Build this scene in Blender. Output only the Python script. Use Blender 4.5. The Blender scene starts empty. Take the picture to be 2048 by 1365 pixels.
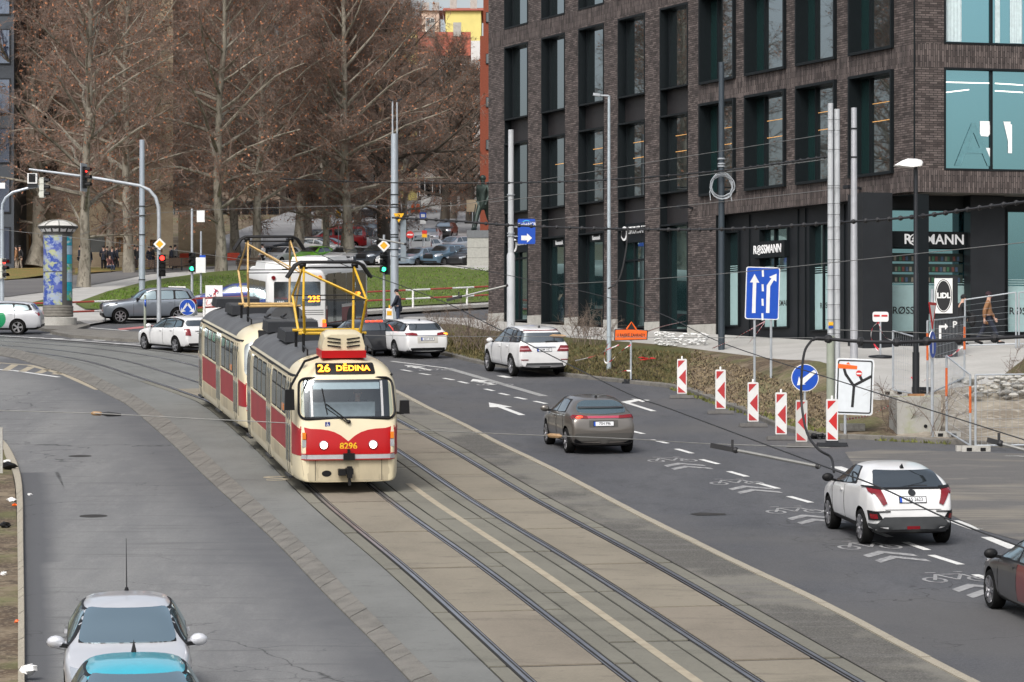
import bpy, bmesh, math, random
import numpy as np
from mathutils import Vector, Matrix
from mathutils.bvhtree import BVHTree
random.seed(7)
SC = bpy.context.scene
COL = SC.collection
# ------------------------------------------------------------------ camera, sky, sun, exposure
F = 6400.0          # focal length in photo pixels (photo 2048 wide)
K = 0.0692          # the street climbs away from the bridge by 6.9 %
ZC = 7.46           # eye height above the street plane below the camera
cam = bpy.data.cameras.new('camera'); cam_o = bpy.data.objects.new('camera', cam); COL.objects.link(cam_o)
cam.lens = F * 36 / 2048; cam.sensor_width = 36; cam.clip_end = 3000; cam.clip_start = 1
cam.shift_y = 92.5 / 2048
cam_o.location = (0, 0, ZC); cam_o.rotation_euler = (math.pi / 2, 0, 0)
SC.camera = cam_o
SUN_EL, SUN_AZ = math.radians(48), math.radians(200)     # azimuth of the sun, from +Y clockwise
w = bpy.data.worlds.new('World'); SC.world = w; w.use_nodes = True
nt = w.node_tree
sky = nt.nodes.new('ShaderNodeTexSky'); sky.sky_type = 'NISHITA'; sky.sun_disc = False
sky.sun_elevation = SUN_EL; sky.sun_rotation = SUN_AZ
sky.air_density = 1.0; sky.dust_density = 4.5; sky.ozone_density = 1.0
hs = nt.nodes.new('ShaderNodeHueSaturation'); hs.inputs['Saturation'].default_value = 0.42
bg = nt.nodes['Background']; bg.inputs['Strength'].default_value = 0.135
nt.links.new(sky.outputs[0], hs.inputs['Color']); nt.links.new(hs.outputs[0], bg.inputs['Color'])
sl = bpy.data.lights.new('sun', 'SUN'); sl.energy = 1.45; sl.angle = math.radians(20); sl.color = (1, .97, .92)
so = bpy.data.objects.new('sun', sl); COL.objects.link(so)
_sd = Vector((math.sin(SUN_AZ) * math.cos(SUN_EL), math.cos(SUN_AZ) * math.cos(SUN_EL), math.sin(SUN_EL)))
so.rotation_euler = _sd.to_track_quat('Z', 'Y').to_euler()
vs = SC.view_settings
vs.view_transform = 'Standard'; vs.look = 'None'; vs.gamma = 1; vs.use_curve_mapping = False
vs.exposure = 0.45
SC.cycles.max_bounces = 6; SC.cycles.transparent_max_bounces = 12; SC.cycles.use_denoising = True
SC.cycles.caustics_reflective = False; SC.cycles.caustics_refractive = False

# ------------------------------------------------------------------ measuring helpers
def G(px, py, dz=0.0):
    "photo pixel -> point of the street plane"
    s = (py - 332) / ZC
    Y = F / s
    return Vector(((px - 1024) / s, Y, K * Y + dz))
def P(px, py, s):
    "photo pixel at a scale of s photo pixels per metre -> point in space"
    return Vector(((px - 1024) / s, F / s, ZC + (775 - py) / s))
def sc_of(v): return F / v.y
NRM = Vector((0, -K, 1)).normalized()
def lerp(a, b, t): return a + (b - a) * t
def interp(tab, x):
    if x <= tab[0][0]: return tab[0][1]
    for (a, va), (b, vb) in zip(tab, tab[1:]):
        if x <= b: return lerp(va, vb, (x - a) / (b - a))
    return tab[-1][1]
def catmull(pts, n=8):
    out = []
    P_ = [pts[0] * 2 - pts[1]] + list(pts) + [pts[-1] * 2 - pts[-2]]
    for i in range(1, len(P_) - 2):
        a, b, c, d = P_[i - 1:i + 3]
        for k in range(n):
            t = k / n
            out.append(.5 * ((2 * b) + (c - a) * t + (2 * a - 5 * b + 4 * c - d) * t * t + (3 * b - a - 3 * c + d) * t ** 3))
    out.append(pts[-1].copy())
    return out

# ------------------------------------------------------------------ materials
MATS = {}
def M(name, col, rough=.6, metal=0., var=.12, scale=6., bump=0., coat=0., emit=0., spec=.5, detail=4, streak=None, alpha=None, col2=None):
    if name in MATS: return MATS[name]
    m = bpy.data.materials.new(name); m.use_nodes = True
    n = m.node_tree.nodes; L = m.node_tree.links
    b = n['Principled BSDF']
    b.inputs['Roughness'].default_value = rough; b.inputs['Metallic'].default_value = metal
    b.inputs['Specular IOR Level'].default_value = spec
    b.inputs['Coat Weight'].default_value = coat
    b.inputs['Coat Roughness'].default_value = .06
    c = (*col, 1)
    b.inputs['Base Color'].default_value = c
    if var > 0 or bump > 0 or col2:
        tc = n.new('ShaderNodeTexCoord')
        mp = n.new('ShaderNodeMapping'); mp.inputs['Scale'].default_value = streak or (1, 1, 1)
        nz = n.new('ShaderNodeTexNoise'); nz.inputs['Scale'].default_value = scale; nz.inputs['Detail'].default_value = detail
        L.new(tc.outputs['Object'], mp.inputs[0]); L.new(mp.outputs[0], nz.inputs['Vector'])
        rp = n.new('ShaderNodeValToRGB')
        rp.color_ramp.elements[0].position = .3; rp.color_ramp.elements[1].position = .7
        c2 = col2 or col
        rp.color_ramp.elements[0].color = (*[max(0, x * (1 - var)) for x in col], 1)
        rp.color_ramp.elements[1].color = (*[min(1, x * (1 + var)) for x in c2], 1)
        L.new(nz.outputs['Fac'], rp.inputs[0]); L.new(rp.outputs[0], b.inputs['Base Color'])
        if bump > 0:
            bp = n.new('ShaderNodeBump'); bp.inputs['Strength'].default_value = bump; bp.inputs['Distance'].default_value = .05
            L.new(nz.outputs['Fac'], bp.inputs['Height']); L.new(bp.outputs[0], b.inputs['Normal'])
    if emit > 0:
        b.inputs['Emission Color'].default_value = c; b.inputs['Emission Strength'].default_value = emit
    if alpha is not None: b.inputs['Alpha'].default_value = alpha
    MATS[name] = m
    return m
def layered(name, base, layers, rough=.85, bump=.3, bscale=60., spec=.4, cracks=None, attr=None):
    "base colour plus noise layers: (scale, stretch, lo, hi, colour, amount)"
    m = bpy.data.materials.new(name); m.use_nodes = True
    n = m.node_tree.nodes; L = m.node_tree.links; b = n['Principled BSDF']
    b.inputs['Roughness'].default_value = rough; b.inputs['Specular IOR Level'].default_value = spec
    tc = n.new('ShaderNodeTexCoord')
    cur = n.new('ShaderNodeRGB'); cur.outputs[0].default_value = (*base, 1); cur = cur.outputs[0]
    for i, (scale, st, lo, hi, col, amt) in enumerate(layers):
        mp = n.new('ShaderNodeMapping'); mp.inputs['Scale'].default_value = st; mp.inputs['Location'].default_value = (i * 13.7, i * 7.1, i * 3.3)
        nz = n.new('ShaderNodeTexNoise'); nz.inputs['Scale'].default_value = scale; nz.inputs['Detail'].default_value = 5; nz.inputs['Roughness'].default_value = .6
        L.new(tc.outputs['Object'], mp.inputs[0]); L.new(mp.outputs[0], nz.inputs['Vector'])
        mr = n.new('ShaderNodeMapRange'); mr.inputs['From Min'].default_value = lo; mr.inputs['From Max'].default_value = hi; mr.inputs['To Max'].default_value = amt
        L.new(nz.outputs['Fac'], mr.inputs['Value'])
        mx = n.new('ShaderNodeMix'); mx.data_type = 'RGBA'; mx.inputs['B'].default_value = (*col, 1)
        L.new(mr.outputs[0], mx.inputs['Factor']); L.new(cur, mx.inputs['A']); cur = mx.outputs['Result']
    if attr:
        at = n.new('ShaderNodeAttribute'); at.attribute_name = 'wear'
        nz = n.new('ShaderNodeTexNoise'); nz.inputs['Scale'].default_value = 1.1; nz.inputs['Detail'].default_value = 6; L.new(tc.outputs['Object'], nz.inputs['Vector'])
        ma = n.new('ShaderNodeMath'); ma.operation = 'MULTIPLY_ADD'; ma.inputs[1].default_value = .7; ma.inputs[2].default_value = -.35; L.new(nz.outputs['Fac'], ma.inputs[0])
        ad = n.new('ShaderNodeMath'); ad.operation = 'ADD'; ad.use_clamp = True; L.new(at.outputs['Fac'], ad.inputs[0]); L.new(ma.outputs[0], ad.inputs[1])
        mu = n.new('ShaderNodeMath'); mu.operation = 'MULTIPLY'; L.new(ad.outputs[0], mu.inputs[0]); L.new(at.outputs['Fac'], mu.inputs[1])
        mx = n.new('ShaderNodeMix'); mx.data_type = 'RGBA'; mx.inputs['B'].default_value = (*attr, 1); L.new(mu.outputs[0], mx.inputs['Factor']); L.new(cur, mx.inputs['A']); cur = mx.outputs['Result']
    for sc_, wd, amt, msk in (cracks or ()):
        wn = n.new('ShaderNodeTexNoise'); wn.inputs['Scale'].default_value = sc_ * 2.2; wn.inputs['Detail'].default_value = 4; L.new(tc.outputs['Object'], wn.inputs['Vector'])
        va = n.new('ShaderNodeVectorMath'); va.operation = 'MULTIPLY_ADD'; va.inputs[1].default_value = (.7 / sc_,) * 3; L.new(wn.outputs['Color'], va.inputs[0]); L.new(tc.outputs['Object'], va.inputs[2])
        vo = n.new('ShaderNodeTexVoronoi'); vo.feature = 'DISTANCE_TO_EDGE'; vo.inputs['Scale'].default_value = sc_; L.new(va.outputs[0], vo.inputs['Vector'])
        mr = n.new('ShaderNodeMapRange'); mr.inputs['From Max'].default_value = wd; mr.inputs['To Min'].default_value = amt; mr.inputs['To Max'].default_value = 0; L.new(vo.outputs['Distance'], mr.inputs['Value'])
        nm = n.new('ShaderNodeTexNoise'); nm.inputs['Scale'].default_value = sc_ * .9; L.new(tc.outputs['Object'], nm.inputs['Vector'])
        m2 = n.new('ShaderNodeMapRange'); m2.inputs['From Min'].default_value = msk; m2.inputs['From Max'].default_value = msk + .08; L.new(nm.outputs['Fac'], m2.inputs['Value'])
        ml = n.new('ShaderNodeMath'); ml.operation = 'MULTIPLY'; L.new(mr.outputs[0], ml.inputs[0]); L.new(m2.outputs[0], ml.inputs[1])
        mx = n.new('ShaderNodeMix'); mx.data_type = 'RGBA'; mx.inputs['B'].default_value = (.02, .02, .021, 1); L.new(ml.outputs[0], mx.inputs['Factor']); L.new(cur, mx.inputs['A']); cur = mx.outputs['Result']
    L.new(cur, b.inputs['Base Color'])
    if bump:
        nz = n.new('ShaderNodeTexNoise'); nz.inputs['Scale'].default_value = bscale; nz.inputs['Detail'].default_value = 3
        L.new(tc.outputs['Object'], nz.inputs['Vector'])
        bp = n.new('ShaderNodeBump'); bp.inputs['Strength'].default_value = bump; bp.inputs['Distance'].default_value = .02
        L.new(nz.outputs['Fac'], bp.inputs['Height']); L.new(bp.outputs[0], b.inputs['Normal'])
    MATS[name] = m
    return m
def glass_mat(name, tint, mirror, base=(.01, .013, .015), rough=.04, trans=0.):
    "window glass: a dark (or see-through) body with a tinted mirror coating"
    m = bpy.data.materials.new(name); m.use_nodes = True
    n = m.node_tree.nodes; L = m.node_tree.links
    b = n['Principled BSDF']; b.inputs['Base Color'].default_value = (*base, 1); b.inputs['Roughness'].default_value = .1
    out = n['Material Output']
    gl = n.new('ShaderNodeBsdfGlossy'); gl.inputs['Color'].default_value = (*tint, 1); gl.inputs['Roughness'].default_value = rough
    mx = n.new('ShaderNodeMixShader')
    lw = n.new('ShaderNodeLayerWeight'); lw.inputs['Blend'].default_value = .35
    mr = n.new('ShaderNodeMapRange'); mr.inputs['To Min'].default_value = mirror; mr.inputs['To Max'].default_value = min(1, mirror + .45)
    L.new(lw.outputs['Fresnel'], mr.inputs['Value']); L.new(mr.outputs[0], mx.inputs[0])
    src = b.outputs[0]
    if trans > 0:
        tr = n.new('ShaderNodeBsdfTransparent'); tr.inputs['Color'].default_value = (.85, .92, .93, 1)
        m2 = n.new('ShaderNodeMixShader'); m2.inputs[0].default_value = trans
        L.new(src, m2.inputs[1]); L.new(tr.outputs[0], m2.inputs[2]); src = m2.outputs[0]
    L.new(src, mx.inputs[1]); L.new(gl.outputs[0], mx.inputs[2]); L.new(mx.outputs[0], out.inputs['Surface'])
    MATS[name] = m
    return m

# ------------------------------------------------------------------ mesh builder
class MB:
    def __init__(s): s.v = []; s.f = []; s.m = []
    def add(s, vs_, fs, mi=0):
        o = len(s.v); s.v += [tuple(v) for v in vs_]
        for f in fs: s.f.append([i + o for i in f]); s.m.append(mi)
        return s
    def quad(s, a, b, c, d, mi=0): return s.add([a, b, c, d], [(0, 1, 2, 3)], mi)
    def box(s, c, d, mi=0, rz=0, taper=1., rot=None):
        x, y, z = [q / 2 for q in d]; R = rot or Matrix.Rotation(rz, 3, 'Z'); c = Vector(c)
        t = taper
        vs_ = [(-x, -y, -z), (x, -y, -z), (x, y, -z), (-x, y, -z), (-x * t, -y * t, z), (x * t, -y * t, z), (x * t, y * t, z), (-x * t, y * t, z)]
        return s.add([R @ Vector(v) + c for v in vs_], [(0, 3, 2, 1), (4, 5, 6, 7), (0, 1, 5, 4), (1, 2, 6, 5), (2, 3, 7, 6), (3, 0, 4, 7)], mi)
    def bar(s, p, q, wd, ht, mi=0, up=Vector((0, 0, 1))):
        p, q = Vector(p), Vector(q); d = (q - p); ln = d.length
        if ln < 1e-6: return s
        d /= ln; x = d.cross(up)
        if x.length < 1e-4: x = Vector((1, 0, 0))
        x.normalize(); u = x.cross(d)
        x *= wd / 2; u *= ht / 2
        return s.add([p - x - u, p + x - u, p + x + u, p - x + u, q - x - u, q + x - u, q + x + u, q - x + u],
                     [(0, 1, 2, 3), (7, 6, 5, 4), (0, 4, 5, 1), (1, 5, 6, 2), (2, 6, 7, 3), (3, 7, 4, 0)], mi)
    def tube(s, pts, r, n=8, mi=0, cap=True):
        pts = [Vector(p) for p in pts]; k = len(pts)
        rs = r if isinstance(r, (list, tuple)) else [r] * k
        vs_, fs = [], []
        prev = None
        for i, p in enumerate(pts):
            d = (pts[min(i + 1, k - 1)] - pts[max(i - 1, 0)])
            d = d.normalized() if d.length > 1e-9 else Vector((0, 0, 1))
            if prev is None:
                a = d.cross(Vector((0, 0, 1)));
                if a.length < 1e-3: a = Vector((1, 0, 0))
            else: a = prev - d * prev.dot(d)
            a.normalize(); b = d.cross(a); prev = a
            for j in range(n):
                t = 2 * math.pi * j / n
                vs_.append(p + (a * math.cos(t) + b * math.sin(t)) * rs[i])
        for i in range(k - 1):
            for j in range(n):
                j2 = (j + 1) % n
                fs.append((i * n + j, i * n + j2, (i + 1) * n + j2, (i + 1) * n + j))
        if cap: fs.append(tuple(range(n - 1, -1, -1))); fs.append(tuple(range((k - 1) * n, k * n)))
        return s.add(vs_, fs, mi)
    def lathe(s, prof, n=16, mi=0, c=(0, 0, 0), axis='Z', cap=True):
        c = Vector(c); vs_, fs = [], []
        for r, z in prof:
            for j in range(n):
                t = 2 * math.pi * j / n
                a, b = r * math.cos(t), r * math.sin(t)
                vs_.append(c + (Vector((a, b, z)) if axis == 'Z' else Vector((z, a, b)) if axis == 'X' else Vector((b, z, a))))
        k = len(prof)
        for i in range(k - 1):
            for j in range(n):
                j2 = (j + 1) % n
                fs.append((i * n + j, i * n + j2, (i + 1) * n + j2, (i + 1) * n + j))
        if cap and prof[0][0] > 1e-5: fs.append(tuple(range(n - 1, -1, -1)))
        if cap and prof[-1][0] > 1e-5: fs.append(tuple(range((k - 1) * n, k * n)))
        return s.add(vs_, fs, mi)
    def prism(s, poly, o, u, v, th, mi=0, rim=None):
        "polygon in the plane o + a*u + b*v, front face on the side of u x v, th thick behind it"
        o, u, v = Vector(o), Vector(u), Vector(v); nn = u.cross(v).normalized()
        k = len(poly)
        fr = [o + u * a + v * b for a, b in poly]; bk = [p - nn * th for p in fr]
        s.add(fr + bk, [tuple(range(k)), tuple(range(2 * k - 1, k - 1, -1))], mi)
        s.add(fr + bk, [(i, i + k, (i + 1) % k + k, (i + 1) % k) for i in range(k)], mi if rim is None else rim)
        return s
    def ball(s, c, r, mi=0, n=10, sq=(1, 1, 1)):
        c = Vector(c); vs_, fs = [], []
        k = max(4, n // 2)
        for i in range(k + 1):
            ph = math.pi * i / k
            for j in range(n):
                t = 2 * math.pi * j / n
                vs_.append(c + Vector((math.sin(ph) * math.cos(t) * r * sq[0], math.sin(ph) * math.sin(t) * r * sq[1], math.cos(ph) * r * sq[2])))
        for i in range(k):
            for j in range(n):
                j2 = (j + 1) % n; fs.append((i * n + j, (i + 1) * n + j, (i + 1) * n + j2, i * n + j2))
        return s.add(vs_, fs, mi)
    def mesh(s, name, mats, smooth=False, weld=False):
        me = bpy.data.meshes.new(name); me.from_pydata(s.v, [], s.f); me.update()
        for m in (mats if isinstance(mats, (list, tuple)) else [mats]): me.materials.append(m)
        me.polygons.foreach_set('material_index', s.m)
        if weld:
            bm = bmesh.new(); bm.from_mesh(me); bmesh.ops.remove_doubles(bm, verts=bm.verts, dist=1e-4); bmesh.ops.recalc_face_normals(bm, faces=bm.faces); bm.to_mesh(me); bm.free()
        if smooth:
            me.shade_smooth(); me.set_sharp_from_angle(angle=math.radians(40))
        return me
    def build(s, name, mats, parent=None, smooth=False, loc=None, kind=None, weld=False):
        o = link(name, s.mesh(name, mats, smooth, weld), parent)
        if loc is not None: o.location = loc
        if kind: o['kind'] = kind
        return o
def link(name, me, parent=None, mtx=None):
    o = bpy.data.objects.new(name, me); COL.objects.link(o)
    if parent is not None: o.parent = parent
    if mtx is not None: o.matrix_local = mtx
    return o
def tag(o, label, cat, group=None):
    o['label'] = label; o['category'] = cat
    if group: o['group'] = group
    return o
def thing(name, label, cat, loc=(0, 0, 0), rz=0., group=None, mtx=None):
    o = bpy.data.objects.new(name, None); COL.objects.link(o); o.empty_display_size = .2
    if mtx is not None: o.matrix_world = mtx
    else: o.location = loc; o.rotation_euler = (0, 0, rz)
    return tag(o, label, cat, group)
def kids(o): return [c for c in KID.get(o.name, [])]
def copy_tree(o, parent=None, label=None):
    c = o.copy(); COL.objects.link(c)
    if parent is not None: c.parent = parent
    if label: c['label'] = label
    for ch in list(o.children): copy_tree(ch, c)
    return c
def set_mat(o, slot, m):
    o.material_slots[slot].link = 'OBJECT'; o.material_slots[slot].material = m
def plane_mtx(p, yaw, tilt=True):
    "frame at p: +Y heads yaw radians left of the view direction, +Z is the street normal"
    h = Vector((-math.sin(yaw), math.cos(yaw), 0)); up = NRM if tilt else Vector((0, 0, 1))
    h = (h - up * h.dot(up)).normalized(); x = h.cross(up)
    m = Matrix((x, h, up)).transposed().to_4x4(); m.translation = p
    return m
def up_mtx(p, yaw): return plane_mtx(p, yaw, False)
DG = None
def bake(me, mods):
    "mesh with modifiers applied"
    o = bpy.data.objects.new('tmp', me); COL.objects.link(o)
    mods(o)
    bpy.context.view_layer.update()
    ev = o.evaluated_get(bpy.context.evaluated_depsgraph_get())
    out = bpy.data.meshes.new_from_object(ev)
    COL.objects.unlink(o); bpy.data.objects.remove(o)
    return out
TXT = {}
def text_mesh(s, size=1., th=.004, bold=0., sx=1.):
    k = (s, size, th, bold, sx)
    if k in TXT: return TXT[k].copy()
    cu = bpy.data.curves.new('t', 'FONT'); cu.body = s; cu.size = size; cu.align_x = 'CENTER'; cu.align_y = 'CENTER'
    cu.extrude = th; cu.offset = bold; cu.resolution_u = 3
    o = bpy.data.objects.new('t', cu); COL.objects.link(o)
    bpy.context.view_layer.update()
    me = bpy.data.meshes.new_from_object(o.evaluated_get(bpy.context.evaluated_depsgraph_get()))
    COL.objects.unlink(o); bpy.data.objects.remove(o)
    if sx != 1:
        for v in me.vertices: v.co.x *= sx
    TXT[k] = me
    return me.copy()
def text_obj(name, s, size, mat, parent, o, u, v, th=.004, bold=0., sx=1.):
    me = text_mesh(s, size, th, bold, sx); me.materials.clear(); me.materials.append(mat)
    u = Vector(u).normalized(); v = Vector(v).normalized(); n = u.cross(v)
    m = Matrix((u, v, n)).transposed().to_4x4(); m.translation = Vector(o) + n * (th + .001)
    return link(name, me, parent, m)
def rpoly(pts, r, n=3):
    "polygon with rounded corners"
    out = []; k = len(pts)
    for i in range(k):
        a, b, c = Vector(pts[i - 1]), Vector(pts[i]), Vector(pts[(i + 1) % k])
        d1, d2 = (a - b), (c - b)
        q = min(r, d1.length * .49, d2.length * .49)
        p1, p2 = b + d1.normalized() * q, b + d2.normalized() * q
        for j in range(n + 1):
            t = j / n
            p = p1 * (1 - t) ** 2 + b * 2 * t * (1 - t) + p2 * t * t
            out.append((p.x, p.y))
    return out
def circ(r, n=16, cx=0, cy=0, ry=None):
    return [(cx + r * math.cos(2 * math.pi * i / n), cy + (ry or r) * math.sin(2 * math.pi * i / n)) for i in range(n)]
def rect(x0, y0, x1, y1): return [(x0, y0), (x1, y0), (x1, y1), (x0, y1)]
def patch(bvh, poly, axis, side=1, off=.005, res=.12, rim=.012):
    "a skin that follows the body under it, its outline given in the plane across the axis"
    bm = bmesh.new()
    vs_ = [bm.verts.new((a, b, 0)) for a, b in poly]
    bm.faces.new(vs_)
    xs = [p[0] for p in poly]; ys = [p[1] for p in poly]
    for lo, hi, nrm in ((min(xs), max(xs), (1, 0, 0)), (min(ys), max(ys), (0, 1, 0))):
        k = int((hi - lo) / res)
        for i in range(1, k + 1):
            q = lo + (hi - lo) * i / (k + 1)
            bmesh.ops.bisect_plane(bm, geom=bm.verts[:] + bm.edges[:] + bm.faces[:], plane_co=Vector(nrm) * q, plane_no=nrm)
    bmesh.ops.triangulate(bm, faces=[f for f in bm.faces if len(f.verts) > 4])
    bm.verts.ensure_lookup_table(); bm.verts.index_update()
    top, low = [], []; last = None
    for v in bm.verts:
        a, b = v.co.x, v.co.y
        if axis == 'x': o_, d = Vector((6 * side, a, b)), Vector((-side, 0, 0))
        elif axis == 'y': o_, d = Vector((a, 30 * side, b)), Vector((0, -side, 0))
        else: o_, d = Vector((a, b, 9)), Vector((0, 0, -1))
        h = bvh.ray_cast(o_, d)
        if h[0] is None or abs(h[1].dot(d)) < .12:
            if axis == 'x': o_ = Vector((.7 * side, a, b))
            elif axis == 'y': o_ = Vector((a * .97, last if last is not None else side * 2.0, b))
            h = bvh.find_nearest(o_)
        elif axis == 'y': last = h[0].y
        n = h[1]
        if n.dot(d) > 0: n = -n
        n = (n - d * .3).normalized()
        top.append(h[0] + n * off); low.append(h[0] - n * rim)
    mb = MB()
    mb.add(top, [[v.index for v in f.verts] for f in bm.faces])
    k = len(top); rimf = []
    for e in bm.edges:
        if len(e.link_faces) == 1:
            a, b = e.verts[0].index, e.verts[1].index
            rimf.append((a, b, b + k, a + k))
    mb.add(top + low, rimf)
    bm.free()
    return mb
def bvh_of(me):
    return BVHTree.FromPolygons([v.co.copy() for v in me.vertices], [list(p.vertices) for p in me.polygons])

# common materials
m_black = M('black_plastic', (.009, .009, .010), .5, var=.1, spec=.25)
m_rubber = M('tyre_rubber', (.010, .010, .010), .9, var=.2, spec=.15)
m_chrome = M('chrome', (.7, .7, .72), .15, 1., var=0)
m_alloy = M('alloy', (.5, .5, .52), .3, .9, var=.08)
m_galv = M('galvanised_steel', (.40, .43, .46), .5, .25, var=.12, scale=3)
m_white = M('white_paint', (.78, .78, .77), .5, var=.06)
m_red = M('red_paint', (.55, .02, .02), .45, var=.08)
m_blue = M('sign_blue', (.005, .07, .45), .35, var=.04)
m_yellow = M('sign_yellow', (.8, .42, .01), .4, var=.05)
m_orange = M('sign_orange', (.85, .13, .01), .45, var=.05)
m_dark = M('dark_steel', (.022, .024, .028), .5, .2, var=.1, spec=.3)
m_conc = layered('concrete_block', (.42, .41, .38), [(3, (1, 1, 1), .45, .65, (.3, .29, .26), .6), (25, (1, 1, 1), .5, .6, (.5, .49, .46), .5)], .9, .3)
m_cargl = glass_mat('car_glass', (.75, .85, .9), .18, (.016, .02, .023))
m_cargl2 = glass_mat('car_glass_pale', (.72, .90, .95), .30, (.035, .055, .062))
m_tail = M('tail_red', (.17, .003, .008), .15, var=.1, coat=.6)
m_taillit = M('tail_lit', (1., .05, .02), .3, var=0, emit=2.2)
m_amber = M('amber', (.75, .22, .02), .2, var=.1, coat=.4)
m_head = M('headlamp', (.62, .66, .7), .08, .6, var=.1, coat=1)
m_plate = M('plate_white', (.72, .73, .75), .4, var=.03)
m_ink = M('ink', (.01, .01, .012), .5, var=0)
# ------------------------------------------------------------------ ground, road, tramway
m_asph = layered('asphalt', (.054, .057, .066), [(.35, (1, .25, 1), .4, .65, (.095, .096, .102), .8), (2.2, (1, .3, 1), .5, .7, (.04, .042, .047), .6), (30, (1, 1, 1), .42, .66, (.13, .13, .135), .6), (11, (1, 1, 1), .5, .7, (.045, .046, .05), .45), (.12, (1, 1, 1), .45, .6, (.10, .097, .095), .6)], .8, .3, 90, cracks=[(.22, .006, .8, .5), (.6, .010, .55, .56)])
m_asph_l = layered('asphalt_worn', (.205, .206, .203), [(.3, (1.6, .16, 1), .42, .62, (.14, .142, .146), .8), (3, (1, .25, 1), .5, .7, (.25, .25, .245), .45), (34, (1, 1, 1), .42, .66, (.10, .10, .10), .55), (12, (1, 1, 1), .5, .7, (.22, .22, .215), .4), (.9, (.3, 3., 1), .58, .66, (.10, .10, .10), .6)], .8, .3, 90, cracks=[(.16, .007, .8, .48), (.5, .012, .55, .56)], attr=(.088, .09, .095))
m_asph_d = layered('asphalt_path', (.13, .125, .125), [(.4, (1, 1, 1), .4, .6, (.16, .155, .15), .7), (30, (1, 1, 1), .45, .7, (.10, .1, .1), .4)], .85, .2)
m_asph_tyre = layered('asphalt_tyre_track', (.115, .12, .132), [(.5, (1, .3, 1), .4, .6, (.13, .13, .135), .7), (40, (1, 1, 1), .45, .7, (.09, .09, .09), .4)], .65, .2)
def conc(name, c, k):
    return layered(name, c, [(.5, (1, .5, 1), .42, .62, tuple(x * .74 for x in c), .8), (.8, (.5, 1.7, 1), .58, .66, tuple(x * .5 for x in c), .5), (2.6, (.6, 1.6, 1), .62, .68, tuple(x * .42 for x in c), .5), (22, (1, 1, 1), .45, .65, tuple(x * 1.12 for x in c), .5), (4, (1, 1, 1), .6, .7, tuple(x * .6 for x in c), .35)], .82, .25, 60)
m_slab = [conc('slab_beige', (.222, .196, .152), 0), conc('slab_grey', (.175, .168, .138), 1), conc('slab_warm', (.212, .184, .145), 2)]
m_strip = conc('kerb_lane_concrete', (.165, .168, .16), 3)
m_edge = layered('edge_strip_concrete', (.155, .147, .125), [(.35, (1, .6, 1), .45, .53, (.06, .057, .053), .9), (1.3, (.4, 2, 1), .5, .62, (.11, .105, .1), .7), (30, (1, 1, 1), .45, .65, (.24, .23, .2), .5)], .85, .3)
m_kerb = layered('kerb_granite', (.165, .155, .138), [(2, (1, 1, 1), .4, .6, (.10, .095, .085), .8), (40, (1, 1, 1), .45, .6, (.22, .21, .19), .5)], .85, .4)
m_kerb_p = layered('kerb_pale', (.29, .258, .20), [(2, (1, 1, 1), .4, .6, (.26, .235, .19), .7), (45, (1, 1, 1), .4, .6, (.46, .42, .34), .6)], .85, .4)
m_joint = M('joint_tar', (.022, .02, .018), .8, var=.3)
m_rail = M('rail_steel', (.36, .37, .40), .32, .85, var=.15, scale=2)
m_paintw = layered('road_paint', (.68, .68, .66), [(14, (1, 1, 1), .5, .75, (.2, .2, .2), .7), (2, (1, 1, 1), .45, .7, (.5, .5, .48), .6)], .7, 0)
m_paintf = layered('road_paint_faded', (.36, .36, .35), [(20, (1, 1, 1), .42, .6, (.13, .13, .13), .8)], .75, 0)
m_painty = layered('road_paint_cream', (.36, .315, .235), [(3, (1, 1, 1), .45, .7, (.25, .215, .16), .8)], .75, 0)
m_paintr = layered('road_paint_red', (.42, .14, .14), [(3, (1, 1, 1), .45, .7, (.3, .15, .14), .7)], .8, 0)
m_grass = layered('lawn_grass', (.088, .108, .022), [(.25, (1, 1, 1), .4, .62, (.06, .095, .013), .8), (1.5, (1, 1, 1), .52, .7, (.16, .17, .045), .6), (14, (1, 1, 1), .45, .7, (.055, .095, .012), .6), (30, (1, 1, 1), .66, .7, (.3, .17, .06), .7)], .95, .6, 25)
m_grass_l = layered('lawn_leafy', (.12, .13, .03), [(.8, (1, 1, 1), .42, .6, (.24, .14, .05), .75), (9, (1, 1, 1), .52, .6, (.33, .17, .06), .7), (14, (1, 1, 1), .5, .7, (.06, .08, .015), .6)], .95, .6, 25)
m_bank = layered('bank_grass', (.062, .07, .018), [(.35, (1, 1, 1), .42, .6, (.085, .058, .03), .9), (2.2, (1, 1, 1), .5, .62, (.065, .075, .02), .8), (14, (1, 1, 1), .5, .6, (.12, .085, .045), .6)], .95, .8, 18)
m_soil = layered('bare_soil', (.088, .060, .038), [(.5, (1, 1, 1), .46, .6, (.21, .165, .11), .9), (2.5, (1, 1, 1), .48, .6, (.06, .042, .028), .85), (12, (1, 1, 1), .52, .6, (.26, .215, .15), .5), (.3, (1, 1, 1), .52, .62, (.11, .12, .04), .6)], .95, .9, 14)
m_pave = layered('pale_pavement', (.42, .41, .39), [(.5, (1, 1, 1), .42, .6, (.34, .33, .31), .7), (6, (1, 1, 1), .5, .7, (.30, .29, .27), .4), (30, (1, 1, 1), .5, .6, (.5, .49, .46), .3)], .9, .2)
m_sand = layered('site_gravel', (.30, .268, .215), [(.45, (1, 1, 1), .44, .58, (.16, .13, .095), .85), (4, (1, 1, 1), .5, .65, (.48, .44, .37), .6), (25, (1, 1, 1), .5, .6, (.25, .22, .18), .5)], .95, .6, 20)
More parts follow.
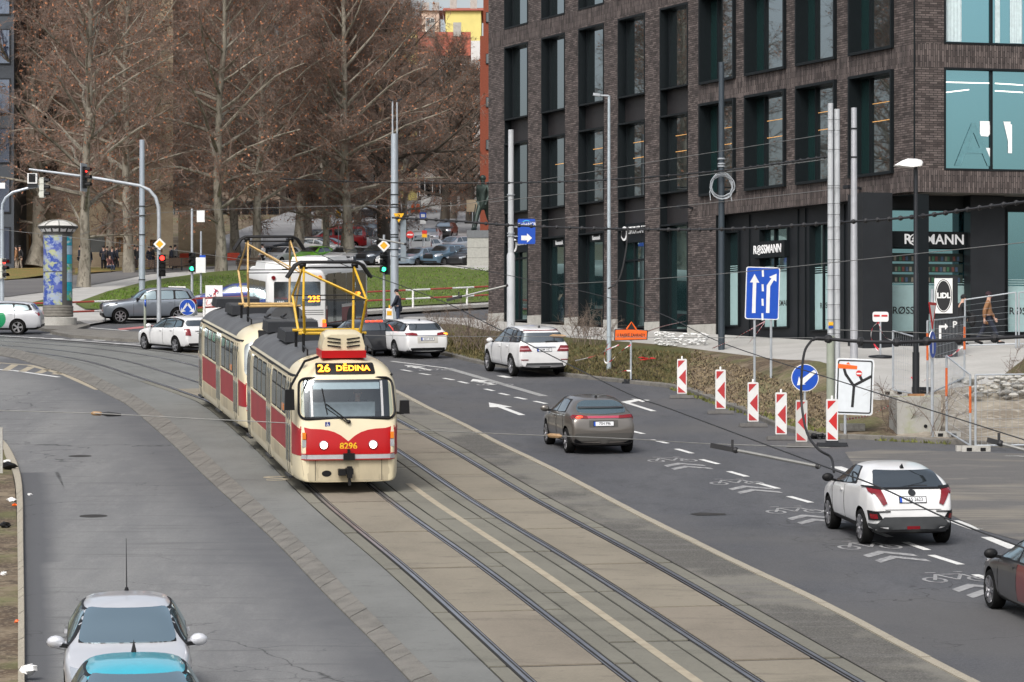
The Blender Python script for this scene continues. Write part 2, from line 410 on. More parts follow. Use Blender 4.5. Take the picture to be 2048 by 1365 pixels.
m_dusty = layered('dusty_asphalt', (.105, .102, .10), [(.25, (.6, 2.0, 1), .47, .6, (.21, .19, .155), .85), (1.1, (.4, 3, 1), .5, .64, (.09, .088, .086), .7), (.8, (.5, 3, 1), .58, .66, (.27, .25, .21), .6), (30, (1, 1, 1), .45, .6, (.16, .15, .14), .4)], .9, .3)

def zt(Y): return K * Y if Y < 240 else K * 240 + .088 * (Y - 240)
mb = MB()
ys = [8, 60, 120, 180, 239, 240, 300, 380, 470, 600, 900]
for a, b in zip(ys, ys[1:]):
    mb.quad((-320, a, zt(a) - .14), (320, a, zt(a) - .14), (320, b, zt(b) - .14), (-320, b, zt(b) - .14))
ground = mb.build('ground', m_soil); ground['kind'] = 'structure'
def sheet(name, pts, dz, mat, parent=None, kind='structure'):
    vs_ = [p if isinstance(p, Vector) else G(*p) for p in pts]
    vs_ = [Vector((v.x, v.y, zt(v.y) + dz)) for v in vs_]
    bm = bmesh.new(); f = bm.faces.new([bm.verts.new(v) for v in vs_]); bm.normal_update()
    if f.normal.z < 0: f.normal_flip()
    if len(vs_) > 4: bmesh.ops.triangulate(bm, faces=[f])
    me = bpy.data.meshes.new(name); bm.to_mesh(me); bm.free(); me.materials.append(mat)
    o = link(name, me, parent)
    if parent is None: o['kind'] = kind
    return o
def V2(x, y): return Vector((x, y, K * y))
road = sheet('road', [V2(-90, 14), V2(60, 14), V2(60, 100), V2(40, 172), V2(-90, 172)], 0, m_asph)
# the lighter, worn carriageway on the left
LK_out = [(-150, 700), (0, 712), (70, 730), (150, 757), (215, 790), (255, 812), (300, 850), (345, 890), (400, 945), (470, 1010), (560, 1095), (650, 1190), (745, 1285), (820, 1365), (900, 1450), (1040, 1600)]
LK_in = [(-150, 690), (0, 699), (75, 715), (150, 738), (215, 770), (270, 798), (325, 836), (375, 880), (432, 935), (505, 1003), (598, 1090), (692, 1187), (790, 1286), (868, 1365), (950, 1450), (1095, 1600)]
RK = [(560, 690), (700, 742), (786, 779), (839, 806), (866, 820), (934, 852), (1000, 887), (1090, 930), (1149, 960), (1286, 1032), (1400, 1088), (1500, 1137), (1600, 1183), (1700, 1233), (1793, 1283), (1950, 1365), (2300, 1545)]
sheet('road', [(-200, 705)] + LK_out[1:] + [(-150, 1600), (10, 1500), (48, 1365), (47, 1100), (45, 985), (30, 925), (0, 880), (-200, 800)], .004, m_asph_l)
sheet('patch_repair', [(520, 1000), (600, 1100), (700, 1205), (850, 1365), (760, 1365), (640, 1240), (500, 1090), (420, 1000), (340, 920), (250, 850), (300, 850), (400, 945)], .008, m_asph_tyre, road) if 0 else None
# tramway ---------------------------------------------------------
ctr = catmull([Vector(p) for p in [(6.6, 18, 0), (4.2, 28, 0), (2.55, 37, 0), (.953, 46.2, 0), (-1.12, 58.3, 0), (-3.355, 70.4, 0), (-5.75, 84.6, 0), (-8.35, 98.6, 0), (-9.7, 103.8, 0), (-12.35, 112.2, 0), (-15.3, 121.2, 0), (-17.9, 126.6, 0), (-21, 131, 0), (-28, 137.5, 0), (-42, 145, 0)]], 14)
arc = [0.]
for a, b in zip(ctr, ctr[1:]): arc.append(arc[-1] + (b - a).length)
def at_arc(l):
    l = max(0, min(arc[-1] - 1e-3, l))
    lo = 0; hi = len(arc) - 1
    while hi - lo > 1:
        m = (lo + hi) // 2
        if arc[m] <= l: lo = m
        else: hi = m
    t = (l - arc[lo]) / (arc[hi] - arc[lo]); p = ctr[lo].lerp(ctr[hi], t)
    i0, i1 = max(0, lo - 3), min(len(ctr) - 1, hi + 3)
    d = (ctr[i1] - ctr[i0]).normalized()
    return p, d, Vector((d.y, -d.x, 0))
def offp(l, o, dz=0.):
    p, d, n = at_arc(l); q = p + n * o
    return Vector((q.x, q.y, K * q.y + dz))
def arc_of_y(y):
    for i, p in enumerate(ctr):
        if p.y >= y: return arc[i]
    return arc[-1]
LMAX = arc[-1]
def strip(mb, o0, o1, l0, l1, dz, mi=0, step=1.2, dz1=None):
    k = max(1, int((l1 - l0) / step)); dz1 = dz if dz1 is None else dz1
    for i in range(k):
        a, b = l0 + (l1 - l0) * i / k, l0 + (l1 - l0) * (i + 1) / k
        mb.quad(offp(a, o0, dz), offp(a, o1, dz1), offp(b, o1, dz1), offp(b, o0, dz), mi)
bed = MB()
l_slab1 = arc_of_y(106)
strip(bed, -1.6, 4.9, 0, LMAX, .03)
tramway = bed.build('tramway', m_joint); tramway['kind'] = 'structure'
lane = MB(); strip(lane, -2.25, -1.12, 0, LMAX, .05)
lane.build('concrete_strip', m_strip, tramway)
# the broad strip between the last slab and the right edging: its outer side follows the edging
RKw = catmull([G(*p) for p in RK], 6)
LKo = catmull([G(*p) for p in LK_out], 6); LKi = catmull([G(*p) for p in LK_in], 6)
def fill_between(name, A, B, dz, mat, parent, n=90):
    def res(Pl):
        L_ = [0.]
        for a, b in zip(Pl, Pl[1:]): L_.append(L_[-1] + (b - a).length)
        out = []; j = 0
        for i in range(n + 1):
            q = L_[-1] * i / n
            while j < len(L_) - 2 and L_[j + 1] < q: j += 1
            t = (q - L_[j]) / max(1e-6, L_[j + 1] - L_[j]); out.append(Pl[j].lerp(Pl[j + 1], t))
        return out
    a, b = res(A), res(B); m_ = MB(); z = Vector((0, 0, dz))
    m_.add([p + z for p in a] + [p + z for p in b], [(i, i + 1, n + 2 + i, n + 1 + i) for i in range(n)])
    return m_.build(name, mat, parent)
ls = [arc_of_y(p.y) for p in RKw if p.y < 138]
fill_between('edge_strip', [p for p in RKw if p.y < 128][::-1], [offp(l, 4.34) for l in np.linspace(arc_of_y(21), arc_of_y(128), 90)], .045, m_edge, tramway)
def res_line(Pl, n):
    L_ = [0.]
    for a, b in zip(Pl, Pl[1:]): L_.append(L_[-1] + (b - a).length)
    out = []; j = 0
    for i in range(n + 1):
        q = L_[-1] * i / n
        while j < len(L_) - 2 and L_[j + 1] < q: j += 1
        out.append(Pl[j].lerp(Pl[j + 1], (q - L_[j]) / max(1e-6, L_[j + 1] - L_[j])))
    return out
def wear_band(Pl, sg, _cols):
  _kp = res_line(Pl, 120); _bm = MB(); _ws = []
  for i, p in enumerate(_kp):
    d = (_kp[min(i + 1, 120)] - _kp[max(i - 1, 0)]).normalized(); nn = Vector((-d.y, d.x, 0)); nn = nn if nn.x * sg > 0 else -nn
    for o_, w_ in _cols:
        q = p + nn * o_ * (1.2 if p.y > 60 else .9); _bm.v.append((q.x, q.y, K * q.y + .006)); _ws.append(w_)
  for i in range(120):
    for j in range(4): a = i * 5 + j; _bm.f.append([a, a + 1, a + 6, a + 5]); _bm.m.append(0)
  _o = _bm.build('worn_band', m_asph_l, road); _ca = _o.data.color_attributes.new('wear', 'FLOAT_COLOR', 'POINT'); _ca.data.foreach_set('color', [q for w_ in _ws for q in (w_, w_, w_, 1)])
wear_band([p for p in LKo if 26 < p.y < 124], -1, ((.0, .95), (.5, .9), (1.2, .6), (2.0, .25), (2.9, 0)))
# gap filler between left kerb and strip
fill_between('kerb_lane_edge', [p for p in LKi if p.y < 128][::-1], [offp(l, -2.2) for l in np.linspace(arc_of_y(21), arc_of_y(128), 90)], .046, m_strip, tramway)
# slabs, one object each
rnd = random.Random(3)
cols = [(-1.085, -.815, 1), (-.63, .63, 0), (.815, 1.105, 1), (1.15, 2.10, 1), (2.145, 2.42, 1), (2.615, 3.83, 0), (4.03, 4.30, 1)]
for ci, (o0, o1, mi) in enumerate(cols):
    l = arc_of_y(24) + (2.1 if ci in (3, 4) else 0); i = 0
    while l < l_slab1:
        l2 = l + 5.85
        sb = MB(); g = .08; dz = .05 + rnd.uniform(-.004, .004); k = 4
        for j in range(k):
            a, b = lerp(l + g, l2 - g, j / k), lerp(l + g, l2 - g, (j + 1) / k)
            sb.quad(offp(a, o0, dz), offp(a, o1, dz), offp(b, o1, dz), offp(b, o0, dz))
        for oo in (o0, o1):
            sb.quad(offp(l + g, oo, .02), offp(l + g, oo, dz), offp(l2 - g, oo, dz), offp(l2 - g, oo, .02))
        sb.quad(offp(l + g, o0, .02), offp(l + g, o1, .02), offp(l + g, o1, dz), offp(l + g, o0, dz))
        mm = m_slab[2 if (mi == 0 and rnd.random() < .4) else mi]
        sb.build('concrete_slab', mm, tramway)
        l = l2; i += 1
far = MB(); strip(far, -1.1, 4.3, l_slab1, LMAX, .049); far.build('track_paving', m_strip, tramway)
for o in (-.7175, .7175, 2.5025, 3.9375):
    s = 1 if o in (-.7175, 2.5025) else -1
    rb = MB(); z0 = .054
    def rs(a, b, dz, mi): strip(rb, min(o + a * s, o + b * s), max(o + a * s, o + b * s), 0, LMAX, dz, mi, 1.0)
    rs(-.085, -.05, .0525, 1); rs(-.05, .012, z0 + .004, 0); rs(.012, .05, .051, 1); rs(.05, .07, z0, 0); rs(.07, .088, .0525, 1)
    rb.build('rail', [m_rail, m_joint], tramway)
cl = MB(); strip(cl, 1.56, 1.72, arc_of_y(24), arc_of_y(74), .057)
cl.build('centre_line', m_painty, tramway)
cl = MB(); strip(cl, 4.95, 5.1, arc_of_y(104), LMAX, .057); cl.build('edge_line', m_paintw, tramway)
# kerb stones
def kerb_stones(name, A, B, za, zb, ln, mat, parent, jit=.004, seed=1, zlow=-.05, y0=24, y1=150):
    r = random.Random(seed)
    def cum(Pl):
        L_ = [0.]
        for a, b in zip(Pl, Pl[1:]): L_.append(L_[-1] + (b - a).length)
        return L_
    La, Lb = cum(A), cum(B)
    def at(Pl, L_, t):
        q = t * L_[-1]; j = 0
        while j < len(L_) - 2 and L_[j + 1] < q: j += 1
        u = (q - L_[j]) / max(1e-6, L_[j + 1] - L_[j]); return Pl[j].lerp(Pl[j + 1], u)
    n = max(1, int(La[-1] / ln)); g = .012 / ln
    for i in range(n):
        t0, t1 = (i + g) / n, (i + 1 - g) / n
        a0, a1, b0, b1 = at(A, La, t0), at(A, La, t1), at(B, Lb, t0), at(B, Lb, t1)
        if a0.y < y0 or a0.y > y1: continue
        j = r.uniform(-jit, jit); up = Vector((0, 0, 1)); c = .02
        lo = [p + up * zlow for p in (a0, a1, b1, b0)]
        hi = [a0 + up * (za + j - c), a1 + up * (za + j - c), b1 + up * (zb + j), b0 + up * (zb + j)]
        ia0, ia1 = a0.lerp(b0, .1) + up * (za + j), a1.lerp(b1, .1) + up * (za + j)
        m_ = MB()
        m_.add(lo + hi + [ia0, ia1], [(0, 1, 5, 4), (4, 5, 9, 8), (8, 9, 6, 7), (3, 7, 6, 2), (0, 4, 8, 7, 3), (1, 2, 6, 9, 5)])
        m_.build(name, mat, parent)
kerb_stones('kerb_stone', LKo, LKi, .05, .10, .95, m_kerb, tramway, seed=2, y1=131)
RKi = [p + Vector((-.2, -.12, 0)) for p in RKw]
kerb_stones('edging_stone', RKw, RKi, .055, .06, 1.0, m_kerb_p, tramway, .004, seed=4, y1=128)
gut = [p + Vector((.22, .10, 0)) for p in RKw]
# pavement kerb of the bank on the right
BK = [(770, 690), (830, 700), (900, 714), (960, 729), (1050, 742), (1140, 755), (1270, 769), (1340, 777), (1378, 787), (1454, 815), (1499, 832), (1547, 853), (1590, 868), (1640, 876), (1686, 878), (1760, 881), (1858, 886), (1950, 892), (2080, 900), (2500, 930)]
BKw = catmull([G(*p) for p in BK], 6)
BKi = []
for i, p in enumerate(BKw):
    d = (BKw[min(i + 1, len(BKw) - 1)] - BKw[max(i - 1, 0)]).normalized(); nn = Vector((-d.y, d.x, 0))
    if nn.y < 0: nn = -nn
    BKi.append(p + nn * .25 * 1.0)
kerb_stones('kerb_stone', BKw, BKi, .13, .135, 1.0, m_kerb, road, .006, seed=5, y1=160)
# terrace and bank up to the building
CX, CY = 14.09, 112.3
def fac(t): return Vector((CX - .395 * t, CY + .918 * t, 8.9 + .0425 * t))
def rgt(u): return Vector((CX + .969 * u, CY + .248 * u, 8.93 + min(.4, .075 * u)))
rows = [((770, 690), G(770, 634), .8), ((830, 700), G(850, 634), .6), ((900, 714), G(930, 636), .45), ((960, 729), fac(39), .5), ((1050, 742), fac(35), .53), ((1140, 755), fac(30), .56), ((1270, 769), fac(25), .57), ((1340, 777), fac(20), .6),
        ((1454, 815), fac(15), .62), ((1547, 853), fac(10), .56), ((1620, 873), fac(5), .45), ((1686, 878), fac(0), .28), ((1770, 882), rgt(2), .30), ((1858, 886), rgt(4.5), .36), ((1990, 895), rgt(10), .46), ((2150, 905), rgt(20), .46), ((2500, 930), rgt(35), .46)]
gv = []; NV = 16
for px, Fp, vp in rows:
    Kp = G(*px) + Vector((.08, .2, 0)); line = []
    zp = lerp(zt(Kp.y) + .13, Fp.z, .68 if vp > .461 or vp == .45 else vp * 1.25)     # height at the pavement edge
    for i in range(NV + 1):
        v = (i / 8 * vp) if i <= 8 else vp + (1 - vp) * (i - 8) / (NV - 8)
        p = Kp.lerp(Fp, v)
        if v <= vp:
            q = v / vp; q = q * q * (3 - 2 * q) * .6 + q * .4
            z = lerp(zt(Kp.y) + .12, zp, q)
        else: z = lerp(zp, Fp.z, (v - vp) / (1 - vp))
        line.append(Vector((p.x, p.y, z)))
    gv.append(line)
def dense(gv, sub=5):
    cols_ = [catmull([r[j] for r in gv], sub) for j in range(NV + 1)]
    return [[cols_[j][i] for j in range(NV + 1)] for i in range(len(cols_[0]))]
gd = dense(gv)
rb = random.Random(11)
for i, line in enumerate(gd):
    for j in range(1, 8): line[j].z += rb.uniform(-.05, .06)
def grid_part(name, mat, i0, i1, j0, j1):
    m_ = MB(); idx = {}
    vs_, fs = [], []
    for i in range(i0, i1 + 1):
        for j in range(j0, j1 + 1): idx[i, j] = len(vs_); vs_.append(gd[i][j])
    for i in range(i0, i1):
        for j in range(j0, j1): fs.append((idx[i, j], idx[i + 1, j], idx[i + 1, j + 1], idx[i, j + 1]))
    m_.add(vs_, fs); o = m_.build(name, mat, smooth=True); o['kind'] = 'structure'; return o
nI = len(gd) - 1
grid_part('grass_bank', m_bank, 0, 37, 0, 8)
grid_part('bare_soil', m_soil, 37, 61, 0, 8)
grid_part('gravel_ground', m_sand, 61, nI, 0, 8)
grid_part('pavement', m_pave, 0, 66, 8, NV); grid_part('pavement', m_pave, 66, nI, 13, NV); grid_part('planting_bed', m_bank, 66, nI, 8, 13)
_tv, _tf = [], []
for i in range(nI + 1):
    for j in range(NV + 1): _tv.append(gd[i][j])
for i in range(nI):
    for j in range(NV): a = i * (NV + 1) + j; _tf.append((a, a + NV + 1, a + NV + 2, a + 1))
o0 = len(_tv)
for a, b in zip(ys, ys[1:]):
    k = len(_tv); _tv += [Vector((-320, a, zt(a))), Vector((320, a, zt(a))), Vector((320, b, zt(b))), Vector((-320, b, zt(b)))]; _tf.append((k, k + 1, k + 2, k + 3))
TB = BVHTree.FromPolygons(_tv, _tf)
def on(px, py):
    "point of the ground seen at a photo pixel"
    d = Vector(((px - 1024) / F, 1, (775 - py) / F)).normalized()
    h = TB.ray_cast(Vector((0, 0, ZC)), d, 1500)
    return h[0]
def drop(x, y):
    h = TB.ray_cast(Vector((x, y, 80)), Vector((0, 0, -1))); return h[0]
# park, paths, left pavement
sheet('pavement', [(-300, 640), (-300, 590), (0, 566), (420, 536), (560, 531), (1000, 527), (1000, 611), (690, 629), (420, 650), (240, 642), (120, 664), (40, 655), (-100, 655)], .10, m_pave)
sheet('lawn', [(150, 612), (215, 588), (300, 566), (420, 549), (520, 541), (760, 539), (992, 537), (992, 608), (690, 625), (560, 632), (400, 630), (170, 624)], .16, m_grass)
sheet('kerb', [(640, 632), (690, 630), (992, 612), (992, 618), (690, 637), (640, 640)], .12, m_kerb)
sheet('path', [(-200, 620), (0, 600), (160, 579), (300, 552), (430, 541), (430, 537), (260, 545), (90, 560), (-200, 578)], .13, m_asph_d)
sheet('lawn', [(-200, 572), (0, 566), (40, 563), (90, 556), (90, 541), (-200, 545)], .19, m_grass_l)
sheet('lawn', [(150, 553), (250, 546), (300, 543), (300, 539), (150, 541)], .19, m_grass_l)
sheet('lawn', [(20, 613), (60, 612), (95, 603), (95, 617), (50, 618)], .16, m_grass)
sheet('car_park', [(430, 535), (1010, 535), (1010, 470), (960, 440), (930, 415), (840, 415), (790, 440), (600, 460), (430, 500)], .12, layered('car_park_asphalt', (.24, .24, .245), [(.3, (1, 1, 1), .42, .6, (.19, .19, .195), .8), (2, (1, 1, 1), .5, .65, (.29, .29, .285), .5)], .85, 0))
def P_far(px, py): 
    return on(px, py)
# crossing islands at the left
isl = [(100, 668), (130, 662), (240, 668), (330, 672), (410, 680), (410, 690), (250, 684), (140, 676)]
isl2 = [(90, 664), (60, 655), (88, 645), (160, 648), (180, 655), (150, 664)]
for pl in (isl, isl2):
    m_ = MB(); vs_ = [G(*p) for p in pl]; k = len(vs_)
    m_.add([v + Vector((0, 0, .13)) for v in vs_] + [v for v in vs_], [tuple(range(k))] + [(i, i + k, (i + 1) % k + k, (i + 1) % k) for i in range(k)])
    o = m_.build('traffic_island', m_kerb); o['kind'] = 'structure'
# left dirt verge with its kerb
vg = [(-200, 830), (0, 866), (15, 900), (30, 940), (37, 985), (38, 1100), (38, 1365), (20, 1600), (-300, 1700)]
sheet('verge', [(-200, 868), (0, 895), (18, 919), (30, 985), (36, 1100), (38, 1365), (0, 1600), (-300, 1700)], .10, m_soil)
VKo = catmull([G(*p) for p in [(-60, 850), (0, 884), (20, 905), (36, 940), (45, 985), (47, 1100), (49, 1230), (50, 1365), (50, 1500)]], 6)
VKi = catmull([G(*p) for p in [(-60, 862), (0, 900), (10, 920), (24, 950), (32, 988), (35, 1100), (36, 1230), (36, 1365), (36, 1500)]], 6)
kerb_stones('kerb_stone', VKo, VKi, .13, .13, 1.0, m_kerb_p, road, seed=8)
wear_band([p for p in VKo if 36 < p.y < 78], 1, ((.0, 1), (.28, 1.1), (.46, .8), (.62, .35), (.8, 0)))
sheet('road', [(1690, 905), (1760, 900), (2048, 908), (2500, 935), (2900, 1300), (2300, 1170), (2048, 1085), (1960, 1060), (1880, 1020), (1720, 950)], .008, m_dusty)
# ---- painted markings
def mark(pts, mat=m_paintw, name='lane_dash', dz=.008):
    return sheet(name, pts, dz, mat, road)
def dash(px, py, ln=1.0, wd=.13, yaw=.17, mat=m_paintw, name='lane_dash', dz=.008):
    c = G(px, py); d = Vector((-math.sin(yaw), math.cos(yaw), 0)); n = Vector((d.y, -d.x, 0))
    return sheet(name, [c - d * ln / 2 - n * wd / 2, c - d * ln / 2 + n * wd / 2, c + d * ln / 2 + n * wd / 2, c + d * ln / 2 - n * wd / 2], dz, mat, road)
def dash2(a, b, wd, mat=m_paintw, name='lane_dash', dz=.008):
    a, b = G(*a), G(*b); d = (b - a); d.z = 0; d.normalize(); n = Vector((d.y, -d.x, 0)) * wd / 2
    return sheet(name, [a - n, a + n, b + n, b - n], dz, mat, road)
for x0, y0, x1, y1 in [(803, 740, 823, 743.5), (840, 747.5, 860, 750.5), (887, 757, 907, 760.5), (918, 763.5, 936, 767.5), (970, 778.5, 987, 782.5), (999, 787, 1017, 791), (1031, 795, 1052, 799.5), (1069, 803, 1092, 808), (1106, 817, 1128, 822),
                       (1262, 862.5, 1287, 868.5), (1303, 880, 1335, 887.5), (1353, 898.5, 1384, 907.5), (1402, 919.5, 1437, 929), (1457, 943.5, 1494, 954), (1516, 967, 1556, 978), (1578, 993.5, 1622, 1006), (1646, 1022, 1690, 1036), (1740, 1060, 1780, 1075), (1810, 1085, 1855, 1101), (1862, 1111, 1922, 1130), (1950, 1150, 2010, 1170), (2040, 1190, 2110, 1213)]:
    dash2((x0, y0), (x1, y1), .16)
dash2((782, 723), (895, 737), .14, name='lane_line'); dash2((895, 737), (1088, 793), .30, m_paintf, 'lane_line')
for a, b in [((815, 731), (838, 737)), ((955, 764), (982, 767)), ((1000, 752), (1018, 756)), ((1905, 1042), (1955, 1060)), ((1975, 1075), (2030, 1098)), ((1672, 934), (1700, 944)), ((2010, 912), (2060, 914))]:
    dash2(a, b, .28)
def arrow(px, py, ln, yaw, turn=0, sc=1.):
    c = G(px, py); d = Vector((-math.sin(yaw), math.cos(yaw), 0)); n = Vector((d.y, -d.x, 0))
    def q(x, y): return c + n * x * sc + d * y
    if turn: pl = [(-.09, -ln / 2), (.09, -ln / 2), (.09, ln * .25), (.55, ln * .42), (.55, ln * .3), (1.0, ln * .48), (.55, ln * .64), (.55, ln * .54), (-.09, ln * .36)]
    else: pl = [(-.1, -ln / 2), (.1, -ln / 2), (.1, ln * .12), (.36, ln * .12), (0, ln / 2), (-.36, ln * .12), (-.1, ln * .12)]
    sheet('road_arrow', [q(x, y) for x, y in pl], .008, m_paintw, road)
arrow(1010, 818, 5.2, .20); arrow(1272, 812, 4.6, .20, 1)
arrow(838, 736, 3, .3); arrow(966, 764.5, 3, .25)
m_paintb = layered('road_paint_worn', (.37, .37, .37), [(9, (1, 1, 1), .40, .56, (.12, .12, .125), .75), (1.2, (1, 1, 1), .42, .6, (.3, .3, .3), .7)], .75, 0)
def bike(px, py, yaw=.17, mat=m_paintb, chev=True):
    "sharrow: a bicycle with two chevrons"
    c = G(px, py); d = Vector((-math.sin(yaw), math.cos(yaw), 0)); n = Vector((d.y, -d.x, 0)); m_ = MB()
    def q(x, y):
        p = c + n * x + d * y; return Vector((p.x, p.y, K * p.y + .008))
    for cx in (-.42, .42):
        k = 18
        for i in range(k):
            a, b = 2 * math.pi * i / k, 2 * math.pi * (i + 1) / k
            m_.quad(q(cx + .22 * math.cos(a), .36 * math.sin(a)), q(cx + .22 * math.cos(b), .36 * math.sin(b)), q(cx + .15 * math.cos(b), .28 * math.sin(b)), q(cx + .15 * math.cos(a), .28 * math.sin(a)))
    def ln(a, b, wd=.07):
        a, b = Vector((*a, 0)), Vector((*b, 0)); e = (b - a).normalized(); f = Vector((-e.y, e.x, 0)) * wd / 2
        m_.quad(*[q(v.x, v.y) for v in (a - f, a + f, b + f, b - f)])
    ln((-.42, 0), (-.18, .75)); ln((-.18, .75), (.3, .75)); ln((.3, .75), (.42, 0)); ln((-.18, .75), (.02, 0)); ln((.02, 0), (.3, .75)); ln((.25, 1.05), (.42, 1.05)); ln((-.3, 1.0), (-.1, 1.0))
    if chev:
        for y in (-1.5, -2.3):
            for s in (-1, 1):
                m_.quad(q(0, y + .5), q(0, y + .9), q(s * .5, y + .25), q(s * .5, y - .15))
    return m_.build('bicycle_symbol', mat, road)
bike(1345, 922); bike(1473, 967); bike(1590, 1024); bike(1740, 1095); bike(1915, 1160); bike(872, 741, .3, m_paintb, False); bike(990, 770, .25, m_paintb, False)
# hatched nose at the far left, island lines and crossings
dash2((-60, 722), (60, 731), .22, m_painty, 'hatch_line'); dash2((60, 731), (135, 752), .25, m_painty, 'hatch_line'); dash2((135, 752), (198, 780), .3, m_painty, 'hatch_line')
dash2((-60, 735), (30, 742), .2, m_paintw, 'hatch_line'); dash2((30, 742), (118, 755), .18, m_paintw, 'hatch_line')
for i in range(5):
    x = -30 + i * 33; mark([(x, 739 + i * 2.5), (x + 14, 740 + i * 2.5), (x + 34, 726 + i * 4.6), (x + 20, 725 + i * 4.4)], m_painty, 'hatch_line')
dash2((0, 681), (305, 697), .16, m_paintw, 'stop_line'); dash2((190, 690), (305, 686), .2, m_paintw, 'stop_line')
for i in range(7): dash2((60 + i * 42, 676 + i * 1.6), (86 + i * 42, 676.6 + i * 1.6), .3, m_paintw, 'crossing_stripe')
for i in range(5): dash2((52 + i * 30, 668 + i * .5), (76 + i * 30, 668.4 + i * .5), .3, m_paintw, 'crossing_stripe')
dash2((180, 656), (255, 662), .2, m_paintw, 'lane_line'); mark([(235, 658), (310, 651), (322, 654), (240, 661)], m_paintr, 'red_lane', .012)
for y0, a, b in [(700, 40, 110), (703, 120, 180)]: dash2((a, y0), (b, y0 + 2), .3, m_paintf, 'crossing_stripe')
# the letter painted on the tram lane
lt = text_mesh('S', 1.5, .002); lt.materials.clear(); lt.materials.append(m_paintf if 0 else m_painty)
o = link('lane_letter', lt, tramway); o.matrix_world = plane_mtx(G(553, 962, .055), .2)
for px, py, r in [(560, 913, .3), (187, 1033, .3), (160, 913, .3)]:
    c = G(px, py, .01); m_ = MB(); m_.prism(circ(r, 16), c, (1, 0, 0), (0, 1, K), .01); m_.build('manhole_cover', m_joint, road)
mark([(1380, 1029), (1400, 1026), (1450, 1028), (1452, 1031), (1395, 1032)], m_joint, 'tar_patch', .01)
# ------------------------------------------------------------------ the brick office building
def brick_mat(name, soldier=False):
    m = bpy.data.materials.new(name); m.use_nodes = True
    n = m.node_tree.nodes; L = m.node_tree.links; b = n['Principled BSDF']; b.inputs['Roughness'].default_value = .85
    tc = n.new('ShaderNodeTexCoord'); sp = n.new('ShaderNodeSeparateXYZ'); L.new(tc.outputs['Object'], sp.inputs[0])
    ad = n.new('ShaderNodeMath'); ad.operation = 'ADD'; L.new(sp.outputs[0], ad.inputs[0]); L.new(sp.outputs[1], ad.inputs[1])
    cb = n.new('ShaderNodeCombineXYZ')
    if soldier: L.new(sp.outputs[2], cb.inputs[0]); L.new(ad.outputs[0], cb.inputs[1])
    else: L.new(ad.outputs[0], cb.inputs[0]); L.new(sp.outputs[2], cb.inputs[1])
    br = n.new('ShaderNodeTexBrick'); L.new(cb.outputs[0], br.inputs['Vector'])
    br.inputs['Scale'].default_value = 1; br.inputs['Brick Width'].default_value = .30 if not soldier else .42; br.inputs['Row Height'].default_value = .082
    br.inputs['Mortar Size'].default_value = .012; br.inputs['Mortar Smooth'].default_value = .2; br.inputs['Bias'].default_value = -.05
    br.inputs['Color1'].default_value = (.150, .126, .120, 1); br.inputs['Color2'].default_value = (.045, .035, .034, 1)
    br.inputs['Mortar'].default_value = (.03, .026, .024, 1)
    nz = n.new('ShaderNodeTexNoise'); nz.inputs['Scale'].default_value = 2.2; nz.inputs['Detail'].default_value = 8; L.new(tc.outputs['Object'], nz.inputs['Vector'])
    mx = n.new('ShaderNodeMix'); mx.data_type = 'RGBA'; mx.blend_type = 'MULTIPLY'; mx.inputs['Factor'].default_value = .62
    rp = n.new('ShaderNodeValToRGB'); rp.color_ramp.elements[0].color = (.46, .43, .43, 1); rp.color_ramp.elements[1].color = (1.3, 1.22, 1.18, 1); rp.color_ramp.elements[0].position = .35; rp.color_ramp.elements[1].position = .65
    L.new(nz.outputs['Fac'], rp.inputs[0]); L.new(br.outputs['Color'], mx.inputs['A']); L.new(rp.outputs[0], mx.inputs['B']); L.new(mx.outputs['Result'], b.inputs['Base Color'])
    bp = n.new('ShaderNodeBump'); bp.inputs['Strength'].default_value = .8; bp.inputs['Distance'].default_value = .03; L.new(br.outputs['Fac'], bp.inputs['Height']); bp.invert = True
    L.new(bp.outputs[0], b.inputs['Normal'])
    MATS[name] = m; return m
m_brick, m_sold = brick_mat('clinker_brick'), brick_mat('clinker_brick_upright', True)
m_frame = M('window_frame', (.007, .010, .012), .5, 0, var=.1, spec=.25)
m_clad = M('dark_cladding', (.015, .017, .020), .5, 0, var=.15, scale=1.5, spec=.3)
m_spand = M('spandrel_panel', (.028, .026, .028), .4, .2, var=.15)
m_gl_f = glass_mat('glass_street_side', (.74, .83, .88), .5, (.008, .014, .014), .015)
m_gl_t = glass_mat('glass_teal', (.36, .53, .54), .36, (.01, .035, .034), .03)
m_gl_r = glass_mat('glass_sky_side', (.42, .80, .90), .68, (.02, .07, .085), .02)
m_gl_s = glass_mat('glass_shop', (.55, .8, .8), .36, (.012, .03, .032), .02)
m_frost = M('frosted_film', (.36, .52, .52), .45, var=.05)
m_soffit = M('soffit', (.20, .18, .16), .7, var=.1)
m_ltext = M('sign_lettering', (.8, .8, .8), .4, var=0, emit=.15)
bld = thing('office_building', 'dark brick office block with tall black framed windows and a drugstore at street level', 'building', (CX, CY, 0))
AF = Matrix(((.395, .918, 0), (-.918, .395, 0), (0, 0, 1))).to_4x4()
AF = Matrix(((.39526, .91857, 0, 0), (-.91857, .39526, 0, 0), (0, 0, 1, 0), (0, 0, 0, 1)))
AR = Matrix(((.96877, -.24794, 0, 0), (.24794, .96877, 0, 0), (0, 0, 1, 0), (0, 0, 0, 1)))
def lx(A, px, depth=0.):
    "local x along a facade seen at photo column px, at a depth behind its face"
    r = (px - 1024) / F
    ux, uy = A[0][0], A[1][0]; bx, by = CX + A[0][1] * depth, CY + A[1][1] * depth
    return (r * by - bx) / (ux - r * uy)
def bpart(name, mb, mats, A, parent=None, **kw):
    o = mb.build(name, mats, parent or bld, **kw)
    if parent is None: o.matrix_local = A
    return o
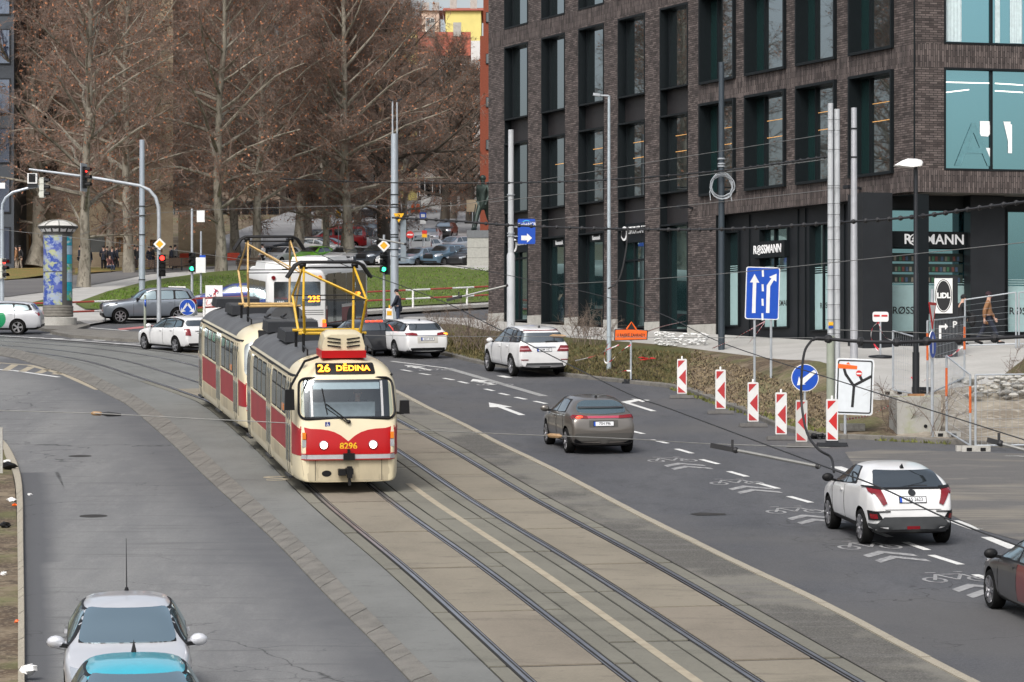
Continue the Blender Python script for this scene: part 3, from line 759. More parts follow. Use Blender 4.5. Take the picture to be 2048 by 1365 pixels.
def wall_grid(mb, x0, x1, z0, z1, ops, depth, soldier, y=0., rev=2):
    xs = sorted({x0, x1, *[q for o in ops for q in o[:2]]}); zs = sorted({z0, z1, *[q for o in ops for q in o[2:4]], *[q for b in soldier for q in b[2:4]]})
    xs = sorted(set(xs) | {q for b in soldier for q in b[:2]}); xs = [q for q in xs if x0 <= q <= x1]; zs = [q for q in zs if z0 <= q <= z1]
    for a, b in zip(xs, xs[1:]):
        for c, d in zip(zs, zs[1:]):
            mx_, mz = (a + b) / 2, (c + d) / 2
            if any(o[0] < mx_ < o[1] and o[2] < mz < o[3] for o in ops): continue
            mi = 1 if any(o[0] < mx_ < o[1] and o[2] < mz < o[3] for o in soldier) else 0
            mb.quad((a, y, c), (b, y, c), (b, y, d), (a, y, d), mi)
    for a, b, c, d in [o[:4] for o in ops]:
        e = y + depth
        mb.quad((a, y, c), (a, y, d), (a, e, d), (a, e, c), rev); mb.quad((b, y, c), (b, e, c), (b, e, d), (b, y, d), rev)
        mb.quad((a, y, d), (b, y, d), (b, e, d), (a, e, d), rev); mb.quad((a, y, c), (a, e, c), (b, e, c), (b, y, c), rev)
fl = lambda px: lx(AF, px)
bays = [(1009, 1056), (1083, 1130), (1157, 1208), (1236, 1290), (1320, 1376), (1402, 1472), (1493, 1573), (1595, 1674), (1701, 1788)]
bx = [(fl(a), fl(b)) for a, b in bays]
ops = []
tall = bx[:5]; norm = bx[5:]
ZB, ZA = 14.25, 22.95
for a, b in tall: ops += [(a, b, 8.2, ZA), (a, b, 23.75, 27.3)]
for a, b in norm: ops += [(a, b, 15.05, 18.75), (a, b, 19.5, 23.05), (a, b, 23.75, 27.3)]
xg = fl(1432)
ops_w = ops + [(xg, 0., 8.0, ZB)]
x_end = fl(977)
fw = MB()
wall_grid(fw, x_end, 0, 8.0, 30, ops_w, .62, [(x_end, 0, 23.05, 23.75), (norm[0][0] - .3, 0, ZB, 15.05), (norm[0][0] - .3, 0, 18.75, 19.5)])
# end wall and roof
fw.quad((x_end, 0, 8), (x_end, 0, 30), (x_end, 20, 30), (x_end, 20, 8)); fw.quad((x_end, 0, 30), (0, 0, 30), (0, 20, 30), (x_end, 20, 30))
bpart('front_wall', fw, [m_brick, m_sold, m_frame], AF)
# stone plinths under the left piers
edges_ = [x_end] + [q for ab in tall for q in ab] + [xg]
for a, b in zip(edges_[0::2], edges_[1::2]):
    pl = MB(); t = -(a + b) / 2; pl.box(((a + b) / 2, -.01, 8.9 + .0425 * t), (b - a - .01, .06, .72)); bpart('plinth', pl, m_conc, AF)
def window(A, x0, x1, z0, z1, depth, gl, mull=(), proud=0., fr=.07, rails=(), gl2=None):
    "one window: box frame, panes as its children"
    f = MB(); y = depth
    d0 = -proud
    for a, b in ((x0, x0 + fr), (x1 - fr, x1)): f.box(((a + b) / 2, (d0 + y) / 2, (z0 + z1) / 2), (fr, y - d0 + .05, z1 - z0 - .01))
    for a, b in ((z0, z0 + fr), (z1 - fr, z1)): f.box(((x0 + x1) / 2, (d0 + y) / 2 + .004, (a + b) / 2), (x1 - x0 - .01, y - d0 + .05, fr))
    for q in mull: f.box((lerp(x0, x1, q), y - .03, (z0 + z1) / 2), (.09, .1, z1 - z0 - .1))
    for q in rails: f.box(((x0 + x1) / 2, y - .025, q), (x1 - x0 - .1, .08, .08))
    wd = bpart('window', f, m_frame, A)
    qs = [0, *mull, 1]; zq = [z0 + fr, *rails, z1 - fr]
    for i, (a, b) in enumerate(zip(qs, qs[1:])):
        for c, d in zip(zq, zq[1:]):
            p = MB(); xa, xb = lerp(x0, x1, a) + .05, lerp(x0, x1, b) - .05
            p.box(((xa + xb) / 2, y + .012, (c + d) / 2), (xb - xa, .024, d - c))
            o = p.build('pane', gl2 if (gl2 and i == 0) else gl, wd)
    return wd
rw = random.Random(5)
for k, (a, b) in enumerate(tall):
    for z0, z1 in ((19.6, ZA), (15.35, 18.55)): window(AF, a, b, z0, z1, .36, m_gl_f, mull=(.09,), gl2=m_gl_t)
    window(AF, a, b, 23.75, 27.3, .36, m_gl_f, mull=(.09,), gl2=m_gl_t)
    for z0, z1 in ((18.55, 19.6), (14.1, 15.35)):
        s_ = MB(); s_.box(((a + b) / 2, .35, (z0 + z1) / 2), (b - a - .004, .06, z1 - z0 - .004)); bpart('spandrel', s_, m_spand, AF)
    zb = 8.9 - .0425 * (a + b) / 2
    window(AF, a, b, zb + .05, 14.1, .36, m_gl_s, mull=(.38,) if k in (0, 3) else (.12,), rails=(zb + 2.9,) if k in (0, 3) else (), gl2=m_gl_t)
    # metal lining of the deep reveal
    l_ = MB(); l_.box((a + .02, .17, (zb + ZA) / 2), (.03, .32, ZA - zb - .02)); bpart('reveal_panel', l_, m_frame, AF)
for a, b in norm:
    for z0, z1 in ((15.05, 18.75), (19.5, 23.05), (23.75, 27.3)):
        window(AF, a, b, z0, z1, .40, m_gl_f, mull=(.27,), proud=.10, fr=.1, gl2=m_gl_t)
m_lito = M('warm_ceiling_light', (.8, .42, .14), .5, var=0, emit=.25)
for (a, b), yy in [(q, .34) for q in tall[1:]] + [(q, .385) for q in norm]:
    for z in (17.7, 17.05) if yy > .36 or a > tall[2][0] - 1 else (17.3,):
        l_ = MB(); l_.bar((lerp(a, b, .30), yy, z), (lerp(a, b, .72), yy, z), .01, .022); bpart('ceiling_light', l_, m_lito, AF)
# street level of the right half: dark cladding with shop windows
cw = MB(); D1 = .45
lxs = lambda px: lx(AF, px, D1)
shop = [(lxs(1453), lxs(1481)), (lxs(1522), lxs(1579)), (lxs(1622), lxs(1672))]
shop_o = [(a, b, 9.2 - .0425 * a, 13.6) for a, b in shop]
wall_grid(cw, xg, lxs(1722), 8.0, ZB, shop_o, .2, [], y=D1, rev=0)
cw.quad((xg, 0, ZB - .002), (0, 0, ZB - .002), (0, D1, ZB - .002), (xg, D1, ZB - .002))
bpart('cladding_wall', cw, m_clad, AF)
for px in (1500, 1597, 1612, 1690, 1722):
    s_ = MB(); x = lxs(px); s_.box((x, D1 - .02, 11.2), (.05, .06, 6.0)); bpart('cladding_joint', s_, m_frame, AF)
def shopwin(A, x0, x1, z0, z1, y, gl, nm, frost=True, rails=(), zf=1.75):
    wd = window(A, x0, x1, z0, z1, y, gl, mull=nm, rails=rails, fr=.06, proud=.22 - y)
    if frost:
        for i, (a, b) in enumerate(zip([0, *nm], [*nm, 1])):
            p = MB(); xa, xb = lerp(x0, x1, a) + .07, lerp(x0, x1, b) - .07
            p.box(((xa + xb) / 2, y - .012, z0 + zf / 2 + .06), (xb - xa, .012, zf)); p.build('frosted_film', m_frost, wd)
            for q in (.07, .15, .23):
                p = MB(); p.box(((xa + xb) / 2, y - .012, z0 + zf + .06 + q), (xb - xa, .012, .03)); p.build('film_stripe', m_frost, wd)
    return wd
for a, b, c, d in shop_o: shopwin(AF, a, b, c, d, D1 + .15, m_gl_s, (.42,) if b - a > 1.7 else (), zf=2.1)
sb = MB(); xa, xb = lxs(1515) - .1, lxs(1577) + .1
sb.box(((xa + xb) / 2, D1 - .12, 12.75), (xb - xa, .22, .62))
sg = bpart('shop_sign', sb, m_frame, AF)
text_obj('lettering', 'R', .46, m_ltext, sg, (lerp(xa, xb, .13), D1 - .235, 12.75), (1, 0, 0), (0, 0, 1), .01, .006)
text_obj('lettering', 'SSMANN', .46, m_ltext, sg, (lerp(xa, xb, .62), D1 - .235, 12.75), (1, 0, 0), (0, 0, 1), .01, .006, .9)
def emblem(sg, x, y, z, r):
    "round emblem in place of the letter O: a ring with a bold bar pattern"
    e = MB(); N = 20
    for i in range(N):
        a, b = 2 * math.pi * i / N, 2 * math.pi * (i + 1) / N
        e.quad((x + r * math.cos(a), y, z + r * math.sin(a)), (x + r * math.cos(b), y, z + r * math.sin(b)), (x + r * .78 * math.cos(b), y, z + r * .78 * math.sin(b)), (x + r * .78 * math.cos(a), y, z + r * .78 * math.sin(a)))
    e.bar((x - r * .6, y, z - r * .35), (x + r * .6, y, z + r * .1), .02, r * .28); e.bar((x - r * .45, y, z + r * .1), (x + r * .3, y, z + r * .5), .02, r * .3); e.bar((x, y, z + r * .1), (x + r * .1, y, z - r * .55), .02, r * .2)
    e.build('emblem', m_ltext, sg)
emblem(sg, lerp(xa, xb, .25), D1 - .24, 12.75, .19)
for a, b, c, d in shop_o[1:]:
    p = MB(); 
    o = text_obj('film_lettering', 'RØSSMANN', .3, m_ink, bld, (0, 0, 0), (1, 0, 0), (0, 0, 1), .002, .004)
    o.matrix_local = AF @ Matrix.Translation(((a + b) / 2 + .3, D1 + .13, c + .95)) @ Matrix.Rotation(math.pi / 2, 4, 'X')
# small lit letters over the left entrances
for (px, py, txt, sz) in ((1045, 490, 'DESKOHRANÍ', .34), (1118, 486, 'Romenek', .26), (1192, 476, 'Romenek', .26), (1268, 466, 'DESKOHRANÍ', .42)):
    dd = .16; x = lx(AF, px, dd)
    q = AF @ Vector((x, dd, 0)); Yq = CY + q.y; z = ZC + (775 - py) * Yq / F
    b_ = MB(); b_.box((x, dd + .06, z), (1.9 if sz > .3 else 1.4, .08, sz * (1.9 if sz > .3 else 1.2)))
    so_ = bpart('shop_sign', b_, m_frame, AF)
    text_obj('lettering', txt, sz, m_ltext, so_, (x + (.12 if sz > .3 else 0), dd + .015, z + (.1 if sz > .3 else 0)), (1, 0, 0), (0, 0, 1), .008, .006, .8)
    if sz > .3:
        e = MB(); e.lathe([(.30, -.02), (.30, .02)], 18, 0, (x - .9, dd - .02, z), 'Y'); e.build('emblem', m_ltext, so_); e = MB(); e.lathe([(.2, -.03), (.2, .03)], 18, 0, (x - .9, dd - .035, z), 'Y'); e.build('emblem_ring', m_ink, so_)
# wall lamps
for px, py in ((1385, 417), (1722, 378)):
    x = fl(px); q = AF @ Vector((x, 0, 0)); z = ZC + (775 - py) * (CY + q.y) / F
    l_ = MB(); l_.bar((x, 0, z), (x, -.45, z + .1), .12, .08); l_.box((x, -.5, z + .05), (.35, .3, .12)); bpart('wall_lamp', l_, m_dark, AF)
# right facade ----------------------------------------------------
rl = lambda px, d=0.: lx(AR, px, d)
XR = 26.
wins_r = []
u0 = rl(1888); mw = rl(1985) - u0
x = u0
while x < XR - 8: wins_r.append((x, x + mw * 4)); x += mw * 4 + 1.6
ops_r = [(a, b, z0, z1) for a, b in wins_r for z0, z1 in ((15.1, 18.72), (19.55, 23.1), (23.8, 27.3))]
ZS = 14.32
rwall = MB(); wall_grid(rwall, 0, XR, ZS, 30, ops_r, .2, [(0, XR, ZS, 15.1), (0, XR, 18.72, 19.55), (0, XR, 23.1, 23.8)])
rwall.quad((XR, 0, ZS), (XR, 20, ZS), (XR, 20, 30), (XR, 0, 30)); rwall.quad((0, 0, 30), (XR, 0, 30), (XR, 20, 30), (0, 20, 30))
bpart('side_wall', rwall, [m_brick, m_sold, m_frame], AR)
cj = MB(); cj.box((.03, -.004, 22.1), (.05, .03, 15.6)); bpart('corner_joint', cj, m_frame, AR)
for a, b, z0, z1 in ops_r[:9]: window(AR, a, b, z0, z1, .16, m_gl_r, mull=(.25, .5, .75), fr=.07)
# curtains and ceiling lights seen behind the panes are kept as thin film parts on the pane plane
sf = MB(); DR = 1.9
sf.quad((-.3, 0, ZS), (XR, 0, ZS), (XR, DR + .2, ZS), (-.3, DR + .2, ZS)); bpart('soffit', sf, m_soffit, AR)
rp_ = lambda px: rl(px, DR)
glz = [(rp_(1778), rp_(1937)), (rp_(2012), rp_(2190)), (rp_(2260), rp_(2440))]
gw = MB(); ops_g = [(a, b, 9.4, 13.85) for a, b in glz]
wall_grid(gw, rp_(1700), XR, 8.0, ZS, ops_g, .25, [], y=DR, rev=0); bpart('cladding_wall', gw, m_clad, AR)
cc = MB(); cc.box((rl(1745, .9) + .0, 1.15, 11.2), (rl(1775, .9) - rl(1716, .9), 1.5, 6.2)); bpart('corner_pier', cc, m_clad, AR)
for (px0, px1) in ((1940, 2008), (2195, 2255)):
    c_ = MB(); a, b = rl(px0, 1.3), rl(px1, 1.3); c_.box(((a + b) / 2, 1.55, 11.2), (b - a, .6, 6.2)); bpart('pier', c_, m_clad, AR)
for i, (a, b) in enumerate(glz):
    shopwin(AR, a, b, 9.4, 13.85, DR + .2, m_gl_r, (.49,), rails=(12.45, 13.0) if i == 0 else (), zf=1.65)
for a, b in glz[:2]:
    o = text_obj('film_lettering', 'RØSSMANN', .36, m_ink, bld, (0, 0, 0), (1, 0, 0), (0, 0, 1), .002, .004)
    o.matrix_local = AR @ Matrix.Translation((a + 1.15, DR + .17, 10.2)) @ Matrix.Rotation(math.pi / 2, 4, 'X')
a, b = rl(1775, DR - .2), rl(1944, DR - .2)
s_ = MB(); s_.box(((a + b) / 2, DR - .16, 12.72), (b - a, .3, .56)); sg = bpart('shop_sign', s_, m_frame, AR)
q = lambda px: rl(px, DR - .3)
text_obj('lettering', 'R', .5, m_ltext, sg, (q(1815), DR - .315, 12.72), (1, 0, 0), (0, 0, 1), .012, .008)
text_obj('lettering', 'SSMANN', .5, m_ltext, sg, (q(1877), DR - .315, 12.72), (1, 0, 0), (0, 0, 1), .012, .008, 1.0)
emblem(sg, q(1829), DR - .32, 12.72, .21)
a, b = glz[0]; rs_ = random.Random(2)
for j in range(3):
    s_ = MB(); z = 11.35 + j * .38; s_.box((lerp(a, b, .5), DR + .178, z), (b - a - .3, .01, .30)); sh_ = bpart('shelf_display', s_, M('shelf_dark', (.02, .035, .03), .6, var=.2), AR)
    for i in range(16):
        s_ = MB(); s_.box((lerp(a, b, .08 + .84 * (i + rs_.random() * .6) / 16), DR + .170, z - .04), (.09, .008, .16)); s_.build('goods', M('goods%d' % (i % 4), [(.22, .2, .16), (.05, .16, .08), (.16, .05, .04), (.05, .09, .16)][i % 4], .6, var=.2), sh_)
# big letters standing inside the first floor window
a0, b0 = wins_r[0]
for txt, px, py, sz, mt in (('A', 1948, 290, 2.2, M('faint_film', (.12, .26, .29), .3, var=.1)), ('I', 2020, 275, 1.5, m_ltext)):
    o = text_obj('window_letter', txt, sz, mt, bld, (0, 0, 0), (1, 0, 0), (0, 0, 1), .004, .0)
    o.matrix_local = AR @ Matrix.Translation((rl(px, .13), .13, ZC + (775 - py) / 57.2)) @ Matrix.Rotation(math.pi / 2, 4, 'X')
for pts in ([(1960, 237), (1979, 237), (1981, 262), (1976, 268), (1960, 267)], [(1970, 291), (1981, 291), (1981, 311), (1979, 311)], [(2007, 237), (2021, 237), (2020, 283), (2018, 284)]):
    m_ = MB(); m_.prism([(rl(x, .13), ZC + (775 - y) / 57.2) for x, y in pts][::-1], (0, .13, 0), (1, 0, 0), (0, 0, 1), .01); bpart('window_letter', m_, m_ltext, AR)
m_cur = M('curtain', (.55, .66, .68), .7, var=.1)
for x0, x1 in ((1889, 1923), (1990, 2000), (2020, 2044)):
    c_ = MB(); a, b = rl(x0, .15), rl(x1, .15); n_ = 10
    for i in range(n_):
        c_.quad((lerp(a, b, i / n_), .150 - .012 * (i % 2), 19.65), (lerp(a, b, (i + 1) / n_), .150 - .012 * ((i + 1) % 2), 19.65), (lerp(a, b, (i + 1) / n_), .150 - .012 * ((i + 1) % 2), 23.0), (lerp(a, b, i / n_), .150 - .012 * (i % 2), 23.0))
    bpart('curtain', c_, m_cur, AR)
m_lit = M('ceiling_light', (1, .95, .85), .5, var=0, emit=1.2)
for x0, y0, x1, y1 in ((1889, 160, 1978, 160), (1889, 181, 1938, 174), (1990, 160, 2046, 162), (1990, 175, 2046, 177)):
    c_ = MB(); c_.bar((rl(x0, .15), .148, ZC + (775 - y0) / 57.2), (rl(x1, .15), .148, ZC + (775 - y1) / 57.2), .01, .035); bpart('ceiling_light', c_, m_lit, AR)
# ------------------------------------------------------------------ buildings behind the park
m_orb = M('orange_brick', (.20, .045, .02), .8, var=.15, scale=14)
m_yel = M('yellow_render', (.72, .62, .22), .85, var=.06, scale=.6)
m_crm = M('cream_render', (.62, .55, .36), .85, var=.08, scale=.6)
m_whr = M('white_render', (.66, .65, .63), .85, var=.08, scale=.6)
m_pnk = M('pink_render', (.62, .47, .38), .85, var=.08, scale=.6)
m_roof = M('clay_tiles', (.33, .085, .05), .8, var=.25, scale=3, streak=(1, 6, 1))
m_bge = layered('sandstone', (.42, .34, .24), [(.6, (1, 1, 3), .42, .62, (.33, .26, .18), .7), (5, (1, 1, 2), .5, .7, (.5, .42, .3), .5)], .9, .3, 10)
m_wf = M('brown_window_frame', (.20, .10, .03), .6, var=.1)
m_blue_gl = glass_mat('blue_glass', (.35, .42, .55), .3, (.03, .04, .07), .08)
m_dkgl = glass_mat('dark_pane', (.6, .66, .7), .16, (.012, .014, .016), .06)
def P2(px, py, s): return P(px, py, s)
def far_house(name, label, px0, px1, ytop, s, wall, depth=12., roof=None, roof_h=2.5, nwin=(3, 4), ybase=None, yaw=0., wmat=None, trim=None):
    "a house standing far up the hill: walls, roof, windows with frames and panes"
    a, b = P(px0, ytop, s), P(px1, ytop, s); W = (b - a).length; zb = zt(a.y) - 1; H = a.z - zb
    r = thing(name, label, 'building', ((a.x + b.x) / 2, a.y, zb), yaw)
    m_ = MB(); m_.box((0, depth / 2, H / 2), (W, depth, H)); m_.build('wall', wall, r)
    if roof:
        q = MB(); e = .4
        q.add([(-W / 2 - e, -e, H), (W / 2 + e, -e, H), (W / 2 + e, depth + e, H), (-W / 2 - e, depth + e, H), (-W / 2 - e, depth / 2, H + roof_h), (W / 2 + e, depth / 2, H + roof_h)], [(0, 1, 5, 4), (2, 3, 4, 5), (0, 4, 3), (1, 2, 5), (0, 3, 2, 1)])
        rf = q.build('roof', roof, r)
        for u in (-.3, .28):
            c = MB(); c.box((u * W, depth * .4, H + roof_h + .2), (.9, .7, 1.6)); c.build('chimney', m_conc, rf)
    nx, nz = nwin
    for j in range(nz):
        for i in range(nx):
            x = -W / 2 + W * (i + .5) / nx; z = H - 1.9 - j * 3.3
            if z < 1: continue
            f = MB(); f.box((x, -.03, z), (1.25, .12, 1.9)); fo = f.build('window', wmat or m_white, r)
            for dx in (-.29, .29):
                g = MB(); g.box((x + dx, -.08, z), (.5, .05, 1.65)); g.build('pane', m_dkgl, fo)
    return r
far_house('apartment_house', 'yellow gable house under a red ridge, highest on the hill behind the trees', 891, 962, 22, 15, m_yel, 14, m_roof, 1.2, (0, 0))
far_house('apartment_house', 'small pink house with a red dormer left of the yellow gable', 843, 878, 22, 14.6, m_pnk, 10, m_roof, .6, (1, 3))
far_house('apartment_house', 'long white house with a sloping orange tiled roof below the yellow gable', 842, 934, 112, 17.5, m_whr, 5, m_roof, 3.0, (6, 6))
far_house('apartment_house', 'white walled house beside the orange brick tower', 924, 968, 82, 16.8, m_whr, 10, None, 0, (0, 0))
far_house('apartment_house', 'yellow tenement with cream window bays glimpsed through the trees', 740, 834, 60, 16, m_yel, 10, m_roof, 2, (4, 9), wmat=m_crm)
far_house('apartment_house', 'pale street house with tall doorways behind the parked blue car', 834, 962, 250, 16.2, m_whr, 8, m_roof, 2, (6, 5), wmat=m_whr)
far_house('apartment_house', 'grey tenement behind the middle of the tree row', 560, 740, 20, 17, M('grey_render', (.30, .27, .24), .9, var=.12, scale=.5), 10, m_roof, 3, (8, 9), wmat=m_dark)
far_house('apartment_house', 'brown tenement behind the left part of the tree row', 300, 560, -30, 18, M('brown_render', (.22, .17, .13), .9, var=.12, scale=.5), 10, m_roof, 3, (10, 9), wmat=m_dark)
# orange brick tower behind the office
a = P(960, 0, 22); tw = thing('brick_tower', 'orange brick tower block just behind the dark office building', 'building', (a.x, a.y, 10)); tw.scale = (1.5, 1.5, 1.5)
m_ = MB(); m_.box((2.1, 4, 9.8), (4.2, 8, 19.6)); m_.build('lower_wall', m_orb, tw)
m_ = MB(); m_.box((2.2, 4, 26), (4.0, 7.8, 12.8)); m_.build('upper_wall', m_orb, tw)
for py in (35, 118, 205, 290):
    z = (ZC + (775 - py) / 22 - 10) / 1.5
    f = MB(); f.box((.52, -.02 if py > 60 else .08, z), (.34, .12, .62)); fo = f.build('window', m_dark, tw); g = MB(); g.box((.52, (-.02 if py > 60 else .08) - .07, z), (.26, .03, .54)); g.build('pane', m_dkgl, fo)
# sandstone building at the left
s = 26.8; a = P(38, 545, s); zb = a.z - 1
st = thing('sandstone_building', 'sandstone corner building with brown framed windows behind the advertising column', 'building', (a.x, a.y, zb))
wl = MB(); W = 11.5; ops_s = []
for x0, x1, y0, y1 in [(57, 84, 466, 505), (175, 214, 470, 510), (232, 246, 475, 512), (300, 325, 480, 515)]:
    ops_s.append(((x0 - 38) / s, (x1 - 38) / s, (545 - y1) / s + 1, (545 - y0) / s + 1))
for j in range(4):
    for i in range(2): ops_s.append((1.0 + i * 4.2, 3.0 + i * 4.2, 7.5 + j * 4, 10.0 + j * 4))
wall_grid(wl, 0, W, 0, 24, ops_s, .25, [], rev=1)
wl.quad((0, 0, 0), (0, 0, 24), (0, 12, 24), (0, 12, 0)); wl.build('wall', [m_bge, m_wf], st)
for a0, b0, c0, d0 in ops_s:
    f = MB()
    for q, r_ in ((a0, a0 + .18), (b0 - .18, b0)): f.box(((q + r_) / 2, .2, (c0 + d0) / 2), (.16, .12, d0 - c0))
    f.box(((a0 + b0) / 2, .2, d0 - .08), (b0 - a0 - .36, .12, .14)); fo = f.build('window', m_wf, st)
    g = MB(); g.box(((a0 + b0) / 2, .24, (c0 + d0) / 2), (b0 - a0, .03, d0 - c0)); g.build('pane', m_dkgl, fo)
sl_ = MB()
for j in range(9): sl_.box((W / 2, -.03, .3 + j * .26), (W, .10, .235))
sl_.build('plinth', m_bge, st)
bp_ = MB(); bp_.box((-.12, -.05, 2.2), (.22, .2, 4.4)); bp_.build('corner_post', m_wf, st)
a = P(-120, 545, 27.5)
gb = thing('glass_building', 'blue glazed block at the far left edge beside the sandstone building', 'building', (a.x, a.y, a.z - 1))
m_ = MB(); m_.box((2.7, 5, 12), (5.35, 10, 24)); m_.build('wall', M('slate_panel', (.05, .06, .075), .5, var=.1), gb)
for j in range(6):
    for i in range(2):
        f = MB(); f.box((1.3 + i * 2.7, -.03, 3 + j * 3.6), (2.3, .1, 2.6)); fo = f.build('window', m_dark, gb); g = MB(); g.box((1.3 + i * 2.7, -.09, 3 + j * 3.6), (2.1, .04, 2.4)); g.build('pane', m_blue_gl, fo)
a = P(430, 505, 24.5); b = P(492, 500, 22.)
rw_ = thing('ramp_wall', 'sloping beige stone wall of the ramp behind the park trees', 'wall', (a.x, a.y, zt(a.y) - .5))
m_ = MB(); d = b - a; m_.prism([(-3, 0), (d.x + .5, 0), (d.x + .5, 1.6), (0, 4.2), (-3, 4.4)], (0, 0, 0), (1, 0, 0), (0, .0, 1), .5); m_.build('wall', m_bge, rw_)
# ------------------------------------------------------------------ road vehicles
m_gap = M('seam_dark', (.01, .01, .011), .6, var=0)
def wheel_obj(parent, x, y, r, wd=.22, spokes=5, side=1, rim=m_alloy, steel=False):
    wm = WH.get((r, wd, spokes, steel))
    if wm is None:
        hub = MB(); hub.lathe([(.30 * r, -.10), (.30 * r, wd * .3)], 10, 0, axis='X')
        t = MB(); t.lathe([(.66 * r, -wd / 2), (.93 * r, -wd / 2), (r, -wd * .36), (r, wd * .36), (.93 * r, wd / 2), (.70 * r, wd / 2), (.66 * r, wd * .3)], 26, 0, axis='X', cap=False)
        rm = MB(); rm.lathe([(.60 * r, wd * .1), (.66 * r, wd * .42), (.71 * r, wd * .46), (.71 * r, wd * .50), (.66 * r, wd * .5)], 26, 0, axis='X', cap=False)
        rm.lathe([(.0, wd * .05), (.64 * r, wd * .05)], 20, 1, axis='X')
        rm.lathe([(.16 * r, wd * .2), (.16 * r, wd * .44), (.1 * r, wd * .47), (0, wd * .47)], 10, 0, axis='X')
        for i in range(spokes):
            a = 2 * math.pi * i / spokes
            for da in ((-.13, .13) if spokes <= 6 else (0,)):
                c, s_ = math.cos(a + da), math.sin(a + da)
                rm.bar((wd * .40, .12 * r * c, .12 * r * s_), (wd * .43, .68 * r * c, .68 * r * s_), .13 * r if spokes > 6 else .11 * r, .05, 0, up=Vector((1, 0, 0)))
        wm = (hub.mesh('wheel', m_black), t.mesh('tyre', m_rubber, True), rm.mesh('rim', [m_alloy, m_black]))
        WH[r, wd, spokes, steel] = wm
    m = Matrix.Translation((x, y, r)) @ (Matrix.Identity(4) if side > 0 else Matrix.Rotation(math.pi, 4, 'Z'))
    h = link('wheel', wm[0], parent, m); link('tyre', wm[1], h); link('rim', wm[2], h)
    return h
WH = {}
def car_shell(sp):
    L_, W, H = sp['L'], sp['W'], sp['H']
    zb = sp.get('zb', .2)
    top = sp['top']; belt = sp['belt']; plan = sp['plan']
    ds = sorted({d for d, _ in top} | {d for d, _ in plan})
    out = []
    for a, b in zip(ds, ds[1:]):
        out.append(a)
        k = int((b - a) / .42)
        for i in range(1, k + 1): out.append(lerp(a, b, i / (k + 1)))
    ds = out + [ds[-1]]
    R = []
    th = sp.get('tumble', .20)
    for d in ds:
        w = W / 2 * interp(plan, d); zt_ = interp(top, d); zs = min(interp(belt, d), zt_ - .03)
        z0 = zb + (.10 if d < .12 or d > L_ - .12 else 0)
        h = zt_ - zs; g = max(0, min(1, (h - .05) / .36))
        wr = w * (.93 - th * g)
        pts = [(0, z0), (.74 * w, z0), (.955 * w, z0 + .05), (w, z0 + .52 * (zs - z0)), (.985 * w, zs - .05)]
        hood = [(.90 * w, zs + .35 * h), (.76 * w, zs + .72 * h), (.5 * w, zt_ - .12 * h), (0, zt_)]
        cab = [(.945 * w, zs + .015), (wr + .045, zt_ - .17), (wr - .08, zt_ - .025), (0, zt_)]
        pts += [(lerp(a[0], b[0], g), lerp(a[1], b[1], g)) for a, b in zip(hood, cab)]
        R.append((L_ / 2 - d, pts))
    n = 9
    vs_, fs = [], []
    for y, pts in R:
        for x, z in pts: vs_.append((x, y, z))
        for x, z in pts[1:-1][::-1]: vs_.append((-x, y, z))
    m = 2 * n - 2
    for i in range(len(R) - 1):
        for j in range(m): fs.append((i * m + j, i * m + (j + 1) % m, (i + 1) * m + (j + 1) % m, (i + 1) * m + j))
    for base, flip in ((0, False), ((len(R) - 1) * m, True)):
        c = [(base, base + 1, base + m - 1)]
        for j in range(1, n - 2): c.append((base + j, base + j + 1, base + m - j - 1, base + m - j))
        c.append((base + n - 2, base + n - 1, base + n))
        for f in c: fs.append(tuple(f) if flip else tuple(f[::-1]))
    me = bpy.data.meshes.new('body'); me.from_pydata(vs_, [], fs)
    bm = bmesh.new(); bm.from_mesh(me); bmesh.ops.recalc_face_normals(bm, faces=bm.faces); bm.to_mesh(me); bm.free()
    for mt in (m_white, m_black): me.materials.append(mt)
    sub = bake(me, lambda o: setattr(o.modifiers.new('s', 'SUBSURF'), 'levels', 2))
    bvh = bvh_of(sub)
    # wheel wells
    cm = MB(); r = sp['r'] * 1.13
    for y in (L_ / 2 - sp['fo'], L_ / 2 - sp['fo'] - sp['wb']):
        for s in (-1, 1): cm.lathe([(r, W / 2 - .30), (r, W / 2 + .3)] if s > 0 else [(r, -W / 2 - .3), (r, -W / 2 + .30)], 28, 0, (0, y, sp['r'] + .02), 'X')
    ce = cm.mesh('cut', [m_black, m_black]); ce.polygons.foreach_set('material_index', [1] * len(ce.polygons))
    cm_bm = bmesh.new(); cm_bm.from_mesh(ce); bmesh.ops.recalc_face_normals(cm_bm, faces=cm_bm.faces); cm_bm.to_mesh(ce); cm_bm.free()
    co = bpy.data.objects.new('cut', ce); COL.objects.link(co)
    def mod(o):
        b = o.modifiers.new('b', 'BOOLEAN'); b.operation = 'DIFFERENCE'; b.object = co; b.solver = 'EXACT'
    body = bake(sub, mod); COL.objects.unlink(co); bpy.data.objects.remove(co)
    for p_ in body.polygons:
        if p_.normal.z < -.55 and p_.center.z < zb + .14: p_.material_index = 1
    body.shade_smooth(); body.set_sharp_from_angle(angle=math.radians(38))
    return body, bvh
SHELL = {}
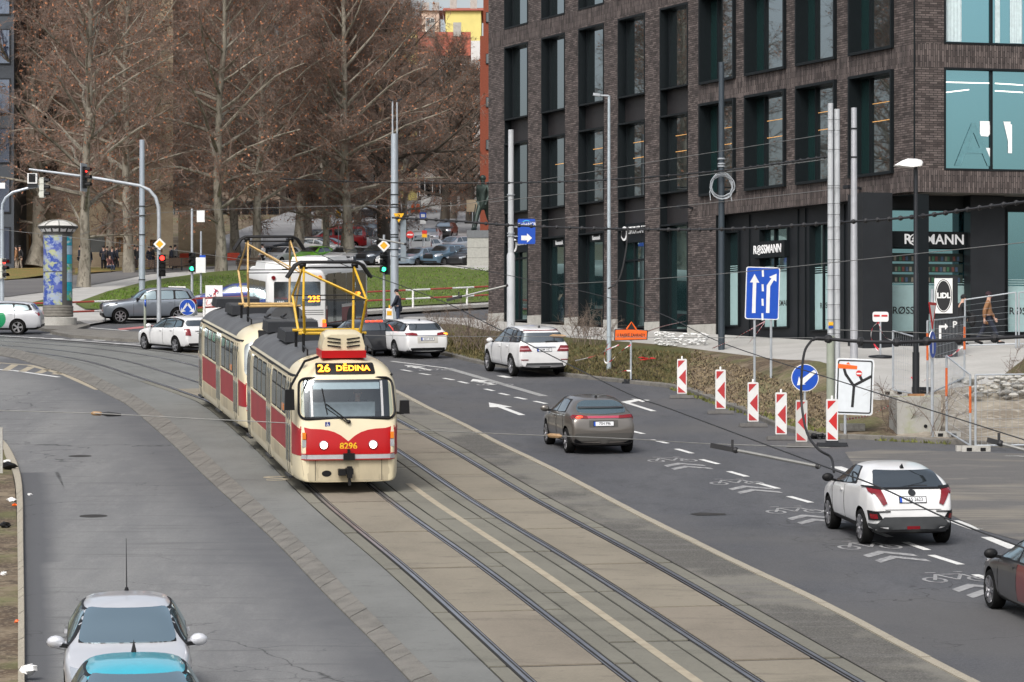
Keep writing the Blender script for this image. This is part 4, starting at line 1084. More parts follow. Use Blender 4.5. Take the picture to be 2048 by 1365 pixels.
def car(sp, name, label, cat, paint, mtx, group=None, detail=2, glass=None, plate='', parts=()):
    key = sp['key']
    if key not in SHELL: SHELL[key] = car_shell(sp)
    body, bvh = SHELL[key]
    root = thing(name, label, cat, group=group, mtx=mtx)
    b = link('body', body, root); set_mat(b, 0, paint)
    L_, W, H, r = sp['L'], sp['W'], sp['H'], sp['r']; gl = glass or m_cargl
    def pt(nm, poly, axis, side, mt, off=.006, res=.07, parent=root, rim=.012):
        off += .004; kk = (key, nm, tuple(poly), axis, side, off)
        if kk not in PCACHE: PCACHE[kk] = patch(bvh, poly, axis, side, off, res, rim).mesh(nm, mt, True)
        me = PCACHE[kk]; o = link(nm, me, parent)
        if me.materials[0] != mt: set_mat(o, 0, mt)
        return o
    Y = lambda d: L_ / 2 - d
    for s in (-1, 1):
        for poly in sp['side']:
            pl = [(Y(d), z) for d, z in poly]
            pt('side_window', rpoly(pl, .06), 'x', s, gl)
        if detail > 1:
            if 'sideframe' in sp: pt('window_trim', rpoly([(Y(d), z) for d, z in sp['sideframe']], .06), 'x', s, sp.get('trimmat', m_black), .003)
            for d in sp.get('seams', ()): 
                zt_ = interp(sp['belt'], d) - .02
                pt('door_seam', [(Y(d) - .007, sp.get('zb', .2) + .14), (Y(d) + .007, sp.get('zb', .2) + .14), (Y(d) + .007, zt_), (Y(d) - .007, zt_)], 'x', s, m_gap, .0035, .2)
            for d, z in sp.get('handles', ()): pt('door_handle', rect(Y(d) - .09, z - .018, Y(d) + .09, z + .018), 'x', s, sp.get('handlemat', paint), .03, .1)
        if 'cladding' in sp:
            for poly in sp['cladding']: pt('sill_trim', [(Y(d), z) for d, z in poly], 'x', s, m_black, .012)
    pt('windscreen', rpoly(sp['front_glass'], .08), 'y', 1, gl, .014, .06)
    pt('rear_window', rpoly(sp['rear_glass'], sp.get('rgr', .08)), 'y', -1, sp.get('rearmat', m_cargl), .014, .05)
    for nm, poly, side, mt, off in sp.get('front', []) + sp.get('rear', []):
        for sx in ((1, -1) if nm.endswith('*') else (1,)):
            pl = [(x * sx, z) for x, z in poly]
            pt(nm.rstrip('*'), pl, 'y', side, mt, off)
    for y in (Y(sp['fo']), Y(sp['fo'] + sp['wb'])):
        for s in (-1, 1): wheel_obj(root, s * (W / 2 - .125), y, r, sp.get('tw', .22), sp.get('spokes', 5), s)
    # mirrors
    if detail > 0:
        for s in (-1, 1):
            d, z = sp['mirror']; m_ = MB()
            m_.ball((s * (W / 2 + .10), Y(d), z + .06), .13, 0, 12, (.95, .55, .68)); m_.bar((s * (W / 2 - .06), Y(d), z - .0), (s * (W / 2 + .06), Y(d), z + .02), .08, .05, 1)
            o = m_.build('mirror', [sp.get('mirrormat') or paint, m_black], root, True)
    if plate is not None and 'plate' in sp:
        side, z, x0 = sp['plate']
        h = bvh.ray_cast(Vector((x0, 9 * side, z)), Vector((0, -side, 0)))
        if h[0] is not None:
            n = h[1]; n = Vector((0, n.y, n.z)).normalized(); u = Vector((-side, 0, 0)); v = n.cross(u)
            q = h[0] + n * .012; m_ = MB()
            m_.prism(rect(-.26, -.055, .26, .055), q, u, v, .015, 0); m_.prism(rect(-.275, -.07, .275, .07), q - n * .004, u, v, .012, 1); m_.prism(rect(-.26, -.055, -.215, .055), q + n * .0015, u, v, .003, 2)
            po = m_.build('number_plate', [m_plate, m_black, m_blue], root)
            if plate: text_obj('plate_text', plate, .105, m_ink, po, q + u * .03, u, v, .001, .001, .85)
    if sp.get('rails') and detail > 0:
        for s in (-1, 1):
            pts = []
            for i in range(9):
                d = lerp(sp['rails'][0], sp['rails'][1], i / 8); h = bvh.ray_cast(Vector((s * W * sp.get('railx', .36), Y(d), 5)), Vector((0, 0, -1)))
                if h[0]: pts.append(h[0] + Vector((0, 0, .045 * math.sin(math.pi * min(1, max(0, i / 8))) ** .4)))
            m_ = MB(); m_.tube(pts, .02, 6); m_.build('roof_rail', sp.get('railmat', m_black), root, True)
    for nm, fn, mt in parts:
        m_ = MB(); fn(m_, bvh, sp); m_.build(nm, mt, root, True)
    return root
PCACHE = {}
def paint(name, col, metal=0., rough=.32, coat=.8):
    return M('paint_' + name, col, rough, metal, .05, 2.5, coat=coat)
p_white = paint('white', (.72, .72, .72)); p_silver = paint('silver', (.62, .63, .66), .35); p_grey = paint('warm_grey', (.155, .14, .125), .5); p_dgrey = paint('dark_grey', (.06, .06, .062), .4)
p_black = paint('black', (.015, .016, .019)); p_teal = paint('turquoise', (.02, .42, .55), .1); p_red = paint('red', (.42, .01, .015)); p_lime = paint('lime', (.2, .55, .03)); p_blue = paint('blue', (.03, .05, .22), .3); p_steel = paint('steel_blue', (.12, .2, .28), .5); p_ice = paint('ice_blue', (.26, .34, .42), .5)
p_slate = paint('slate', (.05, .062, .08), .4); p_glk = paint('blue_grey', (.24, .27, .31), .6); p_rpatch = paint('dark_red', (.16, .022, .022), .1)
def plan_(L_, nose=.74, tail=.80): return [(0, nose), (.12, nose + .09), (.4, .94), (.85, 1.0), (L_ - .8, 1.0), (L_ - .35, .955), (L_ - .1, tail + .08), (L_, tail)]
def mk(key, L_, W, H, wb, fo, r, top, belt, side, fg, rg, **kw):
    d = dict(key=key, L=L_, W=W, H=H, wb=wb, fo=fo, r=r, top=top, belt=belt, plan=plan_(L_, kw.pop('nose', .74), kw.pop('tail', .82)), side=side, front_glass=fg, rear_glass=rg); d.update(kw); return d
# --- five door hatchback with a lens shaped tail (grey) ---
hatch = mk('hatch', 4.25, 1.77, 1.46, 2.62, .90, .325,
    [(0, .62), (.08, .80), (.55, .93), (1.05, 1.02), (1.75, 1.36), (2.15, 1.44), (2.8, 1.46), (3.35, 1.41), (3.65, 1.33), (3.98, 1.10), (4.12, 1.02), (4.20, .9), (4.25, .6)],
    [(0, .72), (1.0, .93), (3.2, 1.02), (4.0, 1.03), (4.25, .8)],
    [[(1.42, .98), (2.28, 1.0), (2.28, 1.34), (1.98, 1.31)], [(2.36, 1.0), (3.25, 1.06), (3.05, 1.33), (2.36, 1.35)]],
    [(-.66, 1.04), (.66, 1.04), (.56, 1.36), (-.56, 1.36)], rpoly([(-.66, 1.07), (0, 1.03), (.66, 1.07), (.60, 1.26), (.42, 1.35), (-.42, 1.35), (-.60, 1.26)], .15),
    rearmat=m_cargl2, tail=.86, seams=(1.35, 2.32, 3.2), handles=((2.1, .88), (3.05, .93)), mirror=(1.35, .95), plate=(-1, .80, 0),
    sideframe=[(1.25, .95), (3.36, 1.04), (3.12, 1.36), (1.9, 1.345)], spokes=7, mirrormat=None,
    front=[('headlight*', [(.45, .68), (.80, .74), (.76, .86), (.42, .78)], 1, m_head, .006), ('grille', rect(-.4, .62, .4, .72), 1, m_black, .006)],
    rear=[('tail_light*', [(.40, .93), (.86, .95), (.88, 1.03), (.42, 1.0)], -1, m_tail, .012), ('tail_band', [(-.42, .94), (.42, .94), (.42, .995), (-.42, .995)], -1, M('tail_band_pink', (.38, .05, .09), .15, var=.05, coat=.5), .010),
          ('spoiler', [(-.60, 1.165), (.60, 1.165), (.58, 1.195), (-.58, 1.195)], -1, p_dgrey, .04),
          ('number_recess', rect(-.38, .715, .38, .89), -1, M('recess_grey', (.09, .085, .078), .4, .4, var=.05), .004),
          ('rear_bumper', [(-.78, .30), (.78, .30), (.74, .56), (-.74, .56)], -1, M('bumper_grey', (.10, .095, .088), .4, .4, var=.05), .012), ('exhaust*', [(.55, .31), (.78, .31), (.74, .43)], -1, m_black, .02)])
# --- large SUV (white) ---
suv = mk('suv', 4.8, 1.93, 1.79, 2.915, .87, .385,
    [(0, .78), (.08, .98), (.5, 1.08), (1.2, 1.16), (1.95, 1.62), (2.4, 1.75), (3.2, 1.79), (4.0, 1.76), (4.42, 1.70), (4.62, 1.40), (4.72, 1.16), (4.78, 1.0), (4.8, .68)],
    [(0, .9), (1.2, 1.10), (3.6, 1.16), (4.7, 1.18), (4.8, 1.0)],
    [[(1.65, 1.15), (2.6, 1.17), (2.6, 1.64), (2.22, 1.61)], [(2.7, 1.17), (3.55, 1.19), (3.45, 1.64), (2.7, 1.64)], [(3.68, 1.21), (4.45, 1.28), (4.32, 1.58), (3.56, 1.63)]],
    [(-.72, 1.2), (.72, 1.2), (.62, 1.62), (-.62, 1.62)], [(-.80, 1.24), (.80, 1.24), (.70, 1.57), (-.70, 1.57)], zb=.26, tail=.88,
    seams=(1.5, 2.65, 3.62), handles=((2.42, 1.03), (3.35, 1.06)), mirror=(1.6, 1.12), plate=(-1, .98, 0), rails=(2.2, 4.2), railmat=m_chrome, spokes=7, mirrormat=None,
    sideframe=[(1.5, 1.12), (4.55, 1.24), (4.36, 1.62), (2.2, 1.67)],
    front=[('headlight*', [(.5, .84), (.9, .88), (.86, 1.0), (.5, .94)], 1, m_head, .006), ('grille', rect(-.42, .62, .42, .9), 1, m_black, .006)],
    rear=[('tail_light*', [(.46, .93), (.98, .92), (.97, 1.12), (.60, 1.13)], -1, m_tail, .014), ('light_strip*', [(.56, 1.0), (.95, 1.0), (.94, 1.03), (.58, 1.03)], -1, M('tail_pale', (.7, .35, .38), .2, var=0, coat=.5), .018), ('chrome_bar', rect(-.42, 1.065, .42, 1.09), -1, m_chrome, .02),
          ('bumper_diffuser', [(-.72, .36), (.72, .36), (.66, .52), (-.66, .52)], -1, M('plastic_grey', (.05, .053, .056), .5, var=.1), .014), ('skid_plate', [(-.66, .40), (.66, .40), (.64, .44), (-.64, .44)], -1, m_alloy, .022), ('reflector*', rect(.60, .62, .92, .65), -1, m_tail, .012), ('roof_spoiler', rect(-.68, 1.635, .68, 1.655), -1, m_tail, .012)])
# --- estate (white) ---
def estate(key, L_, W, H, lamps, r=.335):
    return mk(key, L_, W, H, 2.75, .93, r,
    [(0, .6), (.08, .76), (.6, .88), (1.2, .97), (2.0, 1.36), (2.5, H - .03), (3.2, H), (4.1, H - .04), (4.5 * L_ / 4.95, H - .10), (L_ - .22, 1.10), (L_ - .1, 1.0), (L_ - .03, .86), (L_, .55)],
    [(0, .72), (1.1, .92), (3.6, 1.0), (L_ - .1, 1.03), (L_, .85)],
    [[(1.68, .97), (2.55, .99), (2.55, H - .13), (2.2, H - .15)], [(2.63, .99), (3.5, 1.02), (3.45, H - .13), (2.63, H - .12)], [(3.58, 1.03), (L_ - .5, 1.10), (L_ - .62, H - .19), (3.53, H - .14)]],
    [(-.66, .99), (.66, .99), (.57, H - .13), (-.57, H - .13)], [(-.68, 1.10), (.68, 1.10), (.60, H - .15), (-.60, H - .15)],
    seams=(1.5, 2.6, 3.55), handles=((2.4, .88), (3.35, .92)), mirror=(1.6, .97), plate=(-1, .78, 0), rails=(2.2, 4.2), sideframe=[(1.55, .95), (L_ - .36, 1.07), (L_ - .52, H - .15), (2.15, H - .105)], spokes=5, tail=.85,
    front=[('headlight*', [(.42, .66), (.82, .70), (.78, .80), (.42, .75)], 1, m_head, .006), ('grille', rect(-.38, .5, .38, .7), 1, m_black, .006)],
    rear=lamps + [('bumper_lower', [(-.72, .28), (.72, .28), (.70, .44), (-.70, .44)], -1, m_black, .012), ('chrome_bar', rect(-.40, .90, .40, .92), -1, m_chrome, .014)])
wagon = estate('wagon', 4.95, 1.86, 1.5, [('tail_light*', [(.40, .90), (.86, .93), (.90, 1.0), (.60, 1.02), (.42, .99)], -1, m_tail, .014), ('dirty_panel', rect(-.42, .62, .42, .86), -1, M('paint_dusty', (.52, .50, .46), .5, var=.15, scale=4), .004)])
octav = estate('octav', 4.57, 1.77, 1.47, [('tail_light*', [(.60, .74), (.80, .74), (.79, 1.0), (.62, 1.0)], -1, m_tail, .014)])
peug = estate('peug', 4.70, 1.83, 1.48, [('tail_light*', [(.56, .84), (.90, .84), (.88, .98), (.62, .98)], -1, m_tail, .014)])
# --- coupe shaped crossover (white) ---
chr_ = mk('chr', 4.36, 1.80, 1.555, 2.64, .95, .345,
    [(0, .66), (.08, .86), (.5, .98), (1.1, 1.08), (1.8, 1.44), (2.25, 1.54), (2.8, 1.555), (3.35, 1.50), (3.62, 1.44), (3.95, 1.18), (4.12, 1.12), (4.22, 1.06), (4.32, .90), (4.36, .6)],
    [(0, .78), (1.1, 1.0), (3.0, 1.12), (3.8, 1.20), (4.1, 1.13), (4.36, .85)],
    [[(1.45, 1.06), (2.3, 1.09), (2.3, 1.43), (2.0, 1.40)], [(2.36, 1.10), (3.05, 1.17), (2.75, 1.44), (2.36, 1.44)]],
    [(-.64, 1.1), (.64, 1.1), (.55, 1.43), (-.55, 1.43)], [(-.72, 1.14), (.72, 1.14), (.60, 1.435), (-.60, 1.435)], zb=.25, tail=.80,
    seams=(1.35, 2.33), handles=((2.1, .95),), mirror=(1.4, 1.05), plate=(-1, .93, 0), mirrormat=m_black, sideframe=[(1.3, 1.02), (3.2, 1.15), (2.8, 1.46), (1.95, 1.43)], spokes=10,
    cladding=[[(.42, .34), (.62, .68), (1.0, .76), (1.35, .66), (1.5, .42), (3.05, .42), (3.2, .66), (3.55, .77), (3.95, .68), (4.15, .40), (3.9, .30), (3.2, .30), (1.4, .29)]] if 0 else [[(1.42, .27), (3.1, .27), (3.12, .40), (1.40, .40)]],
    front=[('headlight*', [(.45, .76), (.82, .84), (.78, .94), (.45, .84)], 1, m_head, .006), ('grille', rect(-.4, .5, .4, .7), 1, m_black, .006)],
    rear=[('tail_light*', [(.52, .86), (.60, .82), (.74, 1.04), (.88, 1.10), (.86, 1.16), (.62, 1.145)], -1, m_tail, .022), ('lamp_cap*', [(.60, 1.10), (.86, 1.14), (.85, 1.165), (.58, 1.15)], -1, m_black, .028),
          ('hatch_ledge', [(-.74, 1.115), (.74, 1.115), (.72, 1.14), (-.72, 1.14)], -1, m_black, .018), ('badge', circ(.075, 16, 0, 1.055, .055), -1, m_dark, .012),
          ('bumper_dark', [(-.80, .30), (.80, .30), (.82, .46), (.72, .47), (.58, .60), (-.58, .60), (-.72, .47), (-.82, .46)], -1, M('plastic_grey', (.05, .053, .056), .5, var=.1), .014),
          ('fog_housing*', [(.60, .55), (.82, .53), (.84, .70), (.70, .70)], -1, m_black, .016), ('fog_lamp*', [(.70, .57), (.80, .57), (.81, .66), (.72, .66)], -1, m_tail, .024), ('fog_trim*', [(.46, .70), (.84, .69), (.84, .715), (.46, .72)], -1, m_black, .018), ('rear_fog', rect(-.13, .36, .13, .42), -1, m_tail, .024), ('dirty_seam', [(-.56, .735), (.56, .735), (.56, .745), (-.56, .745)], -1, m_gap, .004)])
# --- compact hatch seen from the front (silver / turquoise) ---
golf = mk('golf', 4.15, 1.735, 1.44, 2.51, .86, .315,
    [(0, .58), (.06, .74), (.4, .86), (1.05, .96), (1.80, 1.34), (2.2, 1.42), (2.7, 1.44), (3.5, 1.40), (3.75, 1.33), (4.0, 1.0), (4.08, .9), (4.13, .8), (4.15, .5)],
    [(0, .70), (1.0, .90), (3.4, .96), (4.15, .8)],
    [[(1.42, .95), (2.28, .97), (2.28, 1.31), (1.98, 1.29)], [(2.36, .97), (3.3, 1.0), (3.12, 1.30), (2.36, 1.32)]],
    [(-.67, .985), (.67, .985), (.555, 1.345), (-.555, 1.345)], [(-.62, 1.02), (.62, 1.02), (.55, 1.30), (-.55, 1.30)], zb=.18,
    seams=(1.32, 2.32), handles=((2.1, .85), (3.05, .88)), mirror=(1.30, .93), sideframe=[(1.25, .92), (3.45, .97), (3.2, 1.34), (1.9, 1.33)],
    front=[('headlight*', [(.36, .62), (.74, .65), (.76, .78), (.40, .76)], 1, m_head, .008), ('grille', rect(-.33, .64, .33, .74), 1, m_black, .008), ('bumper_grille', rect(-.5, .32, .5, .44), 1, m_black, .008), ('windscreen_edge', [(-.66, .985), (.66, .985), (.655, 1.012), (-.655, 1.012)], 1, m_black, .010)],
    rear=[('tail_light*', [(.60, .72), (.82, .72), (.80, .98), (.62, .98)], -1, m_tail, .012)], plate=(1, .48, 0))
mini = dict(golf); mini['key'] = 'teal'; mini['mirror'] = (1.3, .95)
# --- boxy SUV ---
glk = mk('glk', 4.52, 1.84, 1.69, 2.755, .82, .365,
    [(0, .80), (.06, .98), (.5, 1.06), (1.45, 1.14), (1.95, 1.56), (2.3, 1.66), (3.0, 1.69), (4.0, 1.66), (4.22, 1.60), (4.40, 1.22), (4.45, 1.1), (4.5, .95), (4.52, .6)],
    [(0, .9), (1.4, 1.08), (4.4, 1.14), (4.52, .9)],
    [[(1.72, 1.13), (2.52, 1.14), (2.52, 1.53), (2.08, 1.51)], [(2.6, 1.14), (3.35, 1.15), (3.35, 1.54), (2.6, 1.54)], [(3.45, 1.16), (4.12, 1.18), (3.95, 1.50), (3.45, 1.53)]],
    [(-.70, 1.18), (.70, 1.18), (.62, 1.55), (-.62, 1.55)], [(-.70, 1.2), (.70, 1.2), (.64, 1.52), (-.64, 1.52)], zb=.24, spokes=7,
    seams=(1.45, 2.56, 3.4), handles=((2.35, 1.0), (3.2, 1.02)), mirror=(1.62, 1.1), sideframe=[(1.6, 1.1), (4.25, 1.15), (4.0, 1.55), (2.05, 1.56)], rails=(2.1, 4.0), railmat=m_chrome,
    cladding=[[(1.3, .26), (3.25, .26), (3.25, .36), (1.3, .36)]], mirrormat=m_black,
    front=[('headlight*', [(.5, .82), (.88, .84), (.86, 1.0), (.5, 1.0)], 1, m_head, .01), ('grille', rect(-.42, .66, .42, .98), 1, m_black, .01), ('bumper_dark', rect(-.7, .32, .7, .5), 1, m_black, .01)],
    rear=[('tail_light*', [(.68, .92), (.90, .92), (.88, 1.16), (.70, 1.16)], -1, m_tail, .012)])
# --- vans ---
van = mk('van', 5.0, 1.92, 1.98, 3.0, .9, .34,
    [(0, .8), (.06, 1.0), (.4, 1.12), (.95, 1.25), (1.6, 1.78), (2.0, 1.93), (2.8, 1.98), (4.6, 1.96), (4.9, 1.85), (4.96, 1.2), (5.0, .7)],
    [(0, .95), (1.0, 1.15), (4.9, 1.2), (5.0, .9)],
    [[(1.35, 1.18), (2.1, 1.2), (2.1, 1.72), (1.75, 1.68)], [(2.25, 1.22), (3.4, 1.22), (3.4, 1.74), (2.25, 1.74)], [(3.55, 1.22), (4.6, 1.22), (4.6, 1.73), (3.55, 1.74)]],
    [(-.78, 1.25), (.78, 1.25), (.70, 1.76), (-.70, 1.76)], [(-.72, 1.22), (.72, 1.22), (.68, 1.72), (-.68, 1.72)], mirror=(1.3, 1.2), zb=.24,
    front=[('headlight*', [(.5, .78), (.9, .82), (.88, 1.02), (.52, .98)], 1, m_head, .01), ('grille', rect(-.45, .72, .45, .9), 1, m_black, .01)], rear=[('tail_light*', rect(.78, .8, .9, 1.2), -1, m_tail, .01)])
fiesta = dict(golf); fiesta.update(key='fiesta', H=1.5, r=.33, mirrormat=m_black, spokes=5)
def antenna(d, ln=.75, lean=.35):
    def f(m_, bvh, sp):
        p = bvh.ray_cast(Vector((0, sp['L'] / 2 - d, 5)), Vector((0, 0, -1)))[0]; m_.lathe([(.035, 0), (.02, .05)], 8, 0, p); m_.tube([p, p + Vector((0, -lean, ln)) if lean else p + Vector((0, 0, ln))], [.011, .004], 5)
    return ('antenna', f, m_black)
def fin(d, sz=.14):
    def f(m_, bvh, sp):
        p = bvh.ray_cast(Vector((0, sp['L'] / 2 - d, 5)), Vector((0, 0, -1)))[0]; m_.add([p + Vector(q) for q in ((-.03, .1, -.01), (.03, .1, -.01), (.035, -.08, -.01), (-.035, -.08, -.01), (0, -.07, sz * .75))], [(0, 1, 4), (1, 2, 4), (2, 3, 4), (3, 0, 4), (3, 2, 1, 0)])
    return ('antenna', f, m_black)
def wiper(side, pts, off=.03, wd=.02):
    def f(m_, bvh, sp):
        q = []
        for x, z in pts:
            h = bvh.ray_cast(Vector((x, 9 * side, z)), Vector((0, -side, 0)))
            if h[0]: q.append(h[0] + Vector((0, side * off, 0)))
        m_.tube(q, wd, 5)
    return ('wiper', f, m_black)
def lights_on(xs, z, side, r_, mt, nm):
    def f(m_, bvh, sp):
        for x in xs:
            h = bvh.ray_cast(Vector((x, 9 * side, z)), Vector((0, -side, 0)))
            if h[0]: m_.ball(h[0] + Vector((0, side * .012, 0)), r_, 0, 8, (1.5, .3, .7))
    return (nm, f, mt)
# placement: rear axle centre at a pixel, heading in degrees left of straight away
def at_rear(px, py, yaw, sp):
    yaw = math.radians(yaw); m = plane_mtx(G(px, py, .0), yaw); h = m.to_3x3() @ Vector((0, 1, 0))
    m.translation = m.translation + h * (sp['fo'] + sp['wb'] - sp['L'] / 2); return m
car(chr_, 'crossover_car', 'white coupe styled crossover with dark lower bumper driving away on the right', 'car', p_white, at_rear(1806, 1086, 8, chr_), plate='9AS 2623', parts=(fin(3.4, .12), wiper(-1, [(-.02, 1.16), (.15, 1.175), (.36, 1.17)])))
car(hatch, 'hatchback_car', 'brownish grey hatchback with a red light band across its tail, brake light lit', 'car', p_grey, at_rear(1196, 905, 10.5, hatch), plate='7SH F96', parts=(fin(3.2, .1), lights_on((-.62,), .965, -1, .07, m_taillit, 'brake_light')))
car(suv, 'suv_car', 'white SUV with roof rails passing the grassy bank', 'car', p_white, at_rear(1072, 752, 17, suv), plate='4AM 1157', parts=(wiper(-1, [(.05, 1.265), (.3, 1.275), (.5, 1.27)]), fin(4.1, .12)))
car(wagon, 'estate_car', 'dusty white estate car with tail lamps lit beside the bare shrubs', 'car', p_white, at_rear(832, 715, 23, wagon), plate='6AT 3018', parts=(fin(4.0, .1), lights_on((.76,), .96, -1, .07, M('amber_lit', (1, .3, .03), .3, var=0, emit=1.8), 'indicator')))
car(golf, 'hatchback_car', 'dark hatchback with red lamps half hidden behind the red tram', 'car', p_black, at_rear(741, 712, 22, golf), plate=None, glass=m_cargl, parts=(lights_on((.66,), .86, -1, .08, m_taillit, 'brake_light'), lights_on((-.2, 0, .2, .35), 1.36, -1, .07, m_taillit, 'brake_light')))
car(octav, 'estate_car', 'white estate car waiting left of the rear tram car', 'car', p_white, at_rear(389, 706, 33, octav), plate=None, glass=m_cargl2)
car(glk, 'suv_car', 'silver grey boxy SUV crossing in front of the lawn', 'car', p_glk, at_rear(352, 645, 104, glk), plate=None, glass=m_cargl2)
pg = car(peug, 'estate_car', 'silver estate car with a green round door emblem leaving at the left edge', 'car', p_silver, at_rear(40, 668, 92, peug), plate=None, glass=m_cargl2)
m_ = patch(SHELL['peug'][1], circ(.42, 24, peug['L'] / 2 - 2.75, .70), 'x', 1, .007); m_.build('door_emblem', M('emblem_green', (.01, .25, .10), .4, var=0), pg)
m_ = patch(SHELL['peug'][1], circ(.42, 24, peug['L'] / 2 - 2.75, .70), 'x', -1, .007); m_.build('door_emblem', M('emblem_green', (.01, .25, .10), .4, var=0), pg)
def at_front(px, py, s, yaw, sp, zup, d):
    "car coming towards the bridge, the point d behind its nose and zup above the street seen at a pixel"
    Y = F / ((py - 332) / (ZC - zup)); X = (px - 1024) * Y / F
    m = plane_mtx(Vector((X, Y, K * Y)), math.radians(yaw)); h = m.to_3x3() @ Vector((0, 1, 0)); m.translation += h * (d - sp['L'] / 2) * 1.0; return m
sg_ = car(golf, 'hatchback_car', 'silver hatchback with a whip antenna coming towards the bridge', 'car', p_silver, at_front(256, 1288, 150, 187, golf, .97, 1.08), glass=m_cargl2, parts=(antenna(3.45, .72, .25), wiper(1, [(-.6, 1.0), (-.2, 1.005), (.1, 1.0)], .02, .012), wiper(1, [(.0, 1.0), (.35, 1.005), (.6, 1.0)], .02, .012)))
car(mini, 'hatchback_car', 'turquoise car in front of the silver hatchback at the bottom edge', 'car', p_teal, at_front(276, 1350, 162, 188, mini, 1.35, 1.82), glass=m_cargl2, parts=(fin(3.45, .2),))
for s_ in ():
    pass
ft = car(fiesta, 'hatchback_car', 'dark grey hatchback, dark red over its rear door, cut off by the right edge', 'car', p_dgrey, at_front(2075, 1215, 121, 9, fiesta, .0, .86), plate=None, glass=m_cargl2)
bv = SHELL['fiesta'][1]; Yf = lambda d: fiesta['L'] / 2 - d
for s in (-1, 1):  # dark red patch laid over the grey body at the rear door
    m_ = patch(bv, [(Yf(2.33), .33), (Yf(3.0), .33), (Yf(3.42), .72), (Yf(3.40), .93), (Yf(2.33), .93)], 'x', s, .004); o = m_.build('door_patch', p_rpatch, ft, True); o['label'] = 'dark red patch over the rear door'
# --- parked and distant cars: (px, base py, yaw, kind, paint, label)
parked = [
 (522, 531, 150, hatch, p_slate, 'slate blue parked hatchback at the left end of the front row'),
 (562, 531, 152, golf, p_white, 'white parked hatchback next to the lime green car'),
 (628, 531, 150, hatch, p_lime, 'lime green parked hatchback'),
 (688, 531, 152, octav, p_white, 'white parked estate right of the lime green car'),
 (722, 532, 150, golf, p_silver, 'pale parked hatchback between the tree trunks'),
 (755, 534, 150, glk, p_slate, 'dark parked SUV behind the yellow diamond sign'),
 (775, 534, 150, golf, p_white, 'white parked hatchback half behind the silver tram pole'),
 (835, 534, 150, octav, p_ice, 'ice blue parked saloon right of the silver tram pole'),
 (888, 534, 150, glk, p_steel, 'steel blue parked SUV beside the statue pedestal'),
 (935, 534, 152, hatch, p_black, 'black parked hatchback touching the statue pedestal'),
 (905, 508, 150, octav, p_silver, 'silver parked estate in the second row behind the steel blue SUV'),
 (603, 510, 78, wagon, p_slate, 'dark parked estate with chrome window frame seen from its side'),
 (640, 512, 250, golf, p_white, 'white parked hatchback beside the red hatchback'),
 (662, 510, 250, golf, p_red, 'red parked hatchback below the red van'),
 (672, 500, 100, van, p_red, 'red parked van behind the tree trunks'),
 (765, 505, 183, van, p_white, 'white van facing down the street with its lamp lit'),
 (835, 512, 8, van, p_white, 'white small van seen from behind at the no entry sign'),
 (848, 512, 150, golf, p_white, 'white parked hatchback just below the no entry sign'),
 (862, 488, 176, hatch, p_silver, 'silver car facing the camera behind the no entry sign'),
 (890, 480, 172, glk, p_dgrey, 'dark SUV with pale bonnet parked up the street'),
 (870, 415, 176, hatch, p_blue, 'blue car highest up the street'),
 (728, 440, 100, glk, p_black, 'black SUV parked high up behind the trunks'),
 (720, 478, 110, golf, p_slate, 'dark car parked below the black SUV'),
 (620, 492, 95, golf, p_slate, 'dark grey hatchback parked behind the red van'),
]
for px, py, yaw, sp, pnt, lab in parked:
    p = on(px, py)
    car(sp, 'parked_car' if sp is not van else 'parked_van', lab, 'car' if sp is not van else 'van', pnt, plane_mtx(p, math.radians(yaw)), 'cars parked on the street above the lawn', 0, plate='' if yaw > 120 else None)
p = G(470, 622); car(hatch, 'parked_car', 'blue car half hidden between the graffiti board and the bus', 'car', p_blue, plane_mtx(p, math.radians(90)), None, 0, plate=None)
# ------------------------------------------------------------------ the two coupled tram cars
p_cream = M('tram_cream', (.66, .58, .40), .38, 0, .07, 1.2, coat=.4)
p_tred = M('tram_red', (.40, .004, .006), .4, 0, .07, 1.5, coat=.15, spec=.3)
p_tside = M('tram_red_side', (.32, .018, .024), .45, 0, .10, 1.2, coat=.1, spec=.35)
p_troof = layered('tram_roof_grey', (.085, .088, .093), [(1.2, (1, 1, 1), .45, .65, (.13, .135, .14), .7), (6, (1, 1, 1), .55, .7, (.05, .05, .055), .5)], .6, .1, 20)
m_skirt = layered('tram_skirt', (.52, .45, .31), [(1.3, (1, 1, .25), .45, .65, (.36, .31, .22), .8), (6, (1, 1, .3), .58, .7, (.2, .17, .12), .6)], .55, 0)
m_tgl = glass_mat('tram_side_glass', (.7, .78, .8), .2, (.02, .024, .026), .05)
m_tws = glass_mat('tram_windscreen', (.85, .93, 1.0), .05, (.05, .06, .07), .03, .84)
m_led = M('led_amber', (1, .33, .02), .5, var=0, emit=2.6)
m_lamp = M('lamp_lit', (1, .93, .8), .3, var=0, emit=6)
m_panto = M('pantograph_yellow', (.62, .37, .015), .45, var=.12)
m_pdull = M('pantograph_ochre', (.52, .34, .13), .55, var=.18)
m_blue2 = M('sticker_blue', (.01, .03, .2), .5, var=0)
TL, TW, TH = 14.0, 2.46, 3.12
